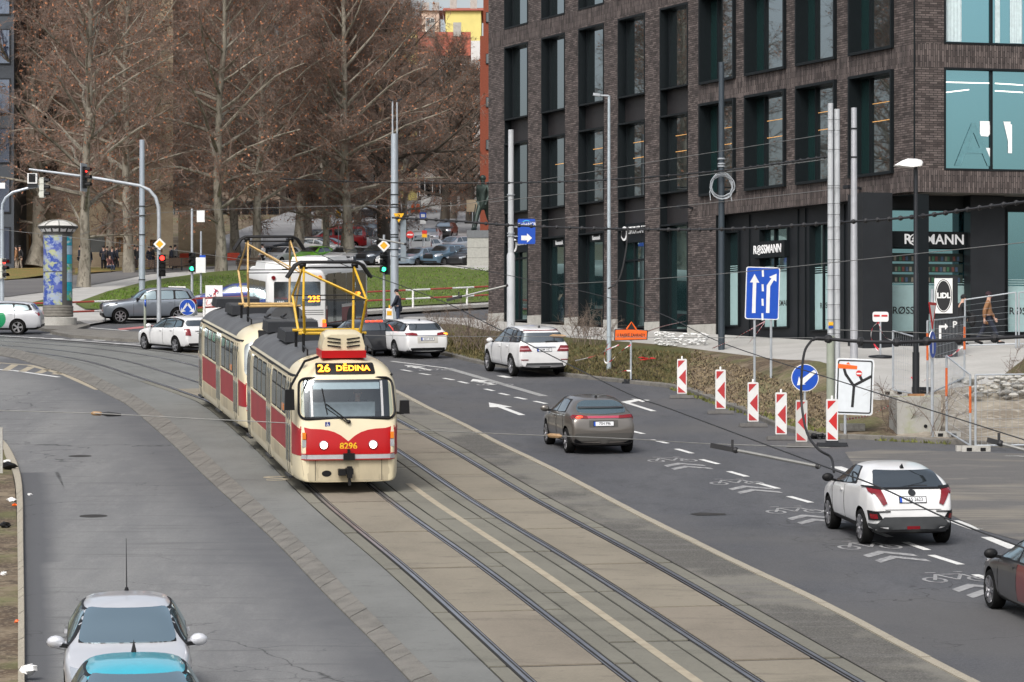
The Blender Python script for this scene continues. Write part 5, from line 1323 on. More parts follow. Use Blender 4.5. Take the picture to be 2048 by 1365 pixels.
def tram_shell():
    half = [(0, .78, .98), (.06, .84, 1.35), (.16, .885, 1.72), (.32, .92, 2.25), (.48, .945, 2.62), (.62, .96, 2.86), (.85, .975, 3.0), (1.2, .99, 3.07), (1.7, 1., 3.11), (2.6, 1., 3.12)]
    st = [(TL / 2 - d, w, t) for d, w, t in half] + [(TL / 2 - d, 1., 3.12) for d in (4, 5.5, 7, 8.5, 10)] + [(-TL / 2 + d, w, t) for d, w, t in half[::-1]]
    prof = [(0, .26), (.80, .26), (.965, .275), (1., .42), (1., 1.0), (1., 1.6), (1., 2.2), (.985, 2.52), (.90, 2.80), (.62, 3.03), (0, 3.12)]
    vs_, fs = [], []; n = len(prof); m = 2 * n - 2
    for y, w, t in st:
        k = (t - .26) / (3.12 - .26)
        pts = [(x * w * TW / 2, .26 + (z - .26) * k) for x, z in prof]
        vs_ += [(x, y, z) for x, z in pts] + [(-x, y, z) for x, z in pts[1:-1][::-1]]
    for i in range(len(st) - 1):
        for j in range(m): fs.append((i * m + j, i * m + (j + 1) % m, (i + 1) * m + (j + 1) % m, (i + 1) * m + j))
    for base, flip in ((0, False), ((len(st) - 1) * m, True)):
        c = [(base, base + 1, base + m - 1)] + [(base + j, base + j + 1, base + m - j - 1, base + m - j) for j in range(1, n - 2)] + [(base + n - 2, base + n - 1, base + n)]
        fs += [tuple(f) if flip else tuple(f[::-1]) for f in c]
    me = bpy.data.meshes.new('body'); me.from_pydata(vs_, [], fs)
    bm = bmesh.new(); bm.from_mesh(me); bmesh.ops.recalc_face_normals(bm, faces=bm.faces); bm.to_mesh(me); bm.free()
    me.materials.append(p_cream); me.materials.append(m_black)
    sub = bake(me, lambda o: setattr(o.modifiers.new('s', 'SUBSURF'), 'levels', 2))
    bvh = bvh_of(sub)
    cb = MB(); cb.box((0, 6.2, 2.12), (1.94, 2.6, .86))
    ce = cb.mesh('cut', [m_black, m_black]); ce.polygons.foreach_set('material_index', [1] * 6)
    co = bpy.data.objects.new('cut', ce); COL.objects.link(co)
    def mod(o):
        b = o.modifiers.new('b', 'BOOLEAN'); b.operation = 'DIFFERENCE'; b.object = co; b.solver = 'EXACT'
    cut = bake(sub, mod); COL.objects.unlink(co); bpy.data.objects.remove(co)
    for q in (sub, cut): q.shade_smooth(); q.set_sharp_from_angle(angle=math.radians(38))
    return sub, cut, bvh
T_full, T_cut, T_bvh = tram_shell()
m_cab = M('cab_interior', (.22, .25, .28), .8, var=.15, scale=2)
def pantograph(root, y, col, up=1.75, sc=1.):
    pr = MB(); zb = 3.46
    for yy in (-.9, .9):
        for x in (-.7, .7): pr.tube([(x, y + yy, 3.05), (x, y + yy, zb)], .035, 6)
    pr.build('pantograph_mount', m_black, root)
    f = MB(); w = .66
    for yy in (-.75, .75): f.tube([(-w - .14, y + yy, zb), (w + .14, y + yy, zb)], .036, 8)
    for x in (-w, w): f.tube([(x, y - .75, zb), (x, y + .75, zb)], .036, 8)
    fo = f.build('pantograph_frame', col, root, True)
    zk, zh = zb + up * .5, zb + up
    for s in (-1, 1):
        for yy in (-.75, .75):
            a = MB(); a.tube([(s * w, y + yy, zb), (s * (w + .08), y + yy * 1.75, zk)], .032, 8); a.build('pantograph_lower_arm', col, root, True)
            a = MB(); a.tube([(s * (w + .08), y + yy * 1.75, zk), (s * (w - .06), y + yy * .10, zh - .1)], .027, 8); a.build('pantograph_upper_arm', col, root, True)
    for yy in (-1.31, 1.31):
        a = MB(); a.tube([(-w - .08, y + yy, zk), (w - .02, y + yy * .14, zh - .16)], .022, 6); a.build('pantograph_brace', col, root, True)
        a = MB(); a.tube([(-w - .08, y + yy, zk), (w + .08, y + yy, zk)], .016, 6); a.build('pantograph_tie', m_black, root, True)
    for yy in (-.2, .2):
        h = MB(); h.tube([(-1.0, y + yy, zh - .34), (-.80, y + yy, zh - .04), (-.66, y + yy, zh + .03), (.66, y + yy, zh + .03), (.80, y + yy, zh - .04), (1.0, y + yy, zh - .34)], .035, 8); h.build('contact_bow', m_black, root, True)
    h = MB(); h.tube([(-.7, y, zh - .1), (.7, y, zh - .1)], .025, 6)
    for s in (-.62, .62): h.ball((s, y, zh - .04), .09, 0, 8)
    h.build('bow_carrier', m_black, root, True)
def tram_car(name, label, mtx, lead, pcol):
    root = thing(name, label, 'tram', mtx=mtx, group='coupled tram cars')
    link('body', T_cut if lead else T_full, root)
    def pt(nm, poly, axis, side, mt, off=.006, res=.15, rim=.012, parent=root): return patch(T_bvh, poly, axis, side, off, min(res, .3), rim).build(nm, mt, parent, True)
    Y = lambda d: TL / 2 - d
    for s in (-1, 1):
        # red waist band between the doors, skirt below, dark window strip above
        doors = ((.92, 1.95), (5.75, 7.05), (11.6, 12.8))
        edges_ = [(1.98, 5.72), (7.08, 11.57), (12.83, 13.5),  ] if s > 0 else [(.89, 13.5)]
        pt('red_panel', [(Y(.89), .86), (Y(.10), .86), (Y(.17), 1.46), (Y(.4), 1.52), (Y(.89), 1.58)], 'x', s, p_tside, .007, .1)
        for a, b in edges_:
            pt('red_panel', [(Y(b), .86), (Y(a), .86), (Y(a), 1.60), (Y(b), 1.60)], 'x', s, p_tside, .005, .4)
            pt('skirt', [(Y(b), .30), (Y(a), .30), (Y(a), .845), (Y(b), .845)], 'x', s, m_skirt, .008, .4)
            pt('rubbing_strip', [(Y(b), 1.60), (Y(a), 1.60), (Y(a), 1.64), (Y(b), 1.64)], 'x', s, p_cream, .02, .5)
        for a, b in [(2.1, 2.95), (3.1, 4.2), (4.35, 5.45), (7.2, 8.3), (8.45, 9.55), (9.7, 10.8), (12.95, 13.35)]:
            fr = pt('side_window', rpoly([(Y(b), 1.66), (Y(a), 1.66), (Y(a), 2.52), (Y(b), 2.52)], .09), 'x', s, m_black, .008, .4)
            pt('pane', rpoly([(Y(b) + .04, 1.70), (Y(a) - .04, 1.70), (Y(a) - .04, 2.2), (Y(b) + .04, 2.2)], .07), 'x', s, m_tgl, .013, .4, parent=fr)
            pt('pane', rpoly([(Y(b) + .04, 2.24), (Y(a) - .04, 2.24), (Y(a) - .04, 2.48), (Y(b) + .04, 2.48)], .05), 'x', s, m_tgl, .013, .4, parent=fr)
        if s > 0:
            for a, b in doors:
                dr = pt('door', [(Y(b), .34), (Y(a), .34), (Y(a), 2.56), (Y(b), 2.56)], 'x', s, p_cream, .012, .4)
                n = 3
                for i in range(n):
                    x0, x1 = lerp(a, b, (i + .3) / n), lerp(a, b, (i + .7) / n)
                    for z0, z1 in ((.62, 1.5), (1.60, 2.46)):
                        pt('door_pane', rpoly([(Y(x1), z0), (Y(x0), z0), (Y(x0), z1), (Y(x1), z1)], .09, 4), 'x', s, m_cargl, .02, .4, parent=dr)
                for q in (.333, .667):
                    x = lerp(a, b, q); pt('leaf_joint', [(Y(x) - .012, .36), (Y(x) + .012, .36), (Y(x) + .012, 2.54), (Y(x) - .012, 2.54)], 'x', s, m_gap, .016, .6, parent=dr)
                st = MB(); st.box((s * 1.225, Y((a + b) / 2), .31), (.08, b - a, .05)); st.build('door_step', m_dark, root)
                pt('door_shade', [(Y(b) - .05, .30), (Y(a) + .05, .30), (Y(a) + .05, 2.6), (Y(b) - .05, 2.6)], 'x', s, m_gap, .004, .5)
        pt('gutter', [(-6.2, 2.60), (6.2, 2.60), (6.2, 2.64), (-6.2, 2.64)], 'x', s, m_black, .025, .6)
        pt('reflector', rect(Y(2.6) - .25, 1.72, Y(2.6) + .25, 1.88), 'x', s, m_amber, .02, .3)
    # roof paint and equipment
    pt('roof_paint', [(-1.13, -6.0), (1.13, -6.0), (1.13, 4.9), (-1.13, 4.9)], 'z', 1, p_troof, .012, .12)
    for y, ln in ((.4, 2.2), (-4.2, 1.6)):
        b_ = MB(); b_.box((.12, y - 1.2, 3.19), (1.35, ln, .26), taper=.96); b_.build('resistor_box', m_dark, root)
        for q in (-.3, .0, .3):
            t = MB(); t.bar((-.55, y - 1.2 + q * ln, 3.33), (.75, y - 1.2 + q * ln, 3.33), .05, .03); t.build('resistor_rail', p_troof, root)
    for y in ((1.2,) if lead else (1.6,)):
        h = MB(); k = 10; pr = [(math.cos(math.pi * i / k) * .62, math.sin(math.pi * i / k) * .52) for i in range(k + 1)]
        vs_ = [(-.62 + a * .9, y + .62, 2.92 + b * .98) for a, b in pr] + [(-.62 + a * .9, y - .62, 2.92 + b * .98) for a, b in pr]
        h.add(vs_, [(i, i + k + 1, i + k + 2, i + 1) for i in range(k)] + [tuple(range(k + 1)), tuple(range(2 * k + 1, k, -1))]); h.build('roof_vent', p_troof, root, True)
    cbl = MB()
    for x in (-.25, .2): cbl.tube([(x, 5.0, 3.14), (x + .1, 4.6, 3.2), (x, 3.9, 3.15), (x - .2, 3.2, 3.2)], .03, 6)
    cbl.build('roof_cable', m_black, root, True)
    br = MB()
    for s in (-1, 1): br.tube([(s * .75, 4.4, 3.05), (s * .75, 4.4, 3.2), (s * .75, 5.3, 3.16), (s * .75, 5.3, 3.03)], .02, 6)
    br.build('roof_handrail', m_black, root, True)
    pantograph(root, 3.0 if lead else 3.0, pcol, 1.62 if lead else 1.9)
    # front end
    k = 14
    dip = [(1.06, .90), (1.15, 1.42)]
    cur = [(1.07, 1.52), (.85, 1.465), (.62, 1.455), (.45, 1.43), (.3, 1.385), (.16, 1.31), (.06, 1.23), (0, 1.18)]
    poly = [(-1.07, .90), (1.07, .90)] + cur + [(-x, z) for x, z in cur[::-1][1:]]
    pt('red_front_panel', poly, 'y', 1, p_tred, .006, .12)
    pt('front_apron', [(-1.0, .29), (1.0, .29), (1.06, .78), (-1.06, .78)], 'y', 1, m_skirt, .008, .2)
    ws = rpoly([(-1.10, 1.68), (1.10, 1.68), (1.06, 2.58), (-1.06, 2.58)], .2, 6)
    if lead: 
        # rubber surround as a ring, glass inside it
        inner = rpoly([(-1.05, 1.72), (1.05, 1.72), (1.01, 2.54), (-1.01, 2.54)], .17, 6)
        fr = pt('windscreen', inner, 'y', 1, m_tws, .010, .1)
        rg = MB(); pts = []
        for x, z in ws + ws[:1]:
            h = T_bvh.ray_cast(Vector((x, 30, z)), Vector((0, -1, 0))); pts.append(h[0] + Vector((0, .01, 0)) if h[0] else Vector((x, Y(.5), z)))
        rg.tube(pts, .032, 6); rg.build('windscreen_seal', m_black, root, True)
        for x in (-.80, .80): pt('screen_pillar', [(x - .025, 1.73), (x + .025, 1.73), (x + .025, 2.51), (x - .025, 2.51)], 'y', 1, M('pillar_grey', (.5, .5, .5), .4, .3, var=0), .018, .15, parent=fr)
        pt('screen_shade', [(-.76, 2.34), (.76, 2.34), (.76, 2.50), (-.76, 2.50)], 'y', 1, M('sunshade', (.42, .48, .52), .6, var=.05), -.03, .15)
        # cab
        cb = MB(); cb.box((.05, 5.95, 1.84), (1.5, .5, .30)); cb.box((.05, 6.15, 1.98), (1.5, .12, .06)); cb.build('dashboard', M('dash', (.45, .5, .54), .6, var=.1), root)
        cb = MB(); cb.box((0, 4.98, 2.12), (1.92, .05, .84)); cb.box((-.3, 5.03, 2.1), (.06, .06, .8)); cb.box((.35, 5.03, 2.25), (.06, .06, .5)); cb.build('cab_wall', m_cab, root)
    else:
        pt('windscreen', ws, 'y', 1, m_tgl, .010, .12)
    dp = pt('destination_display', rpoly([(-.68, 2.66), (.68, 2.66), (.66, 2.90), (-.66, 2.90)], .04), 'y', 1, m_black, .012, .1)
    if lead:
        h = T_bvh.ray_cast(Vector((0, 30, 2.78)), Vector((0, -1, 0))); n = Vector((0, h[1].y, h[1].z)).normalized(); u = Vector((-1, 0, 0)); v = n.cross(u)
        q = h[0] + n * .02
        text_obj('route_number', '26', .29, m_led, dp, q + u * -.49 , u, v, .003, .006)
        text_obj('destination_text', 'DĚDINA', .215, m_led, dp, q + u * .17, u, v, .003, .005, .95)
    bm_ = []
    for i in range(21):
        a = lerp(-1, 1, i / 20); x = a * 1.12
        h = T_bvh.ray_cast(Vector((x * .93, 30, .84)), Vector((0, -1, 0))); bm_.append((h[0] if h[0] else Vector((x, Y(.3), .84))) + Vector((0, .05, 0)))
    bm_[0].y -= .1; bm_[-1].y -= .1
    bu = MB()
    for a, b in zip(bm_, bm_[1:]): bu.bar(a, b, .06, .10)
    bu.build('bumper', M('bumper_aluminium', (.62, .62, .64), .35, .5, var=.06), root); 
    for dz in (-.062, .062):
        bl = MB()
        for a, b in zip(bm_, bm_[1:]): bl.bar(a + Vector((0, .004, dz)), b + Vector((0, .004, dz)), .06, .018)
        bl.build('bumper_line', p_tred, root)
    cpb = MB(); cpb.box((0, Y(0) + .06, .84), (.26, .12, .15)); cpb.box((0, Y(0) + .05, .96), (.06, .05, .1)); cpb.build('bumper_socket', m_black, root)
    cp = MB(); cp.box((0, Y(0) + .10, .52), (.16, .36, .13)); cp.box((0, Y(0) + .20, .50), (.11, .15, .26)); cp.box((.17, Y(0) + .14, .50), (.16, .2, .14)); cp.tube([(0, Y(0) + .16, .5), (0, Y(0) + .2, .2)], .035, 6); cp.build('coupler', m_black, root)
    pt('tow_hole', circ(.11, 18, .50, .46, .07), 'y', 1, m_black, .014, .1)
    for x in (-.52, .52) : pt('apron_seam', [(x * 1.45 - .006, .30), (x * 1.45 + .006, .30), (x * 1.45 + .006, .77), (x * 1.45 - .006, .77)], 'y', 1, m_gap, .012, .3)
    for s in (-1, 1):
        h = T_bvh.ray_cast(Vector((s * .56, 30, 1.10)), Vector((0, -1, 0)))[0]
        l_ = MB(); l_.lathe([(.105, -.03), (.105, .03), (.09, .045)], 20, 0, h, 'Y'); l_.lathe([(.088, .03), (.075, .055), (0, .062)], 20, 1, h, 'Y'); l_.build('headlight', [m_chrome, m_lamp if lead else m_head], root)
        h = T_bvh.ray_cast(Vector((s * 1.0, 30, 1.2)), Vector((0, -1, 0)))[0]
        l_ = MB(); l_.box(h + Vector((0, .01, .11)), (.08, .06, .15)); l_.build('indicator', m_amber, root); l_ = MB(); l_.box(h + Vector((0, .01, -.06)), (.09, .06, .16)); l_.build('side_lamp', m_head, root)
    h = T_bvh.ray_cast(Vector((0, 30, 1.10)), Vector((0, -1, 0)))
    if lead: text_obj('fleet_number', '8296', .20, M('fleet_yellow', (.85, .5, .02), .5, var=0), root, h[0] + Vector((0, .004, -.03)), (-1, 0, 0), (0, .05, 1), .008, .004)
    if lead:
        h = T_bvh.ray_cast(Vector((.46, 30, 1.56)), Vector((0, -1, 0)))[0]
        st = MB(); st.prism(rect(-.055, -.055, .055, .055), h + Vector((0, .012, 0)), (-1, 0, 0), (0, 0, 1), .01, 0); so_ = st.build('wheelchair_sticker', m_blue2, root)
        e = MB(); o_ = h + Vector((0, .014, 0)); 
        e.prism(circ(.011, 8, -.005, .038), o_, (-1, 0, 0), (0, 0, 1), .002); e.prism([(-.012, .024), (.0, .024), (.0, -.0), (.024, -.0), (.036, -.03), (.026, -.034), (.016, -.01), (-.012, -.01)], o_, (-1, 0, 0), (0, 0, 1), .002)
        e.prism([(-.02, .005), (-.03, -.015), (-.015, -.036), (.008, -.036), (.014, -.024), (.004, -.027), (-.010, -.026), (-.018, -.013)], o_, (-1, 0, 0), (0, 0, 1), .002); e.build('sticker_symbol', m_white, so_)
        # wiper, mirrors, roof air conditioner
        wp = MB(); z0 = T_bvh.ray_cast(Vector((-.02, 30, 1.62)), Vector((0, -1, 0)))[0] + Vector((0, .05, 0)); z1 = T_bvh.ray_cast(Vector((.48, 30, 2.02)), Vector((0, -1, 0)))[0] + Vector((0, .06, 0))
        wp.tube([z0, z1], .016, 6); wp.tube([z0 + Vector((.04, 0, -.02)), z1 + Vector((.02, 0, -.08))], .012, 6); wp.ball(z0, .05, 0, 8); a = T_bvh.ray_cast(Vector((.56, 30, 2.36)), Vector((0, -1, 0)))[0] + Vector((0, .04, 0)); b = T_bvh.ray_cast(Vector((.46, 30, 1.78)), Vector((0, -1, 0)))[0] + Vector((0, .04, 0)); wp.tube([a, b], .014, 5); wp.build('wiper', m_black, root, True)
        ac = MB(); y0 = Y(.95)
        sec = [(-.48, 0), (-.49, .12), (-.43, .36), (-.30, .44), (.30, .44), (.43, .36), (.49, .12), (.48, 0)]
        ys_ = [(.0, 1., 1.), (-.18, 1.02, 1.05), (-.9, 1.0, 1.02), (-1.25, .9, .7)]
        vs_ = []
        for dy, kx, kz in ys_: vs_ += [(x * kx, y0 + dy + (.05 * (1 - abs(x)) if dy == 0 else 0), 3.05 + .12 + z * kz * (.86 if dy == 0 else 1)) for x, z in sec]
        n = len(sec); fs = [(i * n + j, i * n + j + 1, (i + 1) * n + j + 1, (i + 1) * n + j) for i in range(3) for j in range(n - 1)] + [tuple(range(n)), tuple(range(4 * n - 1, 3 * n - 1, -1))]
        ac.add(vs_, fs); aco = ac.build('air_conditioner', p_cream, root, True, weld=True)
        rb_ = MB(); rb_.box((0, y0 - .5, 3.10), (1.02, 1.15, .17)); rb_.build('unit_base', p_tred, aco)
        for s in (-1, 1):
            for i, z in enumerate((.10, .19, .27)):
                g = MB(); g.bar((s * .07, y0 + .055 - i * .004, 3.17 + z + .0), (s * .37, y0 + .03, 3.17 + z + .035), .03, .028); g.build('vent_slot', m_black, aco)
        for s, pts, mz in ((-1, [(-.6, Y(.8), 3.05), (-.95, Y(.35), 2.98), (-1.28, Y(.15), 2.45), (-1.30, Y(.12), 2.36)], 2.13), (1, [(1.12, Y(.5), 1.78), (1.30, Y(.35), 1.78)], 1.92)):
            s = -s; pts = [(-x, y, z) for x, y, z in pts]
            ar = MB(); ar.tube(pts, .03, 6); mo = ar.build('mirror', m_black, root, True); hd = MB(); hd.box((pts[-1][0] + s * .02, pts[-1][1], mz), (.22, .16, .46 if mz > 2 else .30), taper=.9); hd.build('mirror_head', m_black, mo)
        dw = MB(); dw.lathe([(.09, 0), (.08, .06), (0, .1)], 10, 0, (.95, Y(.9), 2.92)); dw.build('roof_lamp', p_cream, root)
    # bogies
    for d in (3.3, 10.0):
        for s in (-1, 1):
            for dd in (-.95, .95):
                wl_ = MB(); wl_.lathe([(.33, -.06), (.35, -.06), (.35, .04), (.30, .06), (0, .06)], 20, 0, (s * .72, Y(d + dd), .35), 'X'); wl_.build('wheel', m_dark, root, True)
        bg_ = MB(); bg_.box((0, Y(d), .42), (1.7, 2.4, .2)); bg_.build('bogie', m_dark, root)
    return root
def along_tram(l, ln=14.0):
    a, b = offp(l + 3.3, 0, .055), offp(l + ln - 3.7, 0, .055)     # front / rear bogies, arc grows away from the camera
    d = (a - b).normalized(); c = a + d * 3.3 - d * ln / 2
    x = d.cross(NRM).normalized(); u = x.cross(d)
    m = Matrix((x, d, u)).transposed().to_4x4(); m.translation = c; return m
l0 = arc_of_y(71.6)
tram_car('tram', 'leading red and cream tram car on route 26, lamps lit, yellow pantograph', along_tram(l0), True, m_panto)
tram_car('tram', 'trailing red and cream tram car coupled behind the leading one, faded ochre pantograph', along_tram(l0 + 14.75), False, m_pdull)
# ------------------------------------------------------------------ articulated city bus
m_bus = M('bus_white', (.70, .70, .69), .4, 0, .05, 1., coat=.3)
m_busr = M('bus_dark_red', (.22, .03, .04), .4, var=.1)
def bus_section(ln, W=2.55, H=3.05):
    st = [(ln / 2, .95, .97), (ln / 2 - .06, .99, .99), (ln / 2 - .25, 1, 1), (0, 1, 1), (-ln / 2 + .25, 1, 1), (-ln / 2 + .06, .99, .99), (-ln / 2, .95, .97)]
    prof = [(0, .32), (.9, .32), (1, .36), (1, 1.2), (1, 2.5), (.97, 2.85), (.86, 3.02), (0, H)]
    vs_, fs = [], []; n = len(prof); m = 2 * n - 2
    for y, w, k in st:
        pts = [(x * w * W / 2, z * k if z > .5 else z) for x, z in prof]
        vs_ += [(x, y, z) for x, z in pts] + [(-x, y, z) for x, z in pts[1:-1][::-1]]
    for i in range(len(st) - 1):
        for j in range(m): fs.append((i * m + j, i * m + (j + 1) % m, (i + 1) * m + (j + 1) % m, (i + 1) * m + j))
    fs.append(tuple(range(m))[::-1]); fs.append(tuple(range((len(st) - 1) * m, len(st) * m)))
    mb_ = MB(); mb_.add(vs_, fs)
    me = mb_.mesh('body', m_bus, True, True); return me, bvh_of(me)
rear_c = G(594, 684)
bus = thing('city_bus', 'white articulated city bus with route 235 turning behind the trams', 'bus', mtx=plane_mtx(rear_c, 0))
def bus_part(ln, org, yaw, rear):
    me, bv = bus_section(ln)
    R = Matrix.Translation(org) @ Matrix.Rotation(math.radians(yaw), 4, 'Z') @ Matrix.Translation((0, ln / 2, 0))
    b = link('rear_body' if rear else 'front_body', me, bus, R)
    def pt(nm, poly, axis, side, mt, off=.01, res=.3): o = patch(bv, poly, axis, side, off, res).build(nm, mt, b, True); return o
    for s in (-1, 1):
        k = int(ln / 1.5)
        for i in range(k):
            y0 = -ln / 2 + .35 + i * (ln - .6) / k
            pt('side_window', rpoly(rect(y0, 1.15, y0 + (ln - .6) / k - .06, 2.55), .06), 'x', s, m_tgl)
        pt('red_skirt', rect(-ln / 2 + .1, .36, ln / 2 - .1, 1.0), 'x', s, m_busr, .008, .6)
        for y in ((-.6,) if rear else (ln / 2 - 2.6, -ln / 2 + 2.2)):
            wheel_obj(bus, 0, 0, .48, .28, 8, s).matrix_local = R @ Matrix.Translation((s * 1.12, y, .48)) @ (Matrix.Identity(4) if s > 0 else Matrix.Rotation(math.pi, 4, 'Z'))
            pt('wheel_arch', [(y + .62 * math.cos(a), .36 + .62 * math.sin(a)) for a in [math.pi * i / 10 for i in range(11)]], 'x', s, m_black, .012)
        if not rear:
            for y in (ln / 2 - 1.3, .2, -ln / 2 + 4.2): pt('door', rpoly(rect(y - .62, .40, y + .62, 2.6), .05), 'x', s if s > 0 else s, m_tgl if s > 0 else m_tgl, .016)
    return b, pt, bv, R
rb_, ptr, bvr, Rr = bus_part(5.2, (0, 0, 0), 14, True)
fb_, ptf, bvf, Rf = bus_part(9.6, (-1.36, 5.5, 0), -15, False)
bl = MB()
for i in range(7):
    t = i / 6; c = Vector((-1.24, 5.0, 0)).lerp(Vector((-1.33, 5.6, 0)), t); a = math.radians(lerp(14, -15, t)); u = Vector((math.cos(a), math.sin(a), 0)); w_ = 1.2 if i % 2 else 1.12
    bl.add([c + u * w_ + Vector((0, 0, .4)), c + u * w_ + Vector((0, 0, 2.9)), c - u * w_ + Vector((0, 0, 2.9)), c - u * w_ + Vector((0, 0, .4))], [])
bl.f += [(i * 4 + j, (i + 1) * 4 + j, (i + 1) * 4 + (j + 1) % 4, i * 4 + (j + 1) % 4) for i in range(6) for j in range(4)]; bl.m += [0] * 24
bl.build('bellows', m_black, bus)
rwn = ptr('rear_window', rpoly(rect(-.98, 1.52, 1.02, 2.55), .06), 'y', -1, m_cargl, .012)
h = bvr.ray_cast(Vector((0, -30, 1.7)), Vector((0, 1, 0)))[0]
text_obj('route_number', '235', .36, m_led, rwn, (.74, h.y - .02, 1.80), (1, 0, 0), (0, 0, 1), .004, .008)
text_obj('fleet_number', '6840', .16, m_white, rwn, (-.7, h.y - .02, 1.68), (1, 0, 0), (0, 0, 1), .003, .003)
for i in range(3): ptr('engine_slat', rect(-1.05, 1.14 + i * .09, 1.15, 1.16 + i * .09), 'y', -1, m_gap, .008)
text_obj('maker_text', 'CITY', .1, m_dark, rb_, (.55, h.y - .01, .98), (1, 0, 0), (0, 0, 1), .002)
for s in (-1, 1):
    for i, mt in enumerate((m_tail, m_taillit, M('amber_lit2', (1, .4, .03), .3, var=0, emit=1.6 if s > 0 else .2))):
        l_ = MB(); l_.box((s * 1.17, h.y - .02, .52 + i * .17), (.16, .05, .15)); l_.build('tail_light', mt if s > 0 or i != 1 else m_tail, rb_)
    l_ = MB(); l_.lathe([(.09, -.04), (.09, .0)], 14, 0, (s * 1.0, h.y - .01, 2.72), 'Y'); l_.build('top_lamp', m_amber if s > 0 else m_tail, rb_)
ac = MB(); ac.box((-.1, .6, 3.15), (1.9, 2.6, .34), taper=.92); ac.build('roof_unit', m_bus, rb_)
ac = MB(); ac.box((0, 1.5, 3.15), (1.8, 3.0, .3), taper=.92); ac.build('roof_unit', m_bus, fb_)
for y in (-1.6, -.4): ac = MB(); ac.box((.1, y, 3.06 + (.27 if y > -1 else 0)), (1.1, .06, .03)); ac.build('roof_slot', m_black, rb_)
l_ = MB(); l_.ball((1.34, 3.2, 1.55), .09, 0, 8); l_.build('indicator', M('amber_lit', (1, .3, .03), .3, var=0, emit=1.8), fb_)
# ------------------------------------------------------------------ poles, lamps, signals, signs
def H_at(p, py): 
    "height above p of the point seen at photo row py on the vertical through p"
    return ZC + (775 - py) * p.y / F - p.z
def pole(name, label, cat, px, pyb, pytop, wpx, mat, group=None, base=None, taper=.85, collar=None, n=14, s=None):
    p = base or on(px, pyb); h = H_at(p, pytop); r = wpx * p.y / F / 2
    t = thing(name, label, cat, p, group=group)
    m_ = MB(); m_.tube([(0, 0, -.1), (0, 0, h)], [r, r * taper], n); m_.build('post', mat, t, True)
    if collar:
        hc = H_at(p, collar); m_ = MB(); m_.lathe([(r * 1.28, -.1), (r * 1.28, hc), (r * 1.0, hc + .12)], n); m_.build('sleeve', mat, t, True)
    return t, p, h
def bands(t, p, pys, r, mat=m_dark):
    for y in pys:
        m_ = MB(); z = H_at(p, y); m_.lathe([(r, z - .025), (r, z + .025)], 14); m_.build('clamp_band', mat, t)
def lampheads(m_, lens, c, sz=.32, on_=None, mats=None): pass
m_pole1 = M('pole_grey_blue', (.36, .41, .47), .45, .2, var=.06, scale=1.5)
m_pole2 = M('pole_silver', (.42, .47, .52), .4, .3, var=.07, scale=1.5)
m_polew = M('pole_pale', (.46, .48, .50), .55, var=.08, scale=1.2)
m_poleg = M('pole_green_grey', (.30, .33, .27), .6, var=.12, scale=2)
m_poleb = M('pole_black', (.018, .02, .024), .4, .2, var=.1)
m_grnl = M('green_lit', (.05, 1, .45), .4, var=0, emit=3.0); m_redl = M('red_lit', (1, .03, .02), .4, var=0, emit=4.0)
m_lensoff = M('lens_off', (.02, .02, .02), .3, var=0)
def signal(parent, org, yaw, lit, backboard=None, case=m_black, hood=m_black, scale=1.):
    "three lens traffic signal head; its lenses look along -Y of the head frame"
    s = thing('traffic_signal', '', 'traffic light') if parent is None else bpy.data.objects.new('signal_head', None)
    if parent is not None: COL.objects.link(s); s.parent = parent
    s.matrix_local = Matrix.Translation(org) @ Matrix.Rotation(yaw, 4, 'Z') @ Matrix.Scale(scale, 4)
    for i in range(3):
        z = -i * .33
        b = MB(); b.box((0, 0, z), (.32, .22, .31), taper=.98); b.ball((0, .10, z), .14, 0, 10, (1, .7, 1)); bo = b.build('lamp_case', case, s)
        l = MB(); l.lathe([(.105, -.125), (.09, -.135), (0, -.14)], 16, 0, (0, 0, z), 'Y'); l.build('lens', (m_redl if i == 0 else m_grnl) if lit == i else m_lensoff, bo)
        h = MB(); k = 10; pr = [(.13 * math.cos(a), .13 * math.sin(a)) for a in [math.radians(-20 + 220 * j / k) for j in range(k + 1)]]
        h.add([(x, -.11, z + y) for x, y in pr] + [(x * .9, -.36, z + y * .85) for x, y in pr], [(j, j + 1, j + k + 2, j + k + 1) for j in range(k)]); h.build('hood', hood, bo, True)
    if backboard:
        b = MB(); b.box((0, .0, -.33), (.62, .03, 1.25)); b.build('backboard', backboard, s)
    return s
def diamond(parent, org, u, v, sz):
    n = Vector(u).cross(Vector(v)); o = Vector(org); m_ = MB()
    def d(r): return rpoly([(-r, 0), (0, -r), (r, 0), (0, r)], r * .18)
    m_.prism(d(sz), o, u, v, .02, 1); m_.prism(d(sz * .93), o + n * .003, u, v, .004, 0); m_.prism(d(sz * .56), o + n * .006, u, v, .004, 2)
    return m_.build('priority_sign', [m_white, m_dark, m_yellow], parent)
X_, Z_ = Vector((1, 0, 0)), Vector((0, 0, 1))
def Hz(p, py): return H_at(p, py)
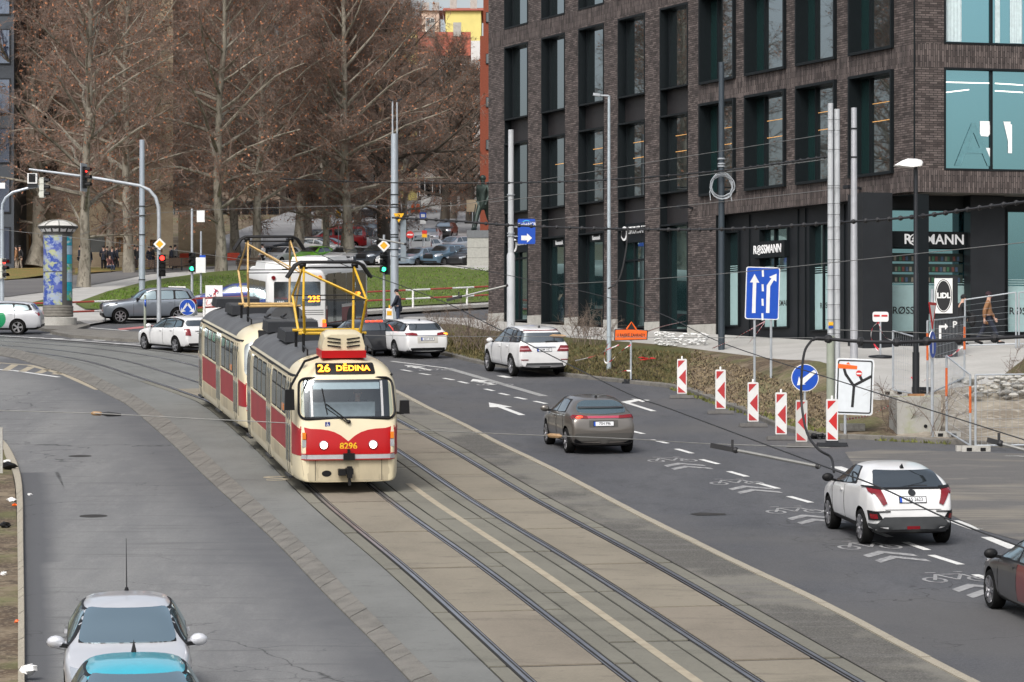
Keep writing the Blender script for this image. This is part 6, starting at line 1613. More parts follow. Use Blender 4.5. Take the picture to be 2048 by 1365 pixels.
# mast with the red signal over the street (left)
t, p, h = pole('signal_mast', 'curved signal mast reaching left with a red light and yellow diamond sign', 'traffic light', 318, 664, 440, 9.5, m_galv, taper=.8)
sc = sc_of(p); q = lambda px, py: Vector(((px - 318) / sc, 0, Hz(p, py)))
m_ = MB(); m_.tube([q(318, 440), q(317, 415), q(311, 395), q(298, 380), q(280, 372), q(200, 358), q(120, 347), q(58, 339)], [.085, .085, .08, .08, .075, .07, .06, .05], 10); m_.build('arm', m_galv, t, True)
signal(t, q(168, 341) + Vector((0, -.1, 0)), math.radians(72), 0, m_galv)
signal(t, q(322, 517) + Vector((.06, -.12, 0)), math.radians(8), 0)
diamond(t, q(320, 489) + Vector((0, -.16, 0)), X_, Z_, .31)
# second mast at the left edge with grey backed signals and a camera box
t, p, h = pole('signal_mast', 'signal mast at the left edge with grey backed light and camera box', 'traffic light', 4, 640, 420, 9, m_pole2, taper=.85)
sc = sc_of(p); q = lambda px, py: Vector(((px - 4) / sc, 0, Hz(p, py)))
m_ = MB(); m_.tube([q(4, 420), q(5, 408), q(11, 396), q(25, 385), q(58, 376), q(84, 372)], .06, 8); m_.build('arm', m_pole2, t, True)
m_case = M('signal_back_grey', (.55, .56, .50), .55, var=.1)
signal(t, q(85, 362), math.radians(80), -1, None, m_case, m_black)
cbx = MB(); o_ = q(66, 358); cbx.box(o_ + Vector((0, -.15, 0)), (.46, .3, .50)); co_ = cbx.build('camera_box', m_white, t); cbx = MB(); cbx.box(o_ + Vector((0, -.31, .02)), (.32, .03, .40)); cbx.build('camera_window', m_black, co_); cbx = MB(); cbx.box(o_ + Vector((0, -.12, -.33)), (.46, .28, .2)); cbx.build('box_base', m_dark, co_)
signal(t, q(3, 524) + Vector((.05, -.1, 0)), math.radians(60), 0, None, m_case)
pl_ = MB(); pl_.box(q(2, 372) + Vector((0, -.1, .0)), (.42, .03, .28)); pl_.build('name_plate', m_white, t)
# tram pole, left
t, p, h = pole('tram_pole', 'tall plain grey pole behind the silver grey SUV', 'pole', 284, 600, 280, 12.5, m_pole1, taper=.8)
bands(t, p, (413, 432, 470, 560), .19)
signal(t, (-.02, .14, Hz(p, 522)), math.radians(200), -1, None, m_case)
# slender sign posts
t, p, h = pole('sign_post', 'short post with the blue back of a round sign before the SUV', 'sign', 290, 664, 590, 5.5, m_poleg)
m_ = MB(); m_.lathe([(.16, -.03), (.16, .03)], 20, 0, (.03, -.1, Hz(p, 607)), 'X'); m_.build('sign_disc', m_blue, t)
t, p, h = pole('traffic_signal', 'green lit signal on a slim post right of the plane tree bench', 'traffic light', 384, 625, 418, 5.5, m_galv)
signal(t, (.03, -.12, Hz(p, 512)), math.radians(-5), 2)
t, p, h = pole('detector_post', 'post with a pale switch cabinet and a white box above it', 'post', 402, 618, 463, 4.5, m_galv)
for py, hh, nm in ((433, .62, 'sensor_box'), (531, .8, 'cabinet')):
    m_ = MB(); m_.box((0, -.09, Hz(p, py)), (.40 if nm == 'sensor_box' else .50, .2, hh)); m_.build(nm, m_white, t)
m_ = MB(); m_.box((.1, -.1, Hz(p, 515)), (.3, .1, .2)); m_.build('blue_tag', m_blue, t)
p = on(375, 660); t = thing('keep_both_sides_sign', 'round blue sign with two white arrows above the white estate car', 'sign', p)
z = Hz(p, 615); m_ = MB(); m_.tube([(0, .05, 0), (0, .05, z)], .03, 8); m_.build('post', m_galv, t)
R_ = 16.5 / sc_of(p)
def disc(parent, nm, o, u, v, r, rimm, fill, rimw=.05):
    n = Vector(u).cross(Vector(v)); m_ = MB(); m_.prism(circ(r, 28), o, u, v, .02, 0); m_.prism(circ(r - rimw, 28), Vector(o) + n * .003, u, v, .003, 1); return m_.build(nm, [rimm, fill], parent)
def glyph(parent, nm, polys, o, u, v, mat, lift=.008):
    n = Vector(u).cross(Vector(v)); m_ = MB()
    for pl in polys: m_.prism(pl, Vector(o) + n * lift, u, v, .003)
    return m_.build(nm, mat, parent)
d_ = disc(t, 'sign_disc', (0, 0, z), X_, Z_, R_, m_white, m_blue, .02)
glyph(d_, 'arrows', [[(s * -.03, .2), (s * .05, .2), (s * .24, -.10), (s * .28, .0), (s * .30, -.24), (s * .08, -.18), (s * .17, -.12), (s * -.02, .12)][::int(s)] for s in (1, -1)], (0, 0, z), X_, Z_, m_white)
# silver tram pole with priority triangle and traffic light beside it
t, p, h = pole('tram_pole', 'thick silver pole with a yellow triangle number two sign near the man', 'pole', 789, 645, 268, 17, m_pole2, taper=.82)
bands(t, p, (390, 410, 415, 470, 475, 500), .20)
s_ = sc_of(p)
for dx, top in ((-4, 202), (5, 205)):
    m_ = MB(); m_.tube([(dx / s_, .1, h - .3), (dx / s_, .1, Hz(p, top))], .04, 6); m_.build('lamp_tube', m_galv, t)
for dx, ex in ((-4, -13), (5, 15)): m_ = MB(); m_.bar((dx / s_, .1, Hz(p, 202)), (ex / s_, .1, Hz(p, 198)), .16, .07); m_.build('lamp_head', m_dark, t)
o_ = Vector((9 / s_, -.25, Hz(p, 437)))
m_ = MB(); m_.prism([(-.25, .22), (0, -.22), (.25, .22)], o_, X_, Z_, .02, 0); so_ = m_.build('triangle_sign', m_yellow, t); text_obj('number', '2', .26, m_ink, so_, o_ + Vector((0, -.002, .07)), X_, Z_, .003, .004)
m_ = MB(); m_.box((.42, .1, Hz(p, 482)), (.26, .3, 2.0)); m_.build('cabinet', M('cabinet_grey', (.20, .24, .27), .5, var=.1), t)
t, p, h = pole('traffic_signal', 'green lit signal under a yellow diamond sign left of the silver pole', 'traffic light', 768, 640, 470, 5.5, m_galv)
signal(t, (-.03, -.12, Hz(p, 512)), math.radians(12), 2)
diamond(t, (0, -.14, Hz(p, 492)), X_, Z_, .34)
m_ = MB(); m_.box((.14, .05, Hz(p, 527)), (.3, .2, 1.1)); m_.build('signal_side_case', m_dark, t)
# pole at the end of the office
t, p, h = pole('tram_pole', 'pale grey pole with a blue arrow sign by the end of the office building', 'pole', 1022, 655, 260, 13, m_polew, taper=.85, collar=512)
bands(t, p, (390, 467, 472), .17, m_galv)
s_ = sc_of(p); o_ = Vector((31 / s_, -.3, Hz(p, 464)))
m_ = MB(); W2, H2 = 17.5 / s_, 25 / s_; m_.prism(rpoly(rect(-W2, -H2, W2, H2), .06), o_, X_, Z_, .04); sg = m_.build('direction_sign', m_blue, t)
glyph(sg, 'arrow', [[(-.23, -.40), (.02, -.40), (.02, -.50), (.24, -.30), (.02, -.10), (.02, -.20), (-.23, -.20)]], o_ + Vector((.0, 0, .02)), X_, Z_, m_white)
text_obj('lettering', 'Rusůvka', .17, m_white, sg, o_ + Vector((-.13, 0, .30)), X_, Z_, .003, .003, .8); text_obj('lettering', 'NCR', .19, m_white, sg, o_ + Vector((.23, 0, .31)), X_, Z_, .003, .003, .9)
m_ = MB(); m_.tube([o_ + Vector((-.16 + .32 * i / 8, -.006, .40 + .07 * math.sin(math.pi * i / 8))) for i in range(9)], .018, 5); m_.build('emblem_arc', M('sign_cyan', (.05, .5, .8), .4, var=0), sg)
for dz in (-.2, .2): m_ = MB(); m_.bar((.15, -.12, o_.z + dz), (o_.x, -.28, o_.z + dz), .04, .04); m_.build('sign_bracket', m_galv, t)
# lamp post on the bank
t, p, h = pole('street_lamp', 'slim light blue grey lamp post with a small head, on the grassy bank', 'street lamp', 1218, 740, 192, 9.5, M('lamp_post_grey', (.40, .46, .50), .45, .2, var=.06), taper=.55)
s_ = sc_of(p); m_ = MB(); m_.bar((0, 0, h), (-28 / s_, 0, h + .03), .12, .05); m_.bar((-18 / s_, 0, h + .02), (-32 / s_, 0, h + .05), .26, .09); m_.build('lamp_head', m_galv, t)
# dark pole with a coil of cable
t, p, h = pole('dark_pole', 'dark blue grey pole with a coil of grey cable hung on it', 'pole', 1443, 700, 125, 13.5, M('pole_anthracite', (.045, .06, .075), .45, .2, var=.08), taper=.82)
s_ = sc_of(p); bands(t, p, (318, 328, 333), .14, m_galv); rr = random.Random(4)
for i in range(6):
    c = MB(); R_ = .40 + rr.uniform(-.05, .06); zz = Hz(p, 374) + rr.uniform(-.04, .04); pts = [(R_ * math.cos(a) + rr.uniform(-.03, .03), -.22 - .02 * i, zz + R_ * 1.08 * math.sin(a)) for a in np.linspace(0, 2 * math.pi, 26)]
    pts[-1] = pts[0]; c.tube(pts, .016, 5, cap=False); c.build('cable_coil', m_galv, t, True)
c = MB(); c.tube([(-.35, -.3, Hz(p, 368)), (-.45, -.3, Hz(p, 385)), (-.42, -.3, Hz(p, 402))], .016, 5); c.tube([(.3, -.3, Hz(p, 388)), (.36, -.3, Hz(p, 404))], .018, 5); c.build('cable_end', m_galv, t)
# twin concrete posts and the single silver one
b0 = on(1661, 800)
t, p, h = pole('twin_pole', 'pair of pale posts strapped together, green grey at the foot', 'pole', 1661, 800, 207, 13, m_polew, taper=.82)
m_ = MB(); m_.tube([(.20, .12, -.1), (.20, .12, Hz(p, 218))], [.10, .085], 14); m_.build('second_post', m_polew, t, True)
m_ = MB(); m_.lathe([(.117, -.1), (.115, Hz(p, 672))], 14); m_.build('painted_foot', m_poleg, t, True)
for y in (240, 262, 300, 372, 377, 408, 430, 455, 480, 520, 552, 580, 610, 640, 668):
    m_ = MB(); z = Hz(p, y); m_.tube([(-.13, -.05, z), (-.02, -.13, z), (.24, -.02, z + .01), (.31, .12, z)], .006, 5); m_.build('strap', m_dark, t)
m_ = MB(); m_.box((0, -.11, Hz(p, 648)), (.14, .02, .1)); m_.box((0, -.11, Hz(p, 655)), (.14, .021, .06), 1); m_.build('sticker', [m_yellow, m_blue], t)
t, p, h = pole('silver_pole', 'single silver pole right of the strapped pair', 'pole', 1708, 720, 216, 16, M('pole_aluminium', (.50, .51, .54), .35, .5, var=.06), taper=.72)
bands(t, p, (258, 315), .12, m_dark)
# concrete block with the black street lamp
bk = on(1838, 866); sb = sc_of(bk); W3, H3 = 88 / sb, 72 / sb
blk = thing('concrete_block', 'large pale concrete block carrying the black street lamp', 'concrete block', bk, math.radians(4))
m_ = MB(); m_.box((0, W3 * .5, H3 / 2 - .1), (W3, W3, H3 + .2)); m_.build('block', layered('weathered_concrete', (.36, .355, .33), [(1.6, (1, 1, .4), .45, .65, (.24, .235, .21), .7), (9, (1, 1, 1), .5, .7, (.42, .41, .38), .4), (.9, (1, 1, 1), .55, .66, (.27, .30, .15), .6)], .9, .3), blk)
m_ = MB(); m_.box((0, W3 * .5, H3 + .004), (W3 * .97, W3 * .97, .03)); m_.build('mossy_top', layered('mossy_concrete', (.40, .40, .33), [(4, (1, 1, 1), .45, .6, (.30, .33, .12), .7)], .9), blk)
m_ = MB(); m_.lathe([(.05, -.02), (.05, .02)], 12, 0, (.18, -.0, .18), 'Y'); m_.build('drain_hole', m_black, blk)
lp = bk + Vector((0, W3 * .55, H3)); sl_ = F / lp.y
t = thing('street_lamp', 'black street lamp with a broad white head standing on the concrete block', 'street lamp', lp)
m_ = MB(); m_.box((0, 0, .04), (.42, .42, .08)); m_.build('base_plate', M('rusty_plate', (.3, .15, .07), .8, var=.3), t)
m_ = MB(); m_.tube([(0, 0, 0), (0, 0, Hz(lp, 705))], .10, 12); m_.build('lower_post', m_poleb, t, True)
m_ = MB(); m_.tube([(0, 0, Hz(lp, 706)), (0, 0, Hz(lp, 548)), (0, 0, Hz(lp, 545)), (0, 0, Hz(lp, 332))], [.075, .07, .055, .045], 12); m_.build('upper_post', m_poleb, t, True)
zt2 = Hz(lp, 333); m_ = MB(); prof = [(-44, 1), (-40, 4), (-30, 10), (-18, 14.5), (0, 14), (10, 11), (13, 6), (11, 0), (-10, -3), (-30, -1)]
m_.add([(a / sl_, y, zt2 + b / sl_) for y in (-.2, .2) for a, b in prof] + [(a * .8 / sl_, y, zt2 + b * .9 / sl_) for y in (-.26, .26) for a, b in prof], [])
n = len(prof)
for a, b in ((2, 0), (0, 1), (1, 3)): m_.f += [[a * n + i, a * n + (i + 1) % n, b * n + (i + 1) % n, b * n + i] for i in range(n)]; m_.m += [0] * n
m_.f += [list(range(3 * n - 1, 2 * n - 1, -1)), list(range(3 * n, 4 * n))]; m_.m += [0, 0]
m_.build('lamp_head', m_white, t, True)
# --- traffic signs at the site
def board(name, label, o, u, v, w_, h_, fill, rim, posts=(), rr_=.08, rimw=.03, th=.03, cat='sign'):
    t = thing(name, label, cat, o); n = Vector(u).cross(Vector(v)); m_ = MB()
    m_.prism(rpoly(rect(-w_ / 2, -h_ / 2, w_ / 2, h_ / 2), rr_), (0, 0, 0), u, v, th, 1); m_.prism(rpoly(rect(-w_ / 2 + rimw, -h_ / 2 + rimw, w_ / 2 - rimw, h_ / 2 - rimw), rr_ * .8), n * .003, u, v, .004, 0)
    b = m_.build('panel', [fill, rim], t)
    for x, pz, tz in posts:
        m_ = MB(); m_.tube([(x, .06, pz), (x, .06, tz)], .04, 8); m_.build('post', m_galv, t, True)
    return t, b
def yawed(a, tilt=0.):
    u = Vector((math.cos(a), math.sin(a), 0)); v = Vector((0, 0, 1))
    if tilt: u, v = u * math.cos(tilt) + v * math.sin(tilt), v * math.cos(tilt) - u * math.sin(tilt)
    return u, v
f1 = on(1511, 768); s_ = sc_of(f1); o_ = P(1525, 587, s_); u, v = yawed(.02, -.03)
zf = f1.z - o_.z
t, b = board('lane_sign', 'blue lane sign with a straight and a bending white arrow on two posts', o_, u, v, 68 / s_, 105 / s_, m_blue, m_white, [(-.25, zf - .1, .5), (.28, on(1541, 806).z - o_.z - .1, .5)], .08, .03)
k = 1 / s_
def px_poly(pts, cx, cy, k): return [((x - cx) * k, -(y - cy) * k) for x, y in pts]
for pts in ([(1505, 627), (1505, 566), (1499, 566), (1508, 549), (1518, 566), (1512, 566), (1512, 627)], [(1533, 626), (1533, 571), (1542, 557), (1537, 554), (1552, 547), (1552, 563), (1547, 560), (1540, 573), (1540, 626)],
            *[[(1522 + i * .6, 540 + i * 29), (1526 + i * .6, 540 + i * 29), (1527 + i * .6, 554 + i * 29), (1523 + i * .6, 554 + i * 29)] for i in range(4)]):
    glyph(b, 'white_marking', [px_poly(pts, 1525, 587, k)[::-1]], (0, 0, 0), u, v, m_white, .006)
f1 = on(1608, 862); s_ = sc_of(f1); o_ = P(1610, 756, s_); t = thing('keep_left_sign', 'round blue sign with a white arrow pointing down left', 'sign', o_)
d_ = disc(t, 'sign_disc', (0, 0, 0), X_, Z_, 27.5 / s_, m_white, m_blue, .02); k = 1 / s_
glyph(d_, 'arrow', [px_poly([(1628, 740), (1633, 745), (1608, 768), (1612, 769), (1594, 771), (1598, 753), (1601, 760)], 1610, 756, k)[::-1]], (0, 0, 0), X_, Z_, m_white)
m_ = MB(); m_.tube([(0, .05, f1.z - o_.z - .1), (0, .05, .2)], .035, 8); m_.build('post', m_galv, t)
f1 = on(1705, 868); s_ = sc_of(f1); o_ = P(1709, 774, s_); u, v = yawed(-.05, -.035); k = 1 / s_
t, b = board('diversion_sign', 'white diversion plan sign with black branching road, tilted, by the end beacon', o_, u, v, 76 / s_, 113 / s_, M('sign_white', (.66, .70, .73), .5, var=.04), m_white, [(-.25, f1.z - o_.z - .1, 0)], .09, .015)
t['category'] = 'sign'
fr = MB(); W4, H4 = 76 / s_ / 2 - .045, 113 / s_ / 2 - .045
out = rpoly(rect(-W4, -H4, W4, H4), .07); inn = rpoly(rect(-W4 + .035, -H4 + .035, W4 - .035, H4 - .035), .045)
n_ = u.cross(v); k_ = len(out)
fr.add([u * a + v * c + n_ * .008 for a, c in out] + [u * a + v * c + n_ * .008 for a, c in inn], [(i, (i + 1) % k_, k_ + (i + 1) % k_, k_ + i) for i in range(k_)]); fr.build('black_border', m_ink, b)
pxp = lambda pts: px_poly(pts, 1709, 774, k)
rd = MB()
def seg(a, b_, wd):
    (a,), (b_,) = pxp([a]), pxp([b_]); rd.bar(u * a[0] + v * a[1] + n_ * .008, u * b_[0] + v * b_[1] + n_ * .008, .008, wd, up=n_.cross((u * (b_[0] - a[0]) + v * (b_[1] - a[1])).normalized())) if 0 else rd.prism([(a[0] + wx, a[1] + wy) for wx, wy in ()] or _sg(a, b_, wd), n_ * .008, u, v, .004)
def _sg(a, b_, wd):
    a, b_ = Vector(a), Vector(b_); d = (b_ - a).normalized(); e = Vector((-d.y, d.x)) * wd / 2; return [tuple(a - e), tuple(b_ - e), tuple(b_ + e), tuple(a + e)]
for a, b_ in (((1706, 815), (1708, 771)), ((1708, 773), (1691, 750)), ((1691, 751), (1687, 738)), ((1707, 772), (1742, 752)), ((1723, 760), (1719, 752))): seg(a, b_, .075)
rd.build('road_diagram', m_ink, b)
glyph(b, 'orange_plate', [pxp([(1675, 729), (1713, 732), (1713, 739), (1675, 738)])[::-1], pxp([(1691, 729), (1695, 725), (1699, 730)])[::-1]], (0, 0, 0), u, v, m_orange, .010)
nc = glyph(b, 'no_entry', [[(a[0] + pxp([(1717, 747)])[0][0], a[1] + pxp([(1717, 747)])[0][1]) for a in circ(.085, 18)]], (0, 0, 0), u, v, m_red, .012)
glyph(nc, 'white_bar', [pxp([(1712, 749), (1722, 749), (1722, 746), (1712, 746)])], (0, 0, 0), u, v, m_white, .015)
f1 = on(1263, 767); s_ = sc_of(f1); o_ = P(1262, 667, s_); u, v = yawed(.03); t = thing('orange_direction_sign', 'orange street sign on a taped post standing at the kerb', 'sign', o_)
m_ = MB(); k = 1 / s_; shp = [(1228, 682), (1295, 680), (1296, 661), (1272, 660), (1263, 645), (1253, 658), (1229, 659)]
shp = px_poly(shp, 1262, 667, k); m_.prism(shp, (0, 0, 0), u, v, .03, 1); m_.prism([(a * .94, c * .86 - .01) for a, c in px_poly([(1228, 682), (1295, 680), (1296, 661), (1268, 658), (1255, 658), (1229, 659)], 1262, 667, k)], u.cross(v) * .004, u, v, .004, 0)
b = m_.build('panel', [m_orange, m_ink], t); ap = [u * a + v * c for a, c in px_poly([(1253, 659), (1263, 645), (1273, 660)], 1262, 667, k)]; m_ = MB(); m_.tube(ap, .03, 5); m_.build('peak_outline', m_orange, b); text_obj('lettering', 'U RAJSKÉ ZAHRADY', .15, m_ink, b, u.cross(v) * .006 + Vector((0, 0, -.07)), u, v, .002, .003, .72)
m_ = MB(); m_.tube([(0, .05, f1.z - o_.z), (0, .05, .1)], .035, 8); m_.build('post', m_galv, t)
m_ = MB()
for i in range(5): m_.box((-.2 + i * .12, 0, f1.z - o_.z + .06), (.09, .5, .16))
m_.box((.04, 0, f1.z - o_.z + .02), (.7, .4, .08)); m_.build('rubber_foot', m_dark, t)
# beacons
bc = None
for i, (px, yt, yb, lab) in enumerate([(1364, 714, 797, 'farthest red and white beacon at the kerb'), (1441, 735, 828, 'second farthest red and white beacon at the kerb'), (1506, 760, 854, 'middle beacon below the blue lane sign'), (1562, 780, 880, 'beacon just left of the round blue arrow sign'), (1603, 795, 895, 'faded beacon under the round blue arrow sign'), (1664, 793, 893, 'bright clean beacon in front of the white diversion sign')]):
    p = on(px, yb); s_ = sc_of(p); hh = H_at(p, yt)
    if i == 0: H0 = hh
    t = thing('guidance_beacon', 'red and white striped guidance ' + lab.replace('red and white ', ''), 'beacon', p, math.radians((-6, 2, 3, 2, -4, 5)[i]), 'guidance beacons along the kerb')
    w_ = .31; z0, z1 = .14, hh - .07; m_ = MB()
    m_.prism(rpoly(rect(-w_ / 2, z0, w_ / 2, z1), .04), (0, -.04, 0), X_, Z_, .08); bd = m_.build('blade', M('beacon_white' if i != 4 else 'beacon_dull', (.70, .70, .69) if i != 4 else (.5, .5, .48), .4, var=.06), t)
    a, b_ = w_ / 2 - .03, w_; H_ = z1 - z0
    for tri in ([(-a, z1 - .05), (-a, z1 - .05 - H_ * .21), (a * .8, z1 - .05)], [(-a * .8, z0 + H_ * .47), (a, z0 + H_ * .70), (a, z0 + H_ * .25)], [(-a, z0 + .04), (-a, z0 + H_ * .22), (a, z0 + .04)]):
        glyph(bd, 'red_field', [tri if i % 1 == 0 else tri], (0, -.04, 0), X_, Z_, m_red if i in (5,) else M('beacon_red', (.44, .03, .035), .5, var=.08), .004)
    m_ = MB(); m_.lathe([(.03, 0), (.03, .07), (.02, .09)], 8, 0, (0, 0, z1)); m_.build('knob', m_white, t)
    m_ = MB(); m_.box((0, 0, .05), (.80, .40, .10), taper=.93); m_.box((0, 0, .11), (.34, .2, .08), taper=.9); m_.build('rubber_foot', m_dark if i in (5,) else M('foot_grey', (.12, .115, .11), .8, var=.15), t)
# give way sign, blue oval, fence
f1 = on(1864, 884); s_ = sc_of(f1); o_ = P(1865, 690, s_); t = thing('narrow_sign_post', 'post with an edge turned blue arrow sign below a red rimmed triangle', 'sign', o_); k = 1 / s_
u, v = yawed(math.radians(68)); uu = Vector((math.cos(math.radians(68)), math.sin(math.radians(68)), 0))
d_ = disc(t, 'sign_disc', (0, -.05, 0), uu, Z_, 28 / s_, m_white, m_blue, .02); glyph(d_, 'arrow', [[(-.05, -.24), (.05, -.24), (.05, .08), (.14, .04), (0, .26), (-.14, .04), (-.05, .08)]], (0, -.05, 0), uu, Z_, m_white, .008)
m_ = MB(); Rt = 29 / s_; tri = rpoly([(-Rt, Rt * .92), (0, -Rt * .98), (Rt, Rt * .92)], .05); zz = (690 - 632) / s_
m_.prism(tri, (0, -.05, zz), uu, Z_, .02, 1); m_.prism([(a * .68, c * .62 + .06) for a, c in tri], Vector((0, -.05, zz)) + uu.cross(Z_) * .003, uu, Z_, .004, 0); m_.build('give_way_triangle', [m_white, m_red], t)
m_ = MB(); m_.tube([(0, .05, f1.z - o_.z - .05), (0, .05, 1.5)], .04, 8); m_.build('post', m_galv, t)
m_orange_p = M('post_orange', (.62, .12, .02), .6, var=.15)
def fence_panel(label, a, b, h0, h1, feet=True, dens=.16, orange=False):
    a, b = Vector(a), Vector(b); t = thing('fence_panel', label, 'fence', a, group='mobile mesh fence panels of the building site'); d = b - a
    for q, hh in ((Vector((0, 0, 0)), h0), (d, h1)):
        m_ = MB(); m_.tube([q, q + Z_ * hh], .03, 8); m_.build('post', m_galv, t)
        if orange: m_ = MB(); m_.tube([q + Z_ * hh * .5, q + Z_ * hh * .85], .034, 8); m_.build('orange_sleeve', m_orange_p, t)
    for za, zb_ in ((h0, h1), (.15, .15)): m_ = MB(); m_.tube([Z_ * za, d + Z_ * zb_], .024, 6); m_.build('rail', m_galv, t)
    w_ = MB(); L_ = d.length; n = int(L_ / dens)
    for i in range(1, n):
        q = d * (i / n); w_.tube([q + Z_ * .15, q + Z_ * lerp(h0, h1, i / n)], .004, 3, cap=False)
    for j in range(1, 8): w_.tube([Z_ * (.15 + (h0 - .15) * j / 8), d + Z_ * (.15 + (h1 - .15) * j / 8)], .004, 3, cap=False)
    o = w_.build('wire_mesh', m_galv, t); o['kind'] = 'stuff'
    if feet:
        for q in (Vector((0, 0, 0)), d):
            m_ = MB(); m_.box(q + Vector((0, 0, .07)), (.75, .25, .16)); m_.box(q + Vector((-.18, -.128, .05)), (.14, .01, .09), 1); m_.box(q + Vector((.18, -.128, .05)), (.14, .01, .09), 1); m_.build('concrete_foot', [m_conc, m_black], t)
    return t
p1, p2 = on(1951, 903), on(1893, 874); hh = H_at(p1, 750)
fence_panel('nearest fence panel running off to the right on a concrete foot', p1, p1 + Vector((3.4, .35, .03)), hh, hh)
fence_panel('fence panel with a falling top rail behind the blue oval sign', p2, p1 + Vector((-.12, .12, 0)), H_at(p2, 712), hh, orange=True)
p3, p4 = on(1786, 790), on(1836, 800)
fence_panel('fence panel left of the black lamp in front of the shop', p3, p4, H_at(p3, 662), H_at(p4, 676))
p5 = on(1929, 765); fence_panel('far fence panel between the orange posts and the drugstore', p4 + Vector((.3, .2, 0)), p5, H_at(p4, 642), H_at(p5, 634), orange=True)
p6, p7 = on(1930, 700), on(2032, 697); fence_panel('fence panel in front of the walking person in the brown coat', p6, p7, H_at(p6, 600), H_at(p7, 585), feet=False, dens=9)
fence_panel('fence panel at the right edge under the drugstore film', p7 + Vector((.1, 0, 0)), p7 + Vector((3.5, .4, 0)), H_at(p7, 585), H_at(p7, 585), feet=False, dens=9)
# dark advertising pylon with the supermarket emblem
pb = on(1893, 716); s_ = sc_of(pb); t = thing('shop_pylon', 'dark pylon with a white panel and black oval supermarket emblem', 'sign', pb)
m_ = MB(); m_.box((.02, .25, H_at(pb, 552) / 2), (44 / s_, .4, H_at(pb, 552))); m_.build('slab', m_clad, t)
o_ = Vector(((1887 - 1893) / s_, -.0, H_at(pb, 592))); m_ = MB(); m_.prism(rect(-18 / s_, -35 / s_, 18 / s_, 35 / s_), o_, X_, Z_, .05); b = m_.build('panel', m_white, t)
m_ = MB(); m_.prism(circ(17 / s_, 26, 0, 0, 33 / s_), o_ + Vector((0, -.006, 0)), X_, Z_, .006, 0); m_.prism(circ(15.5 / s_, 26, 0, 0, 31.5 / s_), o_ + Vector((0, -.010, 0)), X_, Z_, .006, 1); m_.prism(circ(14 / s_, 26, 0, 0, 30 / s_), o_ + Vector((0, -.014, 0)), X_, Z_, .006, 0); eb = m_.build('emblem', [m_ink, m_white], b)
text_obj('lettering', 'LiDL', .24, m_white, eb, o_ + Vector((0, -.016, .0)), X_, Z_, .004, .012, .95)
text_obj('lettering', 'P', .3, m_white, t, Vector((.28, .044, H_at(pb, 650))), X_, Z_, .004, .006)
glyph(t, 'arrow', [[(-.25, -.35), (-.17, -.35), (-.17, .1), (-.05, .1), (-.05, .02), (.06, .14), (-.05, .26), (-.05, .18), (-.25, .18)]], Vector((0, .045, H_at(pb, 662))), X_, Z_, m_white)
# small sign on a disc foot, with tape
p = on(1761, 716); s_ = sc_of(p); t = thing('small_notice', 'small rounded notice with red words on a thin post', 'sign', p)
m_ = MB(); m_.prism(rpoly(rect(-16 / s_, -10 / s_, 16 / s_, 10 / s_), .08), (0, -.03, H_at(p, 634)), X_, Z_, .02); b = m_.build('panel', m_white, t)
for x in (-.13, .13): m_ = MB(); m_.box((x, -.035, H_at(p, 632)), (.2, .008, .06)); m_.build('red_word', m_red, b)
m_ = MB(); m_.tube([(0, 0, 0), (0, 0, H_at(p, 640))], .03, 6); m_.build('post', m_galv, t); m_ = MB(); m_.lathe([(.42, 0), (.40, .07), (.1, .1)], 18); m_.build('disc_foot', m_dark, t)
# caution tape
m_tape = None
def tape_mat():
    m = bpy.data.materials.new('caution_tape'); m.use_nodes = True; n = m.node_tree.nodes; L = m.node_tree.links; b = n['Principled BSDF']
    tc = n.new('ShaderNodeTexCoord'); wv = n.new('ShaderNodeTexWave'); wv.inputs['Scale'].default_value = 1.6; wv.bands_direction = 'DIAGONAL'
    rp = n.new('ShaderNodeValToRGB'); rp.color_ramp.interpolation = 'CONSTANT'; rp.color_ramp.elements[0].color = (.72, .70, .68, 1); rp.color_ramp.elements[1].color = (.55, .03, .05, 1); rp.color_ramp.elements[1].position = .5
    L.new(tc.outputs['Object'], wv.inputs['Vector']); L.new(wv.outputs['Fac'], rp.inputs[0]); L.new(rp.outputs[0], b.inputs['Base Color']); b.inputs['Roughness'].default_value = .5; return m
m_tape = tape_mat()
def tape(label, pts, s0, s1, wd=.055):
    n = len(pts); W = [P(x, y, lerp(s0, s1, i / (n - 1))) for i, (x, y) in enumerate(pts)]; W = catmull(W, 6); m_ = MB(); r = random.Random(len(pts)); ph = r.random() * 6
    for i, (a, b) in enumerate(zip(W, W[1:])):
        ta, tb = ph + i * .35, ph + (i + 1) * .35
        va, vb = Vector((.25 * math.sin(ta), .5 * math.sin(ta), math.cos(ta * .3))) * wd / 2, Vector((.25 * math.sin(tb), .5 * math.sin(tb), math.cos(tb * .3))) * wd / 2
        m_.quad(a - va, b - vb, b + vb, a + va)
    o = m_.build('caution_tape', m_tape); tag(o, label, 'tape', 'red and white caution tapes')
tape('tape from the orange sign up to the office corner pier', [(1296, 663), (1330, 652), (1380, 641)], 57, 51)
tape('tape wound between the lamp post and the orange sign post', [(1262, 690), (1250, 697), (1232, 712), (1222, 722), (1212, 726), (1208, 715), (1214, 692), (1222, 684)], 58.5, 58.5)
tape('tape trailing left from the lamp post over the grass', [(1238, 690), (1214, 700), (1190, 712), (1150, 722)], 58.5, 57)
tape('tape lying low beside the orange sign post', [(1262, 742), (1250, 742), (1232, 747)], 60, 60)
tape('tape tied under the blue lane sign going down left', [(1530, 643), (1500, 660), (1460, 682), (1425, 697)], 63, 57)
tape('short tape tail hanging from the blue lane sign', [(1530, 644), (1515, 665), (1495, 690)], 63, 61)
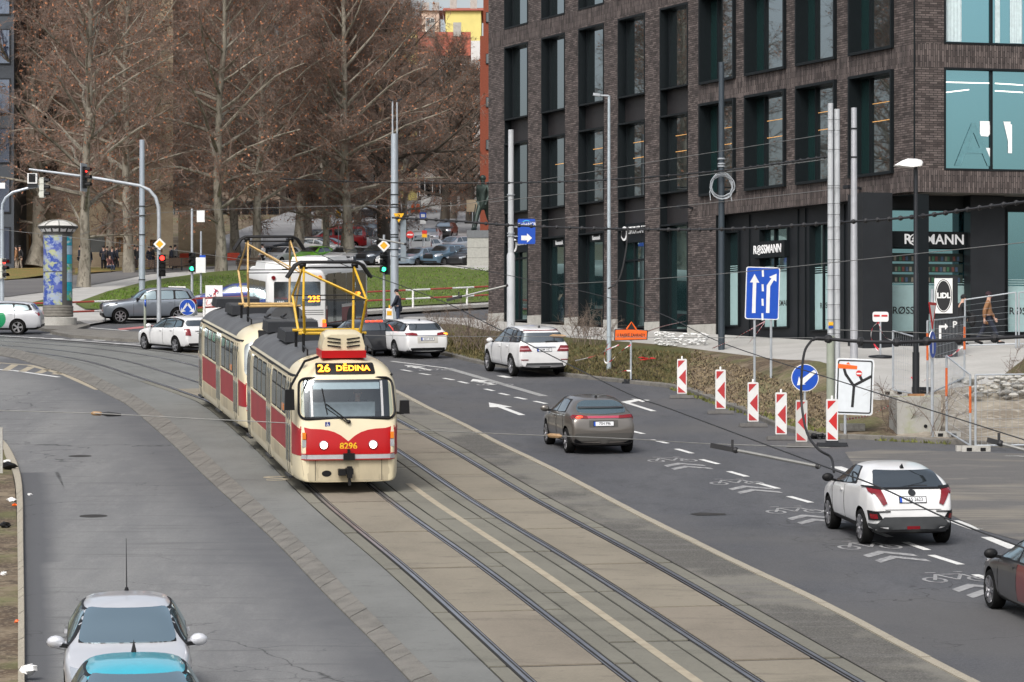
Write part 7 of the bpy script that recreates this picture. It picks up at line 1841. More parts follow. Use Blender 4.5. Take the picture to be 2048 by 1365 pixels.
tape('tape hanging in a loop from the small notice', [(1757, 645), (1746, 655), (1742, 675), (1752, 695), (1757, 700)], 63, 63, .1)
tape('tape swinging from the small notice to the fence', [(1757, 645), (1764, 665), (1780, 680), (1830, 684)], 63, 64)
tape('tape drooping before the concrete block', [(1693, 839), (1720, 835), (1750, 826), (1790, 805)], 73, 70)
tape('tape across the fence behind the black lamp', [(1822, 755), (1840, 765), (1855, 758), (1865, 757)], 66, 66)
tape('tape knotted on the fence beside the pylon', [(1880, 712), (1900, 712), (1915, 702), (1925, 695), (1928, 708), (1945, 712)], 62, 62)
# piles and bits at the site
def lump(name, label, cat, px, py, r, mat, n=16, sq=(1, .8, .5), group=None, seed=0, k=1.):
    p = on(px, py); rr_ = random.Random(seed); m_ = MB(); t = thing(name, label, cat, p, group=group)
    for i in range(n): m_.ball((rr_.uniform(-r, r), rr_.uniform(-r, r) * .7, rr_.uniform(0, r * .5)), k * r * rr_.uniform(.2, .4), 0, 6, sq)
    o = m_.build('heap', mat, t); o['kind'] = 'stuff'; return t
lump('rubble_pile', 'pale rubble heap on the bank below the pavement', 'rubble', 1362, 692, 1.0, m_white, 130, (1, .8, .4), seed=1, k=.28)
lump('rubble_pile', 'grey stone heap at the right edge behind the fence', 'rubble', 2015, 795, 1.2, m_conc, 130, (1, .8, .5), seed=2, k=.32)
lump('litter_heap', 'dark bundled net lying by the beacon feet', 'litter', 1634, 878, .22, m_black, 18, (1, .8, .8), seed=3)
lump('tape_heap', 'crumpled red and white tape on the bank', 'litter', 1295, 722, .25, m_red, 8, (1.4, .8, .3), seed=4)
for i, (px, py, w_) in enumerate([(1705, 862, .55), (1845, 788, .5), (1718, 765, .6)]):
    p = on(px, py); t = thing('base_block', ('ribbed grey foot block behind the bright beacon', 'dark foot block beside the concrete block', 'low kerb block on the gravel')[i], 'concrete block', p); m_ = MB()
    m_.box((0, 0, .1), (w_ * 1.2, .35, .2)); 
    for j in range(4): m_.box((-.24 + j * .16, -.19, .12), (.1, .04, .16))
    m_.build('block', m_conc if i != 1 else m_dark, t)
# ------------------------------------------------------------------ people
m_skin = M('skin', (.55, .34, .26), .6, var=.05)
m_skin2 = M('bronze', (.035, .05, .045), .5, .6, var=.25, scale=4)
def skin_mesh(name, verts, edges, radii, mats, sub=2):
    me = bpy.data.meshes.new(name); me.from_pydata(verts, edges, []); 
    def mod(o):
        s = o.modifiers.new('k', 'SKIN'); s.use_smooth_shade = True
        for i, r in enumerate(radii):
            d = o.data.skin_vertices[0].data[i]; d.radius = r if isinstance(r, tuple) else (r, r); d.use_root = (i == 0)
        q = o.modifiers.new('s', 'SUBSURF'); q.levels = sub
    out = bake(me, mod); out.materials.clear()
    for m in mats: out.materials.append(m)
    out.shade_smooth(); return out
def person_parts(stride=.0, arms=((-.27, .02, .82), (.27, .02, .82)), lean=0., sit=False, coatlen=.78, bend=0.):
    hz = .93 if not sit else .50
    V = {}
    V['pel'] = ((0, 0, hz), .125); V['spi'] = ((0, lean * .3, hz + .2), .12); V['che'] = ((0, lean * .6, hz + .38), .135); V['nek'] = ((0, lean + .01, hz + .545), .055); V['hd0'] = ((0, lean + .03 + bend * .5, hz + .63), .072); V['hd1'] = ((0, lean + .03 + bend, hz + .735), .09)
    for s, k in ((-1, 'l'), (1, 'r')):
        V['sh' + k] = ((s * .18, lean * .8, hz + .49), .062)
        hx, hy, hzz = arms[0 if s < 0 else 1]
        V['el' + k] = (((s * .24 + hx) / 2 + s * .03, (lean * .8 + hy) / 2 - .06, (hz + .49 + hzz) / 2), .048); V['wr' + k] = ((hx, hy, hzz), .034)
        V['hp' + k] = ((s * .09, 0, hz - .06), .095)
        st = stride * s
        if sit: V['kn' + k] = ((s * .12, .42, .50), .068); V['an' + k] = ((s * .12, .40, .10), .045); V['to' + k] = ((s * .13, .55, .05), .038)
        else: V['kn' + k] = ((s * .09, st * .55 + .03, .49), .066); V['an' + k] = ((s * .09, st - (.03 if st < 0 else 0), .09 + (.05 if st < -.2 else 0)), .045); V['to' + k] = ((s * .10, st + .15, .045), .038)
    E = [('pel', 'spi'), ('spi', 'che'), ('che', 'nek'), ('nek', 'hd0'), ('hd0', 'hd1')]
    for k in 'lr': E += [('che', 'sh' + k), ('sh' + k, 'el' + k), ('el' + k, 'wr' + k), ('pel', 'hp' + k), ('hp' + k, 'kn' + k), ('kn' + k, 'an' + k), ('an' + k, 'to' + k)]
    def sub(keys, edges, dr, nm, mats):
        idx = {k: i for i, k in enumerate(keys)}
        return skin_mesh(nm, [V[k][0] for k in keys], [(idx[a], idx[b]) for a, b in edges if a in idx and b in idx], [V[k][1] + dr for k in keys], mats)
    out = {'body': sub(list(V), E, 0, 'body', [m_skin])}
    ck = ['pel', 'spi', 'che', 'shl', 'ell', 'wrl', 'shr', 'elr', 'wrr']; 
    V['cb'] = ((0, -.01, hz - (.93 - coatlen)), .15); E.append(('pel', 'cb')); V['che'] = (V['che'][0], .145); V['pel'] = (V['pel'][0], .14)
    w0 = V['wrl'], V['wrr']
    for k in 'lr': a, b = Vector(V['el' + k][0]), Vector(V['wr' + k][0]); V['wr' + k] = (tuple(a.lerp(b, .88)), .04)
    out['coat'] = sub(ck + ([] if sit else ['cb']), E, .022, 'coat', [m_black])
    V['wrl'], V['wrr'] = w0
    V['pel'] = (V['pel'][0], .13)
    out['trousers'] = sub(['pel', 'hpl', 'knl', 'anl', 'hpr', 'knr', 'anr'], E, .016, 'trousers', [m_black])
    sh = MB()
    for k in 'lr':
        a, t_ = Vector(V['an' + k][0]), Vector(V['to' + k][0]); sh.tube([a + Vector((0, -.06, -.03)), a + Vector((0, 0, -.02)), t_, t_ + Vector((0, .05, -.005))], [.045, .052, .045, .025], 8)
    out['shoe'] = sh.mesh('shoes', m_black, True)
    hd = V['hd1'][0]; hm = MB(); hm.ball((hd[0], hd[1] - .012, hd[2] + .025), .105, 0, 12, (.95, 1.05, .95)); out['hat'] = hm.mesh('hat', m_black, True)
    fc = MB(); y = hd[1] + .092; z = hd[2] - .055
    fc.add([(-.013, y - .012, z - .01), (.013, y - .012, z - .01), (0, y + .022, z - .012), (0, y - .006, z + .04)], [(0, 1, 2), (1, 3, 2), (3, 0, 2)])
    for s in (-1, 1): fc.ball((s * .034, y - .004, z + .04), .010, 1, 6); fc.ball((s * .088, hd[1] - .0, z + .02), .022, 0, 6, (.5, 1, 1.3))
    fc.box((0, y - .006, z - .045), (.045, .01, .008), 2); out['face'] = fc.mesh('face', [m_skin, m_ink, m_red], True)
    for k in 'lr':
        h = MB(); w_ = Vector(V['wr' + k][0]); e = Vector(V['el' + k][0]); d = (w_ - e).normalized(); sd = d.cross(Vector((1, 0, 0))); sd = sd.normalized() if sd.length > .1 else Vector((0, 1, 0)); fx = Vector((-1 if k == 'r' else 1, 0, 0))
        h.tube([w_ - d * .01, w_ + d * .04, w_ + d * .09], [.026, .04, .036], 8)
        for i, ln in enumerate((.062, .072, .068, .052)):
            b = w_ + d * .085 + sd * (-.027 + .018 * i); h.tube([b, b + d * ln * .6 + fx * .008, b + d * ln + fx * .026], [.010, .009, .006], 5)
        b = w_ + d * .03 + sd * -.035; h.tube([b, b + d * .03 + sd * -.022 + fx * .01, b + d * .058 + sd * -.022 + fx * .022], [.012, .011, .007], 5)
        out['hand_' + k] = h.mesh('hand', m_skin, True)
    return out
PROTO = {}
def person(label, mtx, pose, coat, trousers, hat, skin=m_skin, group=None, scale=1., **kw):
    if pose not in PROTO: PROTO[pose] = person_parts(**POSES[pose])
    pp = PROTO[pose]; t = thing('person', label, 'person', mtx=mtx @ Matrix.Scale(scale, 4), group=group)
    for k, me in pp.items():
        nm = {'hand_l': 'hand', 'hand_r': 'hand', 'shoe': 'shoes'}.get(k, k); o = link(nm, me, t)
        mt = {'coat': coat, 'trousers': trousers, 'hat': hat, 'body': skin}.get(k)
        if mt: set_mat(o, 0, mt)
        if skin is not m_skin and k in ('face', 'hand_l', 'hand_r', 'shoe'):
            for i in range(len(o.material_slots)): set_mat(o, i, skin)
    return t
POSES = {'stand': dict(stride=.08), 'walk': dict(stride=.36, arms=((-.24, .22, .88), (.22, -.12, .84)), coatlen=.66), 'hold': dict(stride=.05, arms=((-.14, .30, .92), (.12, .34, .96)), coatlen=.74, bend=.06, lean=.02), 'sit': dict(sit=True, arms=((-.16, .3, .56), (.16, .3, .56)), lean=.06), 'pockets': dict(stride=.12, arms=((-.2, .14, .95), (.2, .14, .95)))}
def cloth(nm, c): return M('cloth_' + nm, c, .85, var=.15, scale=9)
c_navy, c_blk, c_camel, c_jean = cloth('navy', (.016, .02, .035)), cloth('black', (.012, .012, .014)), cloth('camel', (.26, .13, .06)), cloth('denim', (.035, .05, .09))
p = G(797, 655); mn = person('man in a dark coat and cap holding a plastic bag by the silver pole', up_mtx(p, math.radians(75)), 'hold', c_navy, c_jean, c_blk)
bgp = p + Vector((-.42, 0, .55)); t = thing('shopping_bag', 'white and yellow plastic bag held by the man at the pole', 'bag', bgp)
m_ = MB(); m_.box((0, 0, .08), (.34, .14, .52), taper=.8); m_.box((0, -.072, .1), (.22, .004, .2), 1); m_.box((0, 0, .40), (.07, .05, .16), 1); m_.build('sack', [m_white, m_yellow], t)
def near_wall(px, s): q = P(px, 675, s); return drop(q.x, q.y)
p = near_wall(1976, 57.8); person('person in a camel coat and dark hat walking past the drugstore', up_mtx(p, math.radians(-98)), 'walk', c_camel, c_navy, cloth('wine', (.03, .012, .018)), scale=1.03)
p = near_wall(1922, 57.6); person('person in black bending behind the pylon', up_mtx(p, math.radians(-70)), 'hold', c_blk, c_blk, c_blk)
m_ = MB(); t = thing('shoulder_bag', 'dark bag hanging beside the person in black', 'bag', p + Vector((.38, 0, .9))); m_.ball((0, 0, 0), .26, 0, 10, (.6, .5, 1)); m_.build('pouch', c_blk, t)
crowd = [(33, 541, 'stand', c_camel, cloth('sand', (.3, .25, .2)), 'person in pale trousers near the brown window of the sandstone building'), (40, 541, 'stand', c_blk, cloth('sand', (.3, .25, .2)), 'person in black coat near the brown window of the sandstone building'),
         (178, 544, 'stand', c_navy, c_jean, 'person in a red cap right of the advertising column'), (207, 543, 'pockets', c_navy, c_blk, 'leftmost figure of the dark group beside the second plane trunk'), (215, 541, 'stand', c_blk, c_blk, 'figure second from left in the dark group'), (224, 543, 'pockets', c_navy, c_navy, 'middle figure of the dark group by the trunk'), (233, 541, 'stand', c_navy, c_blk, 'right figure of the dark group by the trunk'), (218, 546, 'sit', cloth('red_grey', (.12, .05, .05)), c_jean, 'seated figure in front of the dark group'),
         (268, 541, 'stand', c_navy, c_blk, 'figure left of the tall grey pole among the trees'), (275, 542, 'pockets', c_blk, c_navy, 'figure just behind the tall grey pole'), (298, 541, 'stand', c_navy, c_jean, 'figure right of the tall grey pole by the bench'), (306, 540, 'pockets', c_blk, c_blk, 'second figure right of the tall grey pole'), (342, 539, 'stand', c_navy, c_blk, 'figure behind the bench under the diamond sign'), (350, 539, 'stand', cloth('grey', (.1, .1, .1)), c_blk, 'grey coated figure behind the bench'), (160, 543, 'pockets', c_navy, c_blk, 'figure directly right of the advertising column')]
rc = random.Random(3)
for px, py, pose, a, b, lab in crowd:
    person(lab, up_mtx(on(px, py), rc.uniform(0, 6.28)), pose, a, b, m_red if 'red cap' in lab else c_blk, group='people gathered in the park', scale=rc.uniform(.95, 1.04))
person('person in a white top bending by the parked cars', up_mtx(on(527, 537), 1.2), 'hold', m_white, c_blk, c_blk)
tm = along_tram(l0) @ Matrix.Translation((-.36, 5.62, .98)); person('tram driver in a dark jacket and white collar behind the windscreen', tm, 'sit', c_navy, c_blk, cloth('grey_hair', (.2, .17, .15)))
# ------------------------------------------------------------------ park furniture
p = G(116, 655); s_ = sc_of(p); ac = thing('advertising_column', 'round advertising column with blue posters and a pale ribbed dome', 'advertising column', p)
R0 = 30 / s_; zz = lambda py: H_at(p, py)
m_ = MB(); m_.lathe([(R0 * 1.25, 0), (R0 * 1.25, zz(636)), (R0 * 1.05, zz(635))], 28); m_.build('base_ring', m_conc, ac)
for i in range(4): m_ = MB(); a = zz(634) + i * (zz(612) - zz(634)) / 4; m_.lathe([(R0 * 1.0, a), (R0 * 1.02, a + .03), (R0 * 1.02, a + .1), (R0 * 1.0, a + .13)], 28); m_.build('plinth_slat', M('plinth_grey', (.17, .16, .14), .8, var=.15), ac, True)
m_ = MB(); m_.lathe([(R0 * .96, zz(614)), (R0 * .96, zz(466))], 28); m_.build('drum', M('column_frame', (.10, .10, .095), .5, .2, var=.1), ac, True)
def poster_mat(name, base, spots):
    return layered(name, base, [(1.3 + i * .7, (1, 1, 1.4), .5, .58, c, .9) for i, c in enumerate(spots)], .3, 0)
po1 = poster_mat('poster_blue', (.03, .07, .32), [(.10, .13, .38), (.42, .45, .22), (.30, .36, .50)]); po2 = poster_mat('poster_turquoise', (.01, .33, .45), [(.25, .45, .06), (.5, .6, .6)])
def drum_panel(nm, a0, a1, z0, z1, mat, rr_):
    m_ = MB(); k = 10
    for i in range(k):
        a, b = lerp(a0, a1, i / k), lerp(a0, a1, (i + 1) / k); f = lambda t_, z: (rr_ * math.sin(t_), -rr_ * math.cos(t_), z)
        m_.quad(f(a, z0), f(b, z0), f(b, z1), f(a, z1))
    m_.build(nm, mat, ac, True)
drum_panel('poster', -1.25, .42, zz(544), zz(472), po1, R0 * .985); drum_panel('poster', -1.25, .42, zz(611), zz(546), po1, R0 * .985)
for i in range(7): drum_panel('poster_strip', .78, 1.35, lerp(zz(602), zz(474), i / 7) + .01, lerp(zz(602), zz(474), (i + 1) / 7), [po2, M('poster_cyan', (.01, .38, .5), .4, var=.1), M('poster_pale', (.35, .5, .62), .4, var=.1)][i % 3], R0 * .985)
m_ = MB(); m_.lathe([(R0 * 1.0, zz(468)), (R0 * 1.02, zz(464)), (R0 * 1.33, zz(456)), (R0 * 1.36, zz(454)), (R0 * 1.30, zz(453))], 28); m_.build('cornice', M('cornice_dark', (.07, .07, .065), .6, var=.1), ac, True)
for i in range(14):
    a = 2 * math.pi * i / 14; m_ = MB(); f = lambda t_, r, z: (r * math.sin(t_), -r * math.cos(t_), z)
    m_.quad(f(a - .17, R0 * 1.08, zz(465)), f(a + .17, R0 * 1.08, zz(465)), f(a + .17, R0 * 1.27, zz(456.5)), f(a - .17, R0 * 1.27, zz(456.5))); m_.build('light_panel', m_white, ac)
m_ = MB(); m_.lathe([(R0 * 1.30, zz(454)), (R0 * 1.2, zz(451)), (R0 * .9, zz(446)), (R0 * .5, zz(442.5)), (0, zz(441))], 28); m_.build('dome', M('dome_pale', (.52, .51, .48), .6, var=.08), ac, True)
for i in range(8):
    a = 2 * math.pi * i / 8 + .2; m_ = MB(); m_.tube([(r * math.sin(a) * R0, -r * math.cos(a) * R0, zz(y) + .015) for r, y in ((1.30, 454), (1.2, 451), (.9, 446), (.5, 442.5), (0, 441))], .03, 5); m_.build('dome_rib', M('rib_grey', (.25, .25, .23), .6, var=.1), ac, True)
# red and white barrier rails
def barrier(label, pts, posts, hz=(1.0, .55)):
    W = [G(*q) for q in pts]; t = thing('barrier_rail', label, 'railing', W[0]); 
    for h_ in hz:
        for a, b in zip(W, W[1:]):
            L_ = (b - a).length; n = max(1, int(L_ / 1.4))
            for i in range(n): m_ = MB(); m_.tube([a.lerp(b, i / n) - W[0] + Z_ * h_, a.lerp(b, (i + 1) / n) - W[0] + Z_ * h_], .045, 8); m_.build('rail_piece', m_white if i % 2 else M('rail_red', (.38, .06, .04), .5, var=.12), t)
    for q in posts: a = G(*q); m_ = MB(); m_.tube([a - W[0], a - W[0] + Z_ * (hz[0] + .02)], .055, 8); m_.build('post', m_white, t)
barrier('red and white rail along the lawn beside the office', [(640, 628), (760, 622), (860, 617), (990, 610)], [(717, 624), (826, 619), (934, 613), (650, 628)])
barrier('red and white rail left of the silver grey SUV', [(60, 650), (125, 648), (250, 643), (330, 640)], [(118, 649), (108, 655), (210, 645)])
barrier('red and white rail between the signal posts and the graffiti board', [(370, 640), (440, 636), (520, 633)], [(408, 638), (500, 634)])
for px, lab in ((354, 'white board with red graffiti behind the silver grey SUV'), (428, 'white board with red and black graffiti near the rear tram car')):
    p = G(px, 636 if px < 400 else 634); s_ = sc_of(p); t = thing('graffiti_board', lab, 'board', p); hh = 62 / s_ * .95
    m_ = MB(); m_.box((0, 0, hh / 2 + .1), (34 / s_, .06, hh)); b = m_.build('panel', m_white, t)
    rr_ = random.Random(px)
    for i in range(9):
        m_ = MB(); x, z = rr_.uniform(-.3, .3), rr_.uniform(.5, hh - .1); pts = [(x, -.035, z)]
        for j in range(6): x = max(-.36, min(.36, x + rr_.uniform(-.16, .16))); z = max(.3, min(hh, z + rr_.uniform(-.14, .14))); pts.append((x, -.035, z))
        m_.tube(pts, .016, 4); m_.build('graffiti', (m_red, m_ink, m_red, m_blue2)[i % 4], b)
m_bench = M('bench_wood', (.10, .065, .045), .7, var=.2)
def bench(px, py, yaw, lab):
    t = thing('park_bench', lab, 'bench', on(px, py), yaw, 'benches along the park path')
    for i in range(4): m_ = MB(); m_.box((0, -.22 + i * .13, .45), (1.8, .1, .04)); m_.build('seat_slat', m_bench, t)
    for i in range(4): m_ = MB(); m_.box((0, .27 + i * .03, .56 + i * .12), (1.8, .03, .1)); m_.build('back_slat', m_bench, t)
    for x in (-.75, .75): m_ = MB(); m_.bar((x, -.25, 0), (x, -.2, .45), .06, .06); m_.bar((x, .3, 0), (x, .2, .45), .06, .06); m_.bar((x, -.25, .42), (x, .25, .42), .05, .05); m_.bar((x, .2, .42), (x, .38, 1.0), .05, .05); m_.build('leg', m_dark, t)
for px, py, yw, lab in ((288, 548, .15, 'park bench behind the tall grey pole'), (342, 545, .2, 'park bench under the diamond sign'), (366, 543, .2, 'park bench beside the green lit signal'), (497, 543, .1, 'park bench left of the bus roof')): bench(px, py, yw, lab)
# statue on its pedestal
p = on(962, 536); s_ = sc_of(p); pd = thing('statue_pedestal', 'pale stone pedestal with a dark cap under the statue', 'pedestal', p); w_ = 56 / s_; hp = 75 / s_
for i in range(3): m_ = MB(); m_.box((0, w_ / 2, (i + .5) * (hp * .8) / 3), (w_ - .02 * i, w_ - .02 * i, hp * .8 / 3 - .02)); m_.build('stone_course', M('pedestal_stone', (.36, .36, .33), .8, var=.12), pd)
m_ = MB(); m_.box((0, w_ / 2, hp * .9), (w_ * 1.02, w_ * 1.02, hp * .2)); m_.build('cap', M('pedestal_cap', (.14, .15, .16), .7, var=.1), pd)
st = person('', up_mtx(p + Vector((.15, w_ / 2, hp)), math.radians(150)), 'walk', m_skin2, m_skin2, m_skin2, skin=m_skin2, scale=2.3); st.name = 'bronze_statue'; tag(st, 'dark bronze statue of a man in a long coat on the pedestal', 'statue')
m_ = MB(); m_.tube([(.24, .3, .0), (.22, .1, .85)], .02, 6); m_.build('walking_stick', m_skin2, st)
# small signs around the parked cars
def post_sign(name, label, px, pyb, pc, shape, w_, h_, mats, txt=None, post=m_galv):
    p = on(px, pyb); s_ = sc_of(p); o_ = Vector((0, -.06, H_at(p, pc))); t = thing(name, label, 'sign', p)
    m_ = MB(); m_.tube([(0, 0, 0), (0, 0, o_.z + h_ / s_ / 2)], .04, 6); m_.build('post', post, t); m_ = MB()
    if shape == 'disc': m_.prism(circ(w_ / s_ / 2, 22), o_, X_, Z_, .02)
    else: m_.prism(rect(-w_ / s_ / 2, -h_ / s_ / 2, w_ / s_ / 2, h_ / s_ / 2), o_, X_, Z_, .03)
    b = m_.build('panel', mats[0], t)
    return t, b, o_, s_
t, b, o_, s_ = post_sign('no_entry_sign', 'red no entry sign in front of the white van', 820, 532, 470, 'disc', 15, 15, [m_red]); glyph(b, 'white_bar', [rect(-5.5 / s_, -1.3 / s_, 5.5 / s_, 1.3 / s_)], o_, X_, Z_, m_white)
t, b, o_, s_ = post_sign('bus_stop_sign', 'blue bus stop sign with a pale plate under it', 846, 520, 432, 'rect', 13, 13, [m_blue]); glyph(b, 'bus_symbol', [rect(-4 / s_, -3 / s_, 4 / s_, 3.5 / s_)], o_, X_, Z_, m_white)
m_ = MB(); m_.box(o_ + Vector((0, 0, -12 / s_)), (12 / s_, .04, 9 / s_)); m_.build('timetable', m_white, t)
t, b, o_, s_ = post_sign('red_yellow_sign', 'small red over yellow sign right of the no entry sign', 849, 531, 465, 'rect', 10, 7, [m_red]); m_ = MB(); m_.box(o_ + Vector((0, 0, -7 / s_)), (10 / s_, .04, 7 / s_)); m_.build('lower_panel', m_yellow, t)
t, b, o_, s_ = post_sign('yellow_detour_sign', 'white bordered yellow sign among the tree trunks', 677, 520, 429, 'rect', 13, 18, [m_white]); m_ = MB(); m_.box(o_ + Vector((0, -.01, 0)), (10 / s_, .04, 15 / s_)); y_ = m_.build('yellow_field', m_yellow, t); text_obj('lettering', '235', 5.5 / s_, m_ink, y_, o_ + Vector((0, -.035, 0)), X_, Z_, .004, .006)
t, b, o_, s_ = post_sign('notice_board', 'beige square notice board beside the statue', 945, 500, 412, 'rect', 24, 24, [m_bge])
for i, (px, py) in enumerate(((811, 430), (826, 428), (836, 428))):
    p = on(px, py); t = thing('traffic_cone', ('left orange barrier post up the street', 'middle orange barrier post up the street', 'right orange barrier post up the street')[i], 'cone', p, group='orange posts up the street'); m_ = MB(); m_.lathe([(.35, 0), (.35, .1), (.24, .12), (.2, 1.0), (.1, 1.1)], 12); m_.build('body', m_orange, t); m_ = MB(); m_.box((0, 0, .06), (.8, .8, .12)); m_.build('foot', m_yellow, t)
for px, py, lab in ((467, 526, 'orange red plastic barrier right of the plane trunk'), (372, 527, 'small orange red barrier behind the signal')):
    p = on(px, py); t = thing('plastic_barrier', lab, 'barrier', p); m_ = MB(); m_.box((0, 0, .4), (1.0, .3, .7), taper=.9); m_.box((0, 0, .04), (1.05, .45, .08)); m_.build('body', M('barrier_red', (.65, .07, .03), .5, var=.08), t)
# ------------------------------------------------------------------ trees
m_bark = layered('plane_bark', (.19, .17, .135), [(1.2, (1, 1, .4), .40, .56, (.34, .31, .255), .85), (5, (1, 1, .5), .52, .62, (.075, .063, .046), .7)], .9, .4, 12)
m_bark_d = layered('dark_bark', (.055, .045, .036), [(2, (1, 1, .3), .45, .65, (.10, .085, .065), .7)], .9, .5, 12)
m_twig = M('twig_brown', (.225, .160, .128), .9, var=.3, scale=.4)
m_twig_d = M('twig_grey', (.20, .155, .125), .9, var=.3, scale=.4)
m_leaf = M('dead_leaf', (.28, .115, .058), .85, var=.5, scale=3, col2=(.40, .17, .085))
def twigs_mesh(segs, name, mat):
    "segs: array (n,8): p0, p1, r0, r1 -> three sided tapered sticks"
    A = np.array(segs, dtype=np.float64); p0, p1, r0, r1 = A[:, :3], A[:, 3:6], A[:, 6], A[:, 7]
    d = p1 - p0; d /= np.linalg.norm(d, axis=1)[:, None] + 1e-9
    ref = np.where(np.abs(d[:, 2:3]) > .9, np.array([[1., 0, 0]]), np.array([[0, 0, 1.]]))
    a = np.cross(d, ref); a /= np.linalg.norm(a, axis=1)[:, None] + 1e-9; b = np.cross(d, a); n = len(A)
    V = np.empty((n, 6, 3))
    for j in range(3):
        t = 2 * math.pi * j / 3; e = a * math.cos(t) + b * math.sin(t)
        V[:, j] = p0 + e * r0[:, None]; V[:, 3 + j] = p1 + e * r1[:, None]
    base = np.arange(n)[:, None] * 6
    Fq = np.concatenate([base + np.array([[j, (j + 1) % 3, 3 + (j + 1) % 3, 3 + j]]) for j in range(3)], axis=0)
    me = bpy.data.meshes.new(name); me.vertices.add(n * 6); me.vertices.foreach_set('co', V.reshape(-1))
    me.loops.add(Fq.size); me.loops.foreach_set('vertex_index', Fq.reshape(-1).astype(np.int32)); me.polygons.add(len(Fq)); me.polygons.foreach_set('loop_start', np.arange(0, Fq.size, 4, dtype=np.int32)); me.update(calc_edges=True); me.validate()
    me.materials.append(mat); return me
def leaves_mesh(pts, size, name, mat, rng):
    P0 = np.array(pts); n = len(P0); a = rng.normal(size=(n, 3)); a /= np.linalg.norm(a, axis=1)[:, None]; b = np.cross(a, rng.normal(size=(n, 3))); b /= np.linalg.norm(b, axis=1)[:, None]
    s_ = size * rng.uniform(.6, 1.3, (n, 1)); V = np.stack([P0 - a * s_, P0 - b * s_ * .6, P0 + a * s_, P0 + b * s_ * .6 + np.array([0, 0, .02])], axis=1).reshape(-1, 3)
    me = bpy.data.meshes.new(name); me.vertices.add(n * 4); me.vertices.foreach_set('co', V.reshape(-1)); me.loops.add(n * 4); me.loops.foreach_set('vertex_index', np.arange(n * 4, dtype=np.int32)); me.polygons.add(n); me.polygons.foreach_set('loop_start', np.arange(0, n * 4, 4, dtype=np.int32)); me.update(calc_edges=True)
    me.materials.append(mat); return me
def gen_tree(seed, H, R, rt, fork=0, low=.22, nb=46, nsec=11, nter=9, leaf=3600, lean=.0):
    rng = np.random.default_rng(seed); tr = MB(); seg = []; tips = []; limbs = MB()
    tp = []; x = y = 0.
    for i in range(13):
        z = H * i / 12; x += rng.normal(0, .10) + lean; y += rng.normal(0, .10); tp.append(Vector((x, y, z)))
    rad = [rt * (1.35 if i == 0 else 1) * (1 - .93 * (i / 12) ** .85) + .015 for i in range(13)]
    tr.tube(tp, rad, 10)
    def tpos(z):
        f = min(11.999, max(0, z / H * 12)); i = int(f); return tp[i].lerp(tp[i + 1], f - i), lerp(rad[i], rad[i + 1], f - i)
    for b in range(nb):
        fz = low + (.97 - low) * (b / (nb - 1)) ** .9 + rng.uniform(-.012, .012); z = H * min(.985, fz); p0, r0 = tpos(z)
        az = b * 2.39996 + rng.uniform(-.5, .5); prof = min(1, (fz - low + .10) / .22) * (1 - .78 * max(0, (fz - .42) / .58) ** 1.1)
        Lb = R * max(.16, prof) * rng.uniform(.72, 1.15); el = math.radians(lerp(22, 58, (fz - low) / (1 - low)) + rng.uniform(-12, 14))
        d = Vector((math.cos(az) * math.cos(el), math.sin(az) * math.cos(el), math.sin(el))); pts = [p0]; n = 7; rb0 = min(r0 * .55, .03 + .021 * Lb)
        for i in range(n):
            t = (i + 1) / n; d = (d + Vector((rng.normal(0, .10), rng.normal(0, .10), rng.normal(.01, .09) - .05 * t * (1 if fz < .5 else .3)))).normalized(); pts.append(pts[-1] + d * (Lb / n))
        rs = [rb0 * (1 - .85 * i / n) + .006 for i in range(n + 1)]
        limbs.tube(pts, rs, 5, cap=False)
        for k in range(nsec):
            t = .16 + .84 * (k + rng.uniform(0, 1)) / nsec; f = t * n; i = min(n - 1, int(f)); q = pts[i].lerp(pts[i + 1], f - i); dd = (pts[i + 1] - pts[i]).normalized()
            v = Vector(rng.normal(size=3)); v = (v - dd * v.dot(dd)).normalized(); e = (dd * rng.uniform(.4, 1.) + v * rng.uniform(.6, 1.) + Vector((0, 0, .15))).normalized()
            Ls = (.55 + .26 * Lb * (1.15 - t)) * rng.uniform(.6, 1.25); sp = [q]; m = 4
            for j in range(m): e = (e + Vector(rng.normal(0, .16, 3)) + Vector((0, 0, -.03))).normalized(); sp.append(sp[-1] + e * (Ls / m))
            r1 = max(.008, rs[i] * .5)
            for j in range(m): seg.append((*sp[j], *sp[j + 1], r1 * (1 - .8 * j / m) + .004, r1 * (1 - .8 * (j + 1) / m) + .004))
            for u in range(nter):
                g = rng.uniform(.15, 1.) * m; j = min(m - 1, int(g)); w_ = sp[j].lerp(sp[j + 1], g - j); e2 = (e + Vector(rng.normal(0, .75, 3))).normalized(); Lt = rng.uniform(.35, 1.05)
                mid = w_ + e2 * Lt * .5; e3 = (e2 + Vector(rng.normal(0, .3, 3))).normalized(); end = mid + e3 * Lt * .5
                seg.append((*w_, *mid, .012, .009)); seg.append((*mid, *end, .009, .005))
                for _ in range(4):
                    e4 = (e3 + Vector(rng.normal(0, .7, 3))).normalized(); s0 = w_.lerp(end, rng.uniform(.3, 1)); seg.append((*s0, *(s0 + e4 * rng.uniform(.25, .65)), .0075, .004))
                tips.append(tuple(end))
    tr.v += [(v[0], v[1], v[2]) for v in limbs.v]; o = len(tr.v) - len(limbs.v); tr.f += [[i + o for i in f] for f in limbs.f]; tr.m += limbs.m
    idx = rng.choice(len(tips), min(leaf, len(tips)), replace=False)
    return tr, seg, [tips[i] for i in idx]
VAR = {}
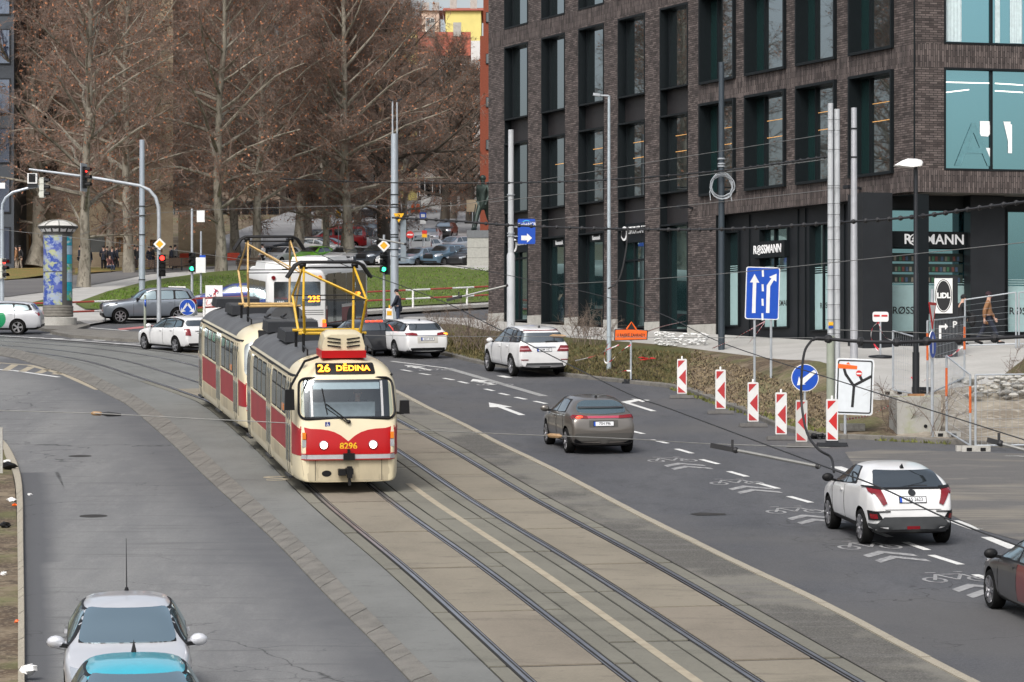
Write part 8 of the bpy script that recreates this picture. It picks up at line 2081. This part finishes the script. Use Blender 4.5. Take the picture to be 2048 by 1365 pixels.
def tree_meshes(key, args, bark, twig):
    if key not in VAR:
        tr, seg, tips = gen_tree(*args[0], **args[1]); VAR[key] = (tr.mesh('trunk', bark, True), twigs_mesh(seg, 'crown', twig), leaves_mesh(tips, .085, 'leaves', m_leaf, np.random.default_rng(args[0][0])))
    return VAR[key]
SP = {'a': ((11, 25, 7.5, .34), dict(low=.13)), 'b': ((12, 24, 7.0, .30), dict(low=.12, nb=46)), 'c': ((13, 26, 8.0, .36), dict(low=.11, nb=52)), 'd': ((14, 17, 8.5, .50), dict(low=.16, nb=42, leaf=3000))}
def tree(px, py, kind, label, rot, sc=1., group=None, dark=False):
    me = tree_meshes(kind + ('d' if dark else ''), SP[kind], m_bark_d if dark else m_bark, m_twig_d if dark else m_twig); p = on(px, py)
    t = thing('plane_tree' if not dark else 'dark_tree', label, 'tree', p, rot, group); t.scale = (sc, sc, sc)
    link('trunk', me[0], t); c = link('crown', me[1], t); c['kind'] = 'stuff'; l = link('leaves', me[2], t); l['kind'] = 'stuff'
    return t
tree(166, 578, 'a', 'bare plane tree right of the advertising column, tall pale trunk', 0, 1.0)
tree(252, 549, 'c', 'bare plane tree with low spreading limbs behind the tall grey pole', 2.1, 1.0)
tree(440, 546, 'b', 'bare plane tree with a pale straight trunk by the orange barrier', 4.0, 1.15)
tree(514, 536, 'a', 'bare tree rising behind the raised rear pantograph', 1.2, 1.0)
tree(648, 530, 'b', 'slim bare tree in front of the white parked estate', 5.3, .9)
tree(706, 532, 'c', 'bare plane tree with the tallest pale trunk right of the yellow detour sign', 3.3, 1.08)
tree(690, 526, 'b', 'slim pale tree close left of the tallest trunk', .7, .95)
tree(766, 515, 'd', 'dark old tree leaning behind the silver pole', .4, 1.15, None, True)
tree(338, 530, 'c', 'bare tree behind the diamond sign and the benches', 2.9, 1.1)
tree(100, 520, 'b', 'bare tree behind the left part of the advertising column', 4.6, 1.1)
tree(225, 538, 'b', 'bare tree left of the dark group of people', 1.7, 1.05)
tree(478, 512, 'c', 'bare tree between the orange barrier and the raised pantograph', 3.6, 1.0)
tree(612, 500, 'a', 'bare tree behind the red hatchback and dark estate', 5.9, 1.05)
tree(812, 500, 'b', 'bare tree behind the white small van', 2.0, .85)
tree(72, 535, 'd', 'bare tree at the left edge over the sandstone building', 3.0, 1.25)
tree(590, 512, 'c', 'bare tree behind the dark estate and the red hatchback', .3, 1.1)
tree(898, 470, 'd', 'dark tree up the street beside the statue', 5.0, 1.0, None, True)
bk_ = [(-20, 510, 'c'), (190, 505, 'b'), (290, 508, 'c'), (420, 500, 'a'), (660, 465, 'c'), (715, 455, 'b'), (250, 485, 'a'), (380, 480, 'c'), (640, 440, 'b'), (740, 432, 'c'), (795, 430, 'd'), (850, 412, 'd'), (925, 425, 'd'), (945, 450, 'd'), (905, 440, 'd')]
rt_ = random.Random(9)
for px, py, kd in bk_: tree(px, py, kd, 'bare brown tree of the grove behind the front row of planes', rt_.uniform(0, 6.28), rt_.uniform(.95, 1.2) if kd != 'd' else rt_.uniform(.75, .95), 'trees of the grove up the hill', kd == 'd')
for x, y, kd in ((-38, 168, 'a'), (-48, 178, 'b'), (-60, 186, 'c'), (-46, 158, 'b'), (-64, 172, 'a')):      # beyond the left edge, mirrored in the office windows
    q = drop(x, y); tree(1024 + x * F / y, 775 - (q.z - ZC) * F / y, kd, 'bare tree beyond the left edge, mirrored in the office windows', x, 1.0, 'trees mirrored in the office windows')
# bare shrubs on the bank
def shrub(px, py, h, label, seed, n=26, group=None, w_=.7):
    rng = np.random.default_rng(seed); seg = []; p = on(px, py)
    for i in range(n):
        q = Vector((rng.normal(0, w_ * .5), rng.normal(0, .3), 0)); d = Vector((rng.normal(0, .35), rng.normal(0, .35), 1)).normalized(); k = 7; L_ = h * rng.uniform(.6, 1.1); pts = [q]
        for j in range(k): d = (d + Vector(rng.normal(0, .16, 3))).normalized(); pts.append(pts[-1] + d * L_ / k)
        for j in range(k):
            r = .014 * (1 - j / (k + 2)); seg.append((*pts[j], *pts[j + 1], r, r * .85))
            if j > 1:
                for _ in range(3):
                    e = (d + Vector(rng.normal(0, .8, 3))).normalized(); s0 = pts[j].lerp(pts[j + 1], rng.uniform(0, 1)); s1 = s0 + e * rng.uniform(.15, .5); seg.append((*s0, *s1, .006, .003)); s2 = s0.lerp(s1, .6); seg.append((*s2, *(s2 + Vector(rng.normal(0, .12, 3))), .004, .002))
    t = thing('bare_shrub', label, 'shrub', p, group=group); link('branches', twigs_mesh(seg, 'branches', m_twig_d), t)
for i, (px, py, h, lab) in enumerate([(905, 690, 1.7, 'leftmost bare shrub on the bank behind the dusty estate'), (935, 700, 2.2, 'tall bare shrub between the dusty estate and the white SUV'), (965, 700, 1.8, 'bare shrub just left of the white SUV'), (880, 680, 1.3, 'low bare shrub close behind the dusty estate'), (990, 706, 1.4, 'bare shrub behind the bonnet of the white SUV'), (1165, 685, 1.5, 'bare shrub right of the white SUV at the pavement edge'), (1192, 690, 1.2, 'low bare shrub left of the lamp post'), (1806, 868, 1.5, 'thin twiggy shrub before the left side of the concrete block'), (1884, 872, 1.7, 'thin twiggy shrub before the right side of the concrete block'), (2020, 770, 1.2, 'brown shrub at the right edge by the stone heap')]):
    shrub(px, py, h, lab, 40 + i, 14 if px < 1300 else 6, 'bare shrubs on the bank')
# grass tufts, straw and litter on the ground
def tufts(name, polys, n, hmin, hmax, mat, seed, on_=on, kind='stuff'):
    rng = random.Random(seed); V = []; Fc = []
    for _ in range(n):
        a, b, c, d = polys[rng.randrange(len(polys))]; u, v_ = rng.random(), rng.random(); q = [lerp(lerp(a[i], b[i], u), lerp(d[i], c[i], u), v_) for i in (0, 1)]; p = on_(*q)
        if p is None: continue
        h = rng.uniform(hmin, hmax); az = rng.uniform(0, 6.28); ex = Vector((math.cos(az), math.sin(az), 0)) * rng.uniform(.02, .05); ln = Vector((rng.uniform(-.6, .6), rng.uniform(-.6, .6), 1)) * h; k = len(V)
        V += [p - ex, p + ex, p + ln]; Fc.append((k, k + 1, k + 2))
    m_ = MB(); m_.add(V, Fc); o = m_.build(name, mat); o['kind'] = kind; return o
B1 = [[(860, 705), (960, 728), (985, 676), (880, 668)], [(1140, 753), (1330, 775), (1400, 710), (1150, 690)], [(960, 728), (1140, 753), (1150, 690), (985, 676)]]
tufts('grass_tufts', B1, 9000, .05, .16, M('tuft_green', (.06, .075, .018), .9, var=.4, scale=3, col2=(.13, .10, .045)), 1)
B2 = [[(1340, 778), (1460, 815), (1500, 740), (1390, 700)], [(1460, 815), (1660, 872), (1640, 790), (1500, 740)]]
tufts('straw', B2, 6000, .02, .07, M('straw', (.25, .195, .12), .9, var=.4, scale=3), 2)
tufts('earth_clods', B2 + [[(1140, 750), (1330, 772), (1330, 730), (1150, 720)]], 2600, .03, .09, M('clod', (.06, .042, .028), .95, var=.5, scale=4), 12)
tufts('weeds', [[(1340, 780), (1480, 828), (1500, 822), (1350, 772)], [(1480, 828), (1680, 880), (1690, 872), (1500, 818)], [(1750, 882), (1900, 890), (1900, 880), (1750, 872)]], 1800, .03, .12, M('weed', (.14, .15, .04), .9, var=.4, scale=3), 3)
LW = [[(180, 622), (470, 630), (500, 545), (215, 590)], [(690, 622), (985, 606), (985, 540), (690, 542)]]
tufts('grass_tufts', LW, 9000, .05, .12, M('lawn_blade', (.10, .17, .02), .9, var=.4, scale=2), 4, lambda x, y: G(x, y, .16))
def litter(px, py, r, mat, lab, nm='litter', sq=(1, .7, .5)):
    p = on(px, py) + Vector((0, 0, .10)); rr_ = random.Random(int(px * 7 + py)); m_ = MB(); m_.ball((0, 0, r * .3), r, 0, 8, sq)
    m_.v = [(x + rr_.uniform(-.3, .3) * r, y + rr_.uniform(-.3, .3) * r, z + rr_.uniform(0, .3) * r) for x, y, z in m_.v]; o = m_.build(nm, mat); o.location = p; tag(o, lab, 'litter', 'litter along the left verge')
for px, py, r, mt, lab in [(14, 935, .10, m_white, 'pale scrap on the left verge, farthest'), (17, 948, .20, m_black, 'black crumpled bag on the left verge'), (24, 1013, .10, m_white, 'white paper ball on the left verge'), (10, 1066, .12, m_black, 'dark scrap on the left verge below the paper ball'), (30, 1022, .06, m_orange, 'orange peel beside the white paper ball'), (60, 1001, .06, m_white, 'white scrap in the gutter of the left lane'), (60, 1362, .14, m_white, 'white flat scrap in the gutter at the bottom'), (34, 1258, .05, m_orange, 'orange scrap near the bottom of the left kerb'), (8, 1162, .07, m_white, 'white scrap on the verge near the bottom')]: litter(px, py, r, mt, lab)
o = tufts('leaf_litter', [[(0, 905), (30, 990), (34, 1365), (0, 1365)]], 900, .01, .03, m_leaf, 6)
p = on(6, 950); t = thing('marker_post', 'white post standing at the left edge of the verge', 'post', G(3, 955)); m_ = MB(); m_.box((0, 0, .6), (.06, .06, 1.2)); m_.build('post', m_conc, t)
# ------------------------------------------------------------------ overhead wires
m_wire = M('wire_dark', (.03, .03, .032), .6, .3, var=.1); m_wireg = M('wire_grey', (.22, .22, .21), .5, .4, var=.1); m_ins = M('insulator_tan', (.32, .20, .10), .5, var=.15)
def wire(name, label, pts, r, mat=m_wire, beads=0, ins=(), group='overhead wires of the tramway', bead_r=2.0):
    W = catmull([P(*q) for q in pts], 6); m_ = MB(); m_.tube(W, r, 5); o = m_.build(name, mat, smooth=True); tag(o, label, 'wire' if 'wire' in name else 'cable', group)
    if beads:
        L_ = [0.]
        for a, b in zip(W, W[1:]): L_.append(L_[-1] + (b - a).length)
        q = beads * .5; j = 0
        while q < L_[-1]:
            while L_[j + 1] < q: j += 1
            c = W[j].lerp(W[j + 1], (q - L_[j]) / (L_[j + 1] - L_[j])); d = (W[j + 1] - W[j]).normalized(); m_ = MB(); m_.tube([c - d * r * 2, c - d * r, c + d * r, c + d * r * 2], [r, r * bead_r, r * bead_r, r], 8); m_.build('bead', mat, o); q += beads
    for q in ins:
        a, b = P(*q[0]), P(*q[1]); d = b - a; m_ = MB(); m_.tube([a, a + d * .1, a + d * .2, a + d * .8, a + d * .9, b], [.02, .035, .05, .05, .035, .02], 8); m_.build('insulator', m_ins, o)
    return o
wire('feeder_cable', 'dark clamped cable crossing from the trees to the strapped pair of posts', [(560, 358, 48), (785, 366, 47), (1022, 366, 47), (1217, 360, 53), (1443, 342, 57), (1660, 313, 68)], .028, beads=1.3)
wire('span_wire', 'uppermost thin wire before the brick facade', [(1083, 360, 50), (1300, 325, 56), (1478, 297, 62), (1660, 268, 68)], .010, m_wireg)
wire('span_wire', 'thin wire just under the dark clamped cable', [(980, 405, 47), (1200, 379, 53), (1443, 346, 60), (1660, 318, 68)], .013, m_wireg)
wire('span_wire', 'thin wire above the shop entrances', [(1030, 447, 47), (1250, 424, 54), (1478, 400, 61), (1660, 380, 68)], .010, m_wireg)
wire('feeder_cable', 'thick clamped cable passing under the drugstore corner', [(785, 436, 50), (905, 442, 52), (1022, 451, 54), (1217, 458, 57), (1443, 459, 62), (1700, 444, 68), (1840, 433, 72), (1960, 416, 76), (2080, 400, 80)], .036, beads=.9)
wire('span_wire', 'thin wire running across the shop windows to the right edge', [(1100, 570, 52), (1280, 560, 57), (1455, 547, 62), (1700, 522, 70), (2080, 482, 80)], .012, m_wireg)
wire('contact_wire', 'upper contact wire descending from the trams to the right edge', [(590, 480, 62), (700, 500, 66), (980, 544, 74), (1273, 611, 86), (1449, 688, 98), (1737, 781, 115), (2080, 890, 140)], .010, m_wire, group='contact wires')
wire('contact_wire', 'lower contact wire passing over the white crossover', [(620, 500, 68), (700, 535, 72), (870, 597, 80), (980, 650, 86), (1240, 780, 102), (1340, 818, 108), (1640, 930, 130), (1760, 975, 140), (1900, 1040, 155), (2080, 1108, 175)], .012, m_wire, group='contact wires')
wire('span_wire', 'level wire with a tan insulator over the white SUV', [(395, 667, 62), (640, 670, 64), (900, 673, 66), (1160, 674, 68), (1440, 676, 70), (1660, 676, 72)], .009, m_wireg, ins=[((1100, 672, 67.4), (1132, 673, 67.6))])
wire('span_wire', 'level wire over the front of the leading tram and the grey hatchback', [(-60, 820, 84), (180, 827, 85), (400, 838, 86), (640, 850, 87), (800, 859, 88), (1000, 868, 90), (1250, 878, 93), (1420, 888, 96), (1660, 896, 98)], .011, m_wireg, ins=[((182, 827, 85), (205, 828, 85)), ((1094, 871, 91), (1124, 873, 91.4))])
m_ = MB(); a, b = P(204, 828, 85), P(242, 830, 85); m_.tube([a, a.lerp(b, .3), a.lerp(b, .6), b], [.03, .06, .05, .03], 8); o = m_.build('wire_tensioner', m_wire); tag(o, 'dark tensioner on the level wire over the left lane', 'tensioner')
wire('hanging_cable', 'black cable hooked down at the side of the lamp post', [(1256, 458, 58), (1252, 500, 58), (1243, 545, 58), (1232, 568, 58), (1216, 578, 58)], .03, m_wire)
wire('feeder_cable', 'thick black cable with clamps running right over the site fences', [(1624, 680, 96), (1640, 677, 96), (1700, 682, 97), (1785, 685, 98), (1895, 681, 100), (1965, 678, 101), (2080, 672, 103)], .038, beads=.9, bead_r=2.4)
wire('hanging_cable', 'black cable sagging down in front of the round blue sign', [(1624, 680, 96), (1609, 705, 96), (1603, 760, 96), (1604, 815, 96), (1615, 868, 97), (1638, 900, 98), (1662, 916, 98), (1668, 945, 99)], .028, m_wire)
for a, b, lab in (((1422, 891, 98), (1640, 934, 100), 'grey registration arm above the dashed lane line'), ((1975, 880, 100), (2090, 912, 101), 'grey registration arm cut by the right edge'), ((893, 601, 55), (1016, 571, 55), 'grey bracket arm left of the pale pole'), ((738, 475, 52), (812, 489, 52), 'grey bracket arm beside the silver pole')):
    a, b = P(*a), P(*b); d = b - a; m_ = MB(); t = thing('bracket_arm', lab, 'bracket arm', a); m_.tube([d * .22, d], .035, 8); m_.build('tube', m_wireg, t, True); m_ = MB(); m_.bar((0, 0, 0), d * .24, .06, .10); m_.bar(d * .2, d * .2 + Z_ * .2, .05, .05); m_.ball(d * .23, .07, 0, 8); m_.ball(d * .98, .06, 0, 8); m_.build('clamp', m_wire, t)
for pts, lab in (([(-40, 455, 45), (130, 474, 46), (300, 494, 47), (560, 530, 50)], 'thin wire sloping across the park at the left'), ([(160, 470, 44), (285, 430, 42), (560, 415, 45), (785, 412, 47)], 'thin wire between the grey and the silver pole'), ([(60, 348, 44), (285, 436, 42)], 'stay wire from the signal arm to the grey pole'), ([(785, 408, 47), (900, 412, 46), (1022, 392, 47)], 'stay wire from the silver pole to the pale pole'), ([(1668, 660, 72), (1900, 668, 74), (2080, 676, 76)], 'thin wire above the site gravel')): wire('span_wire', lab, pts, .010, m_wireg)
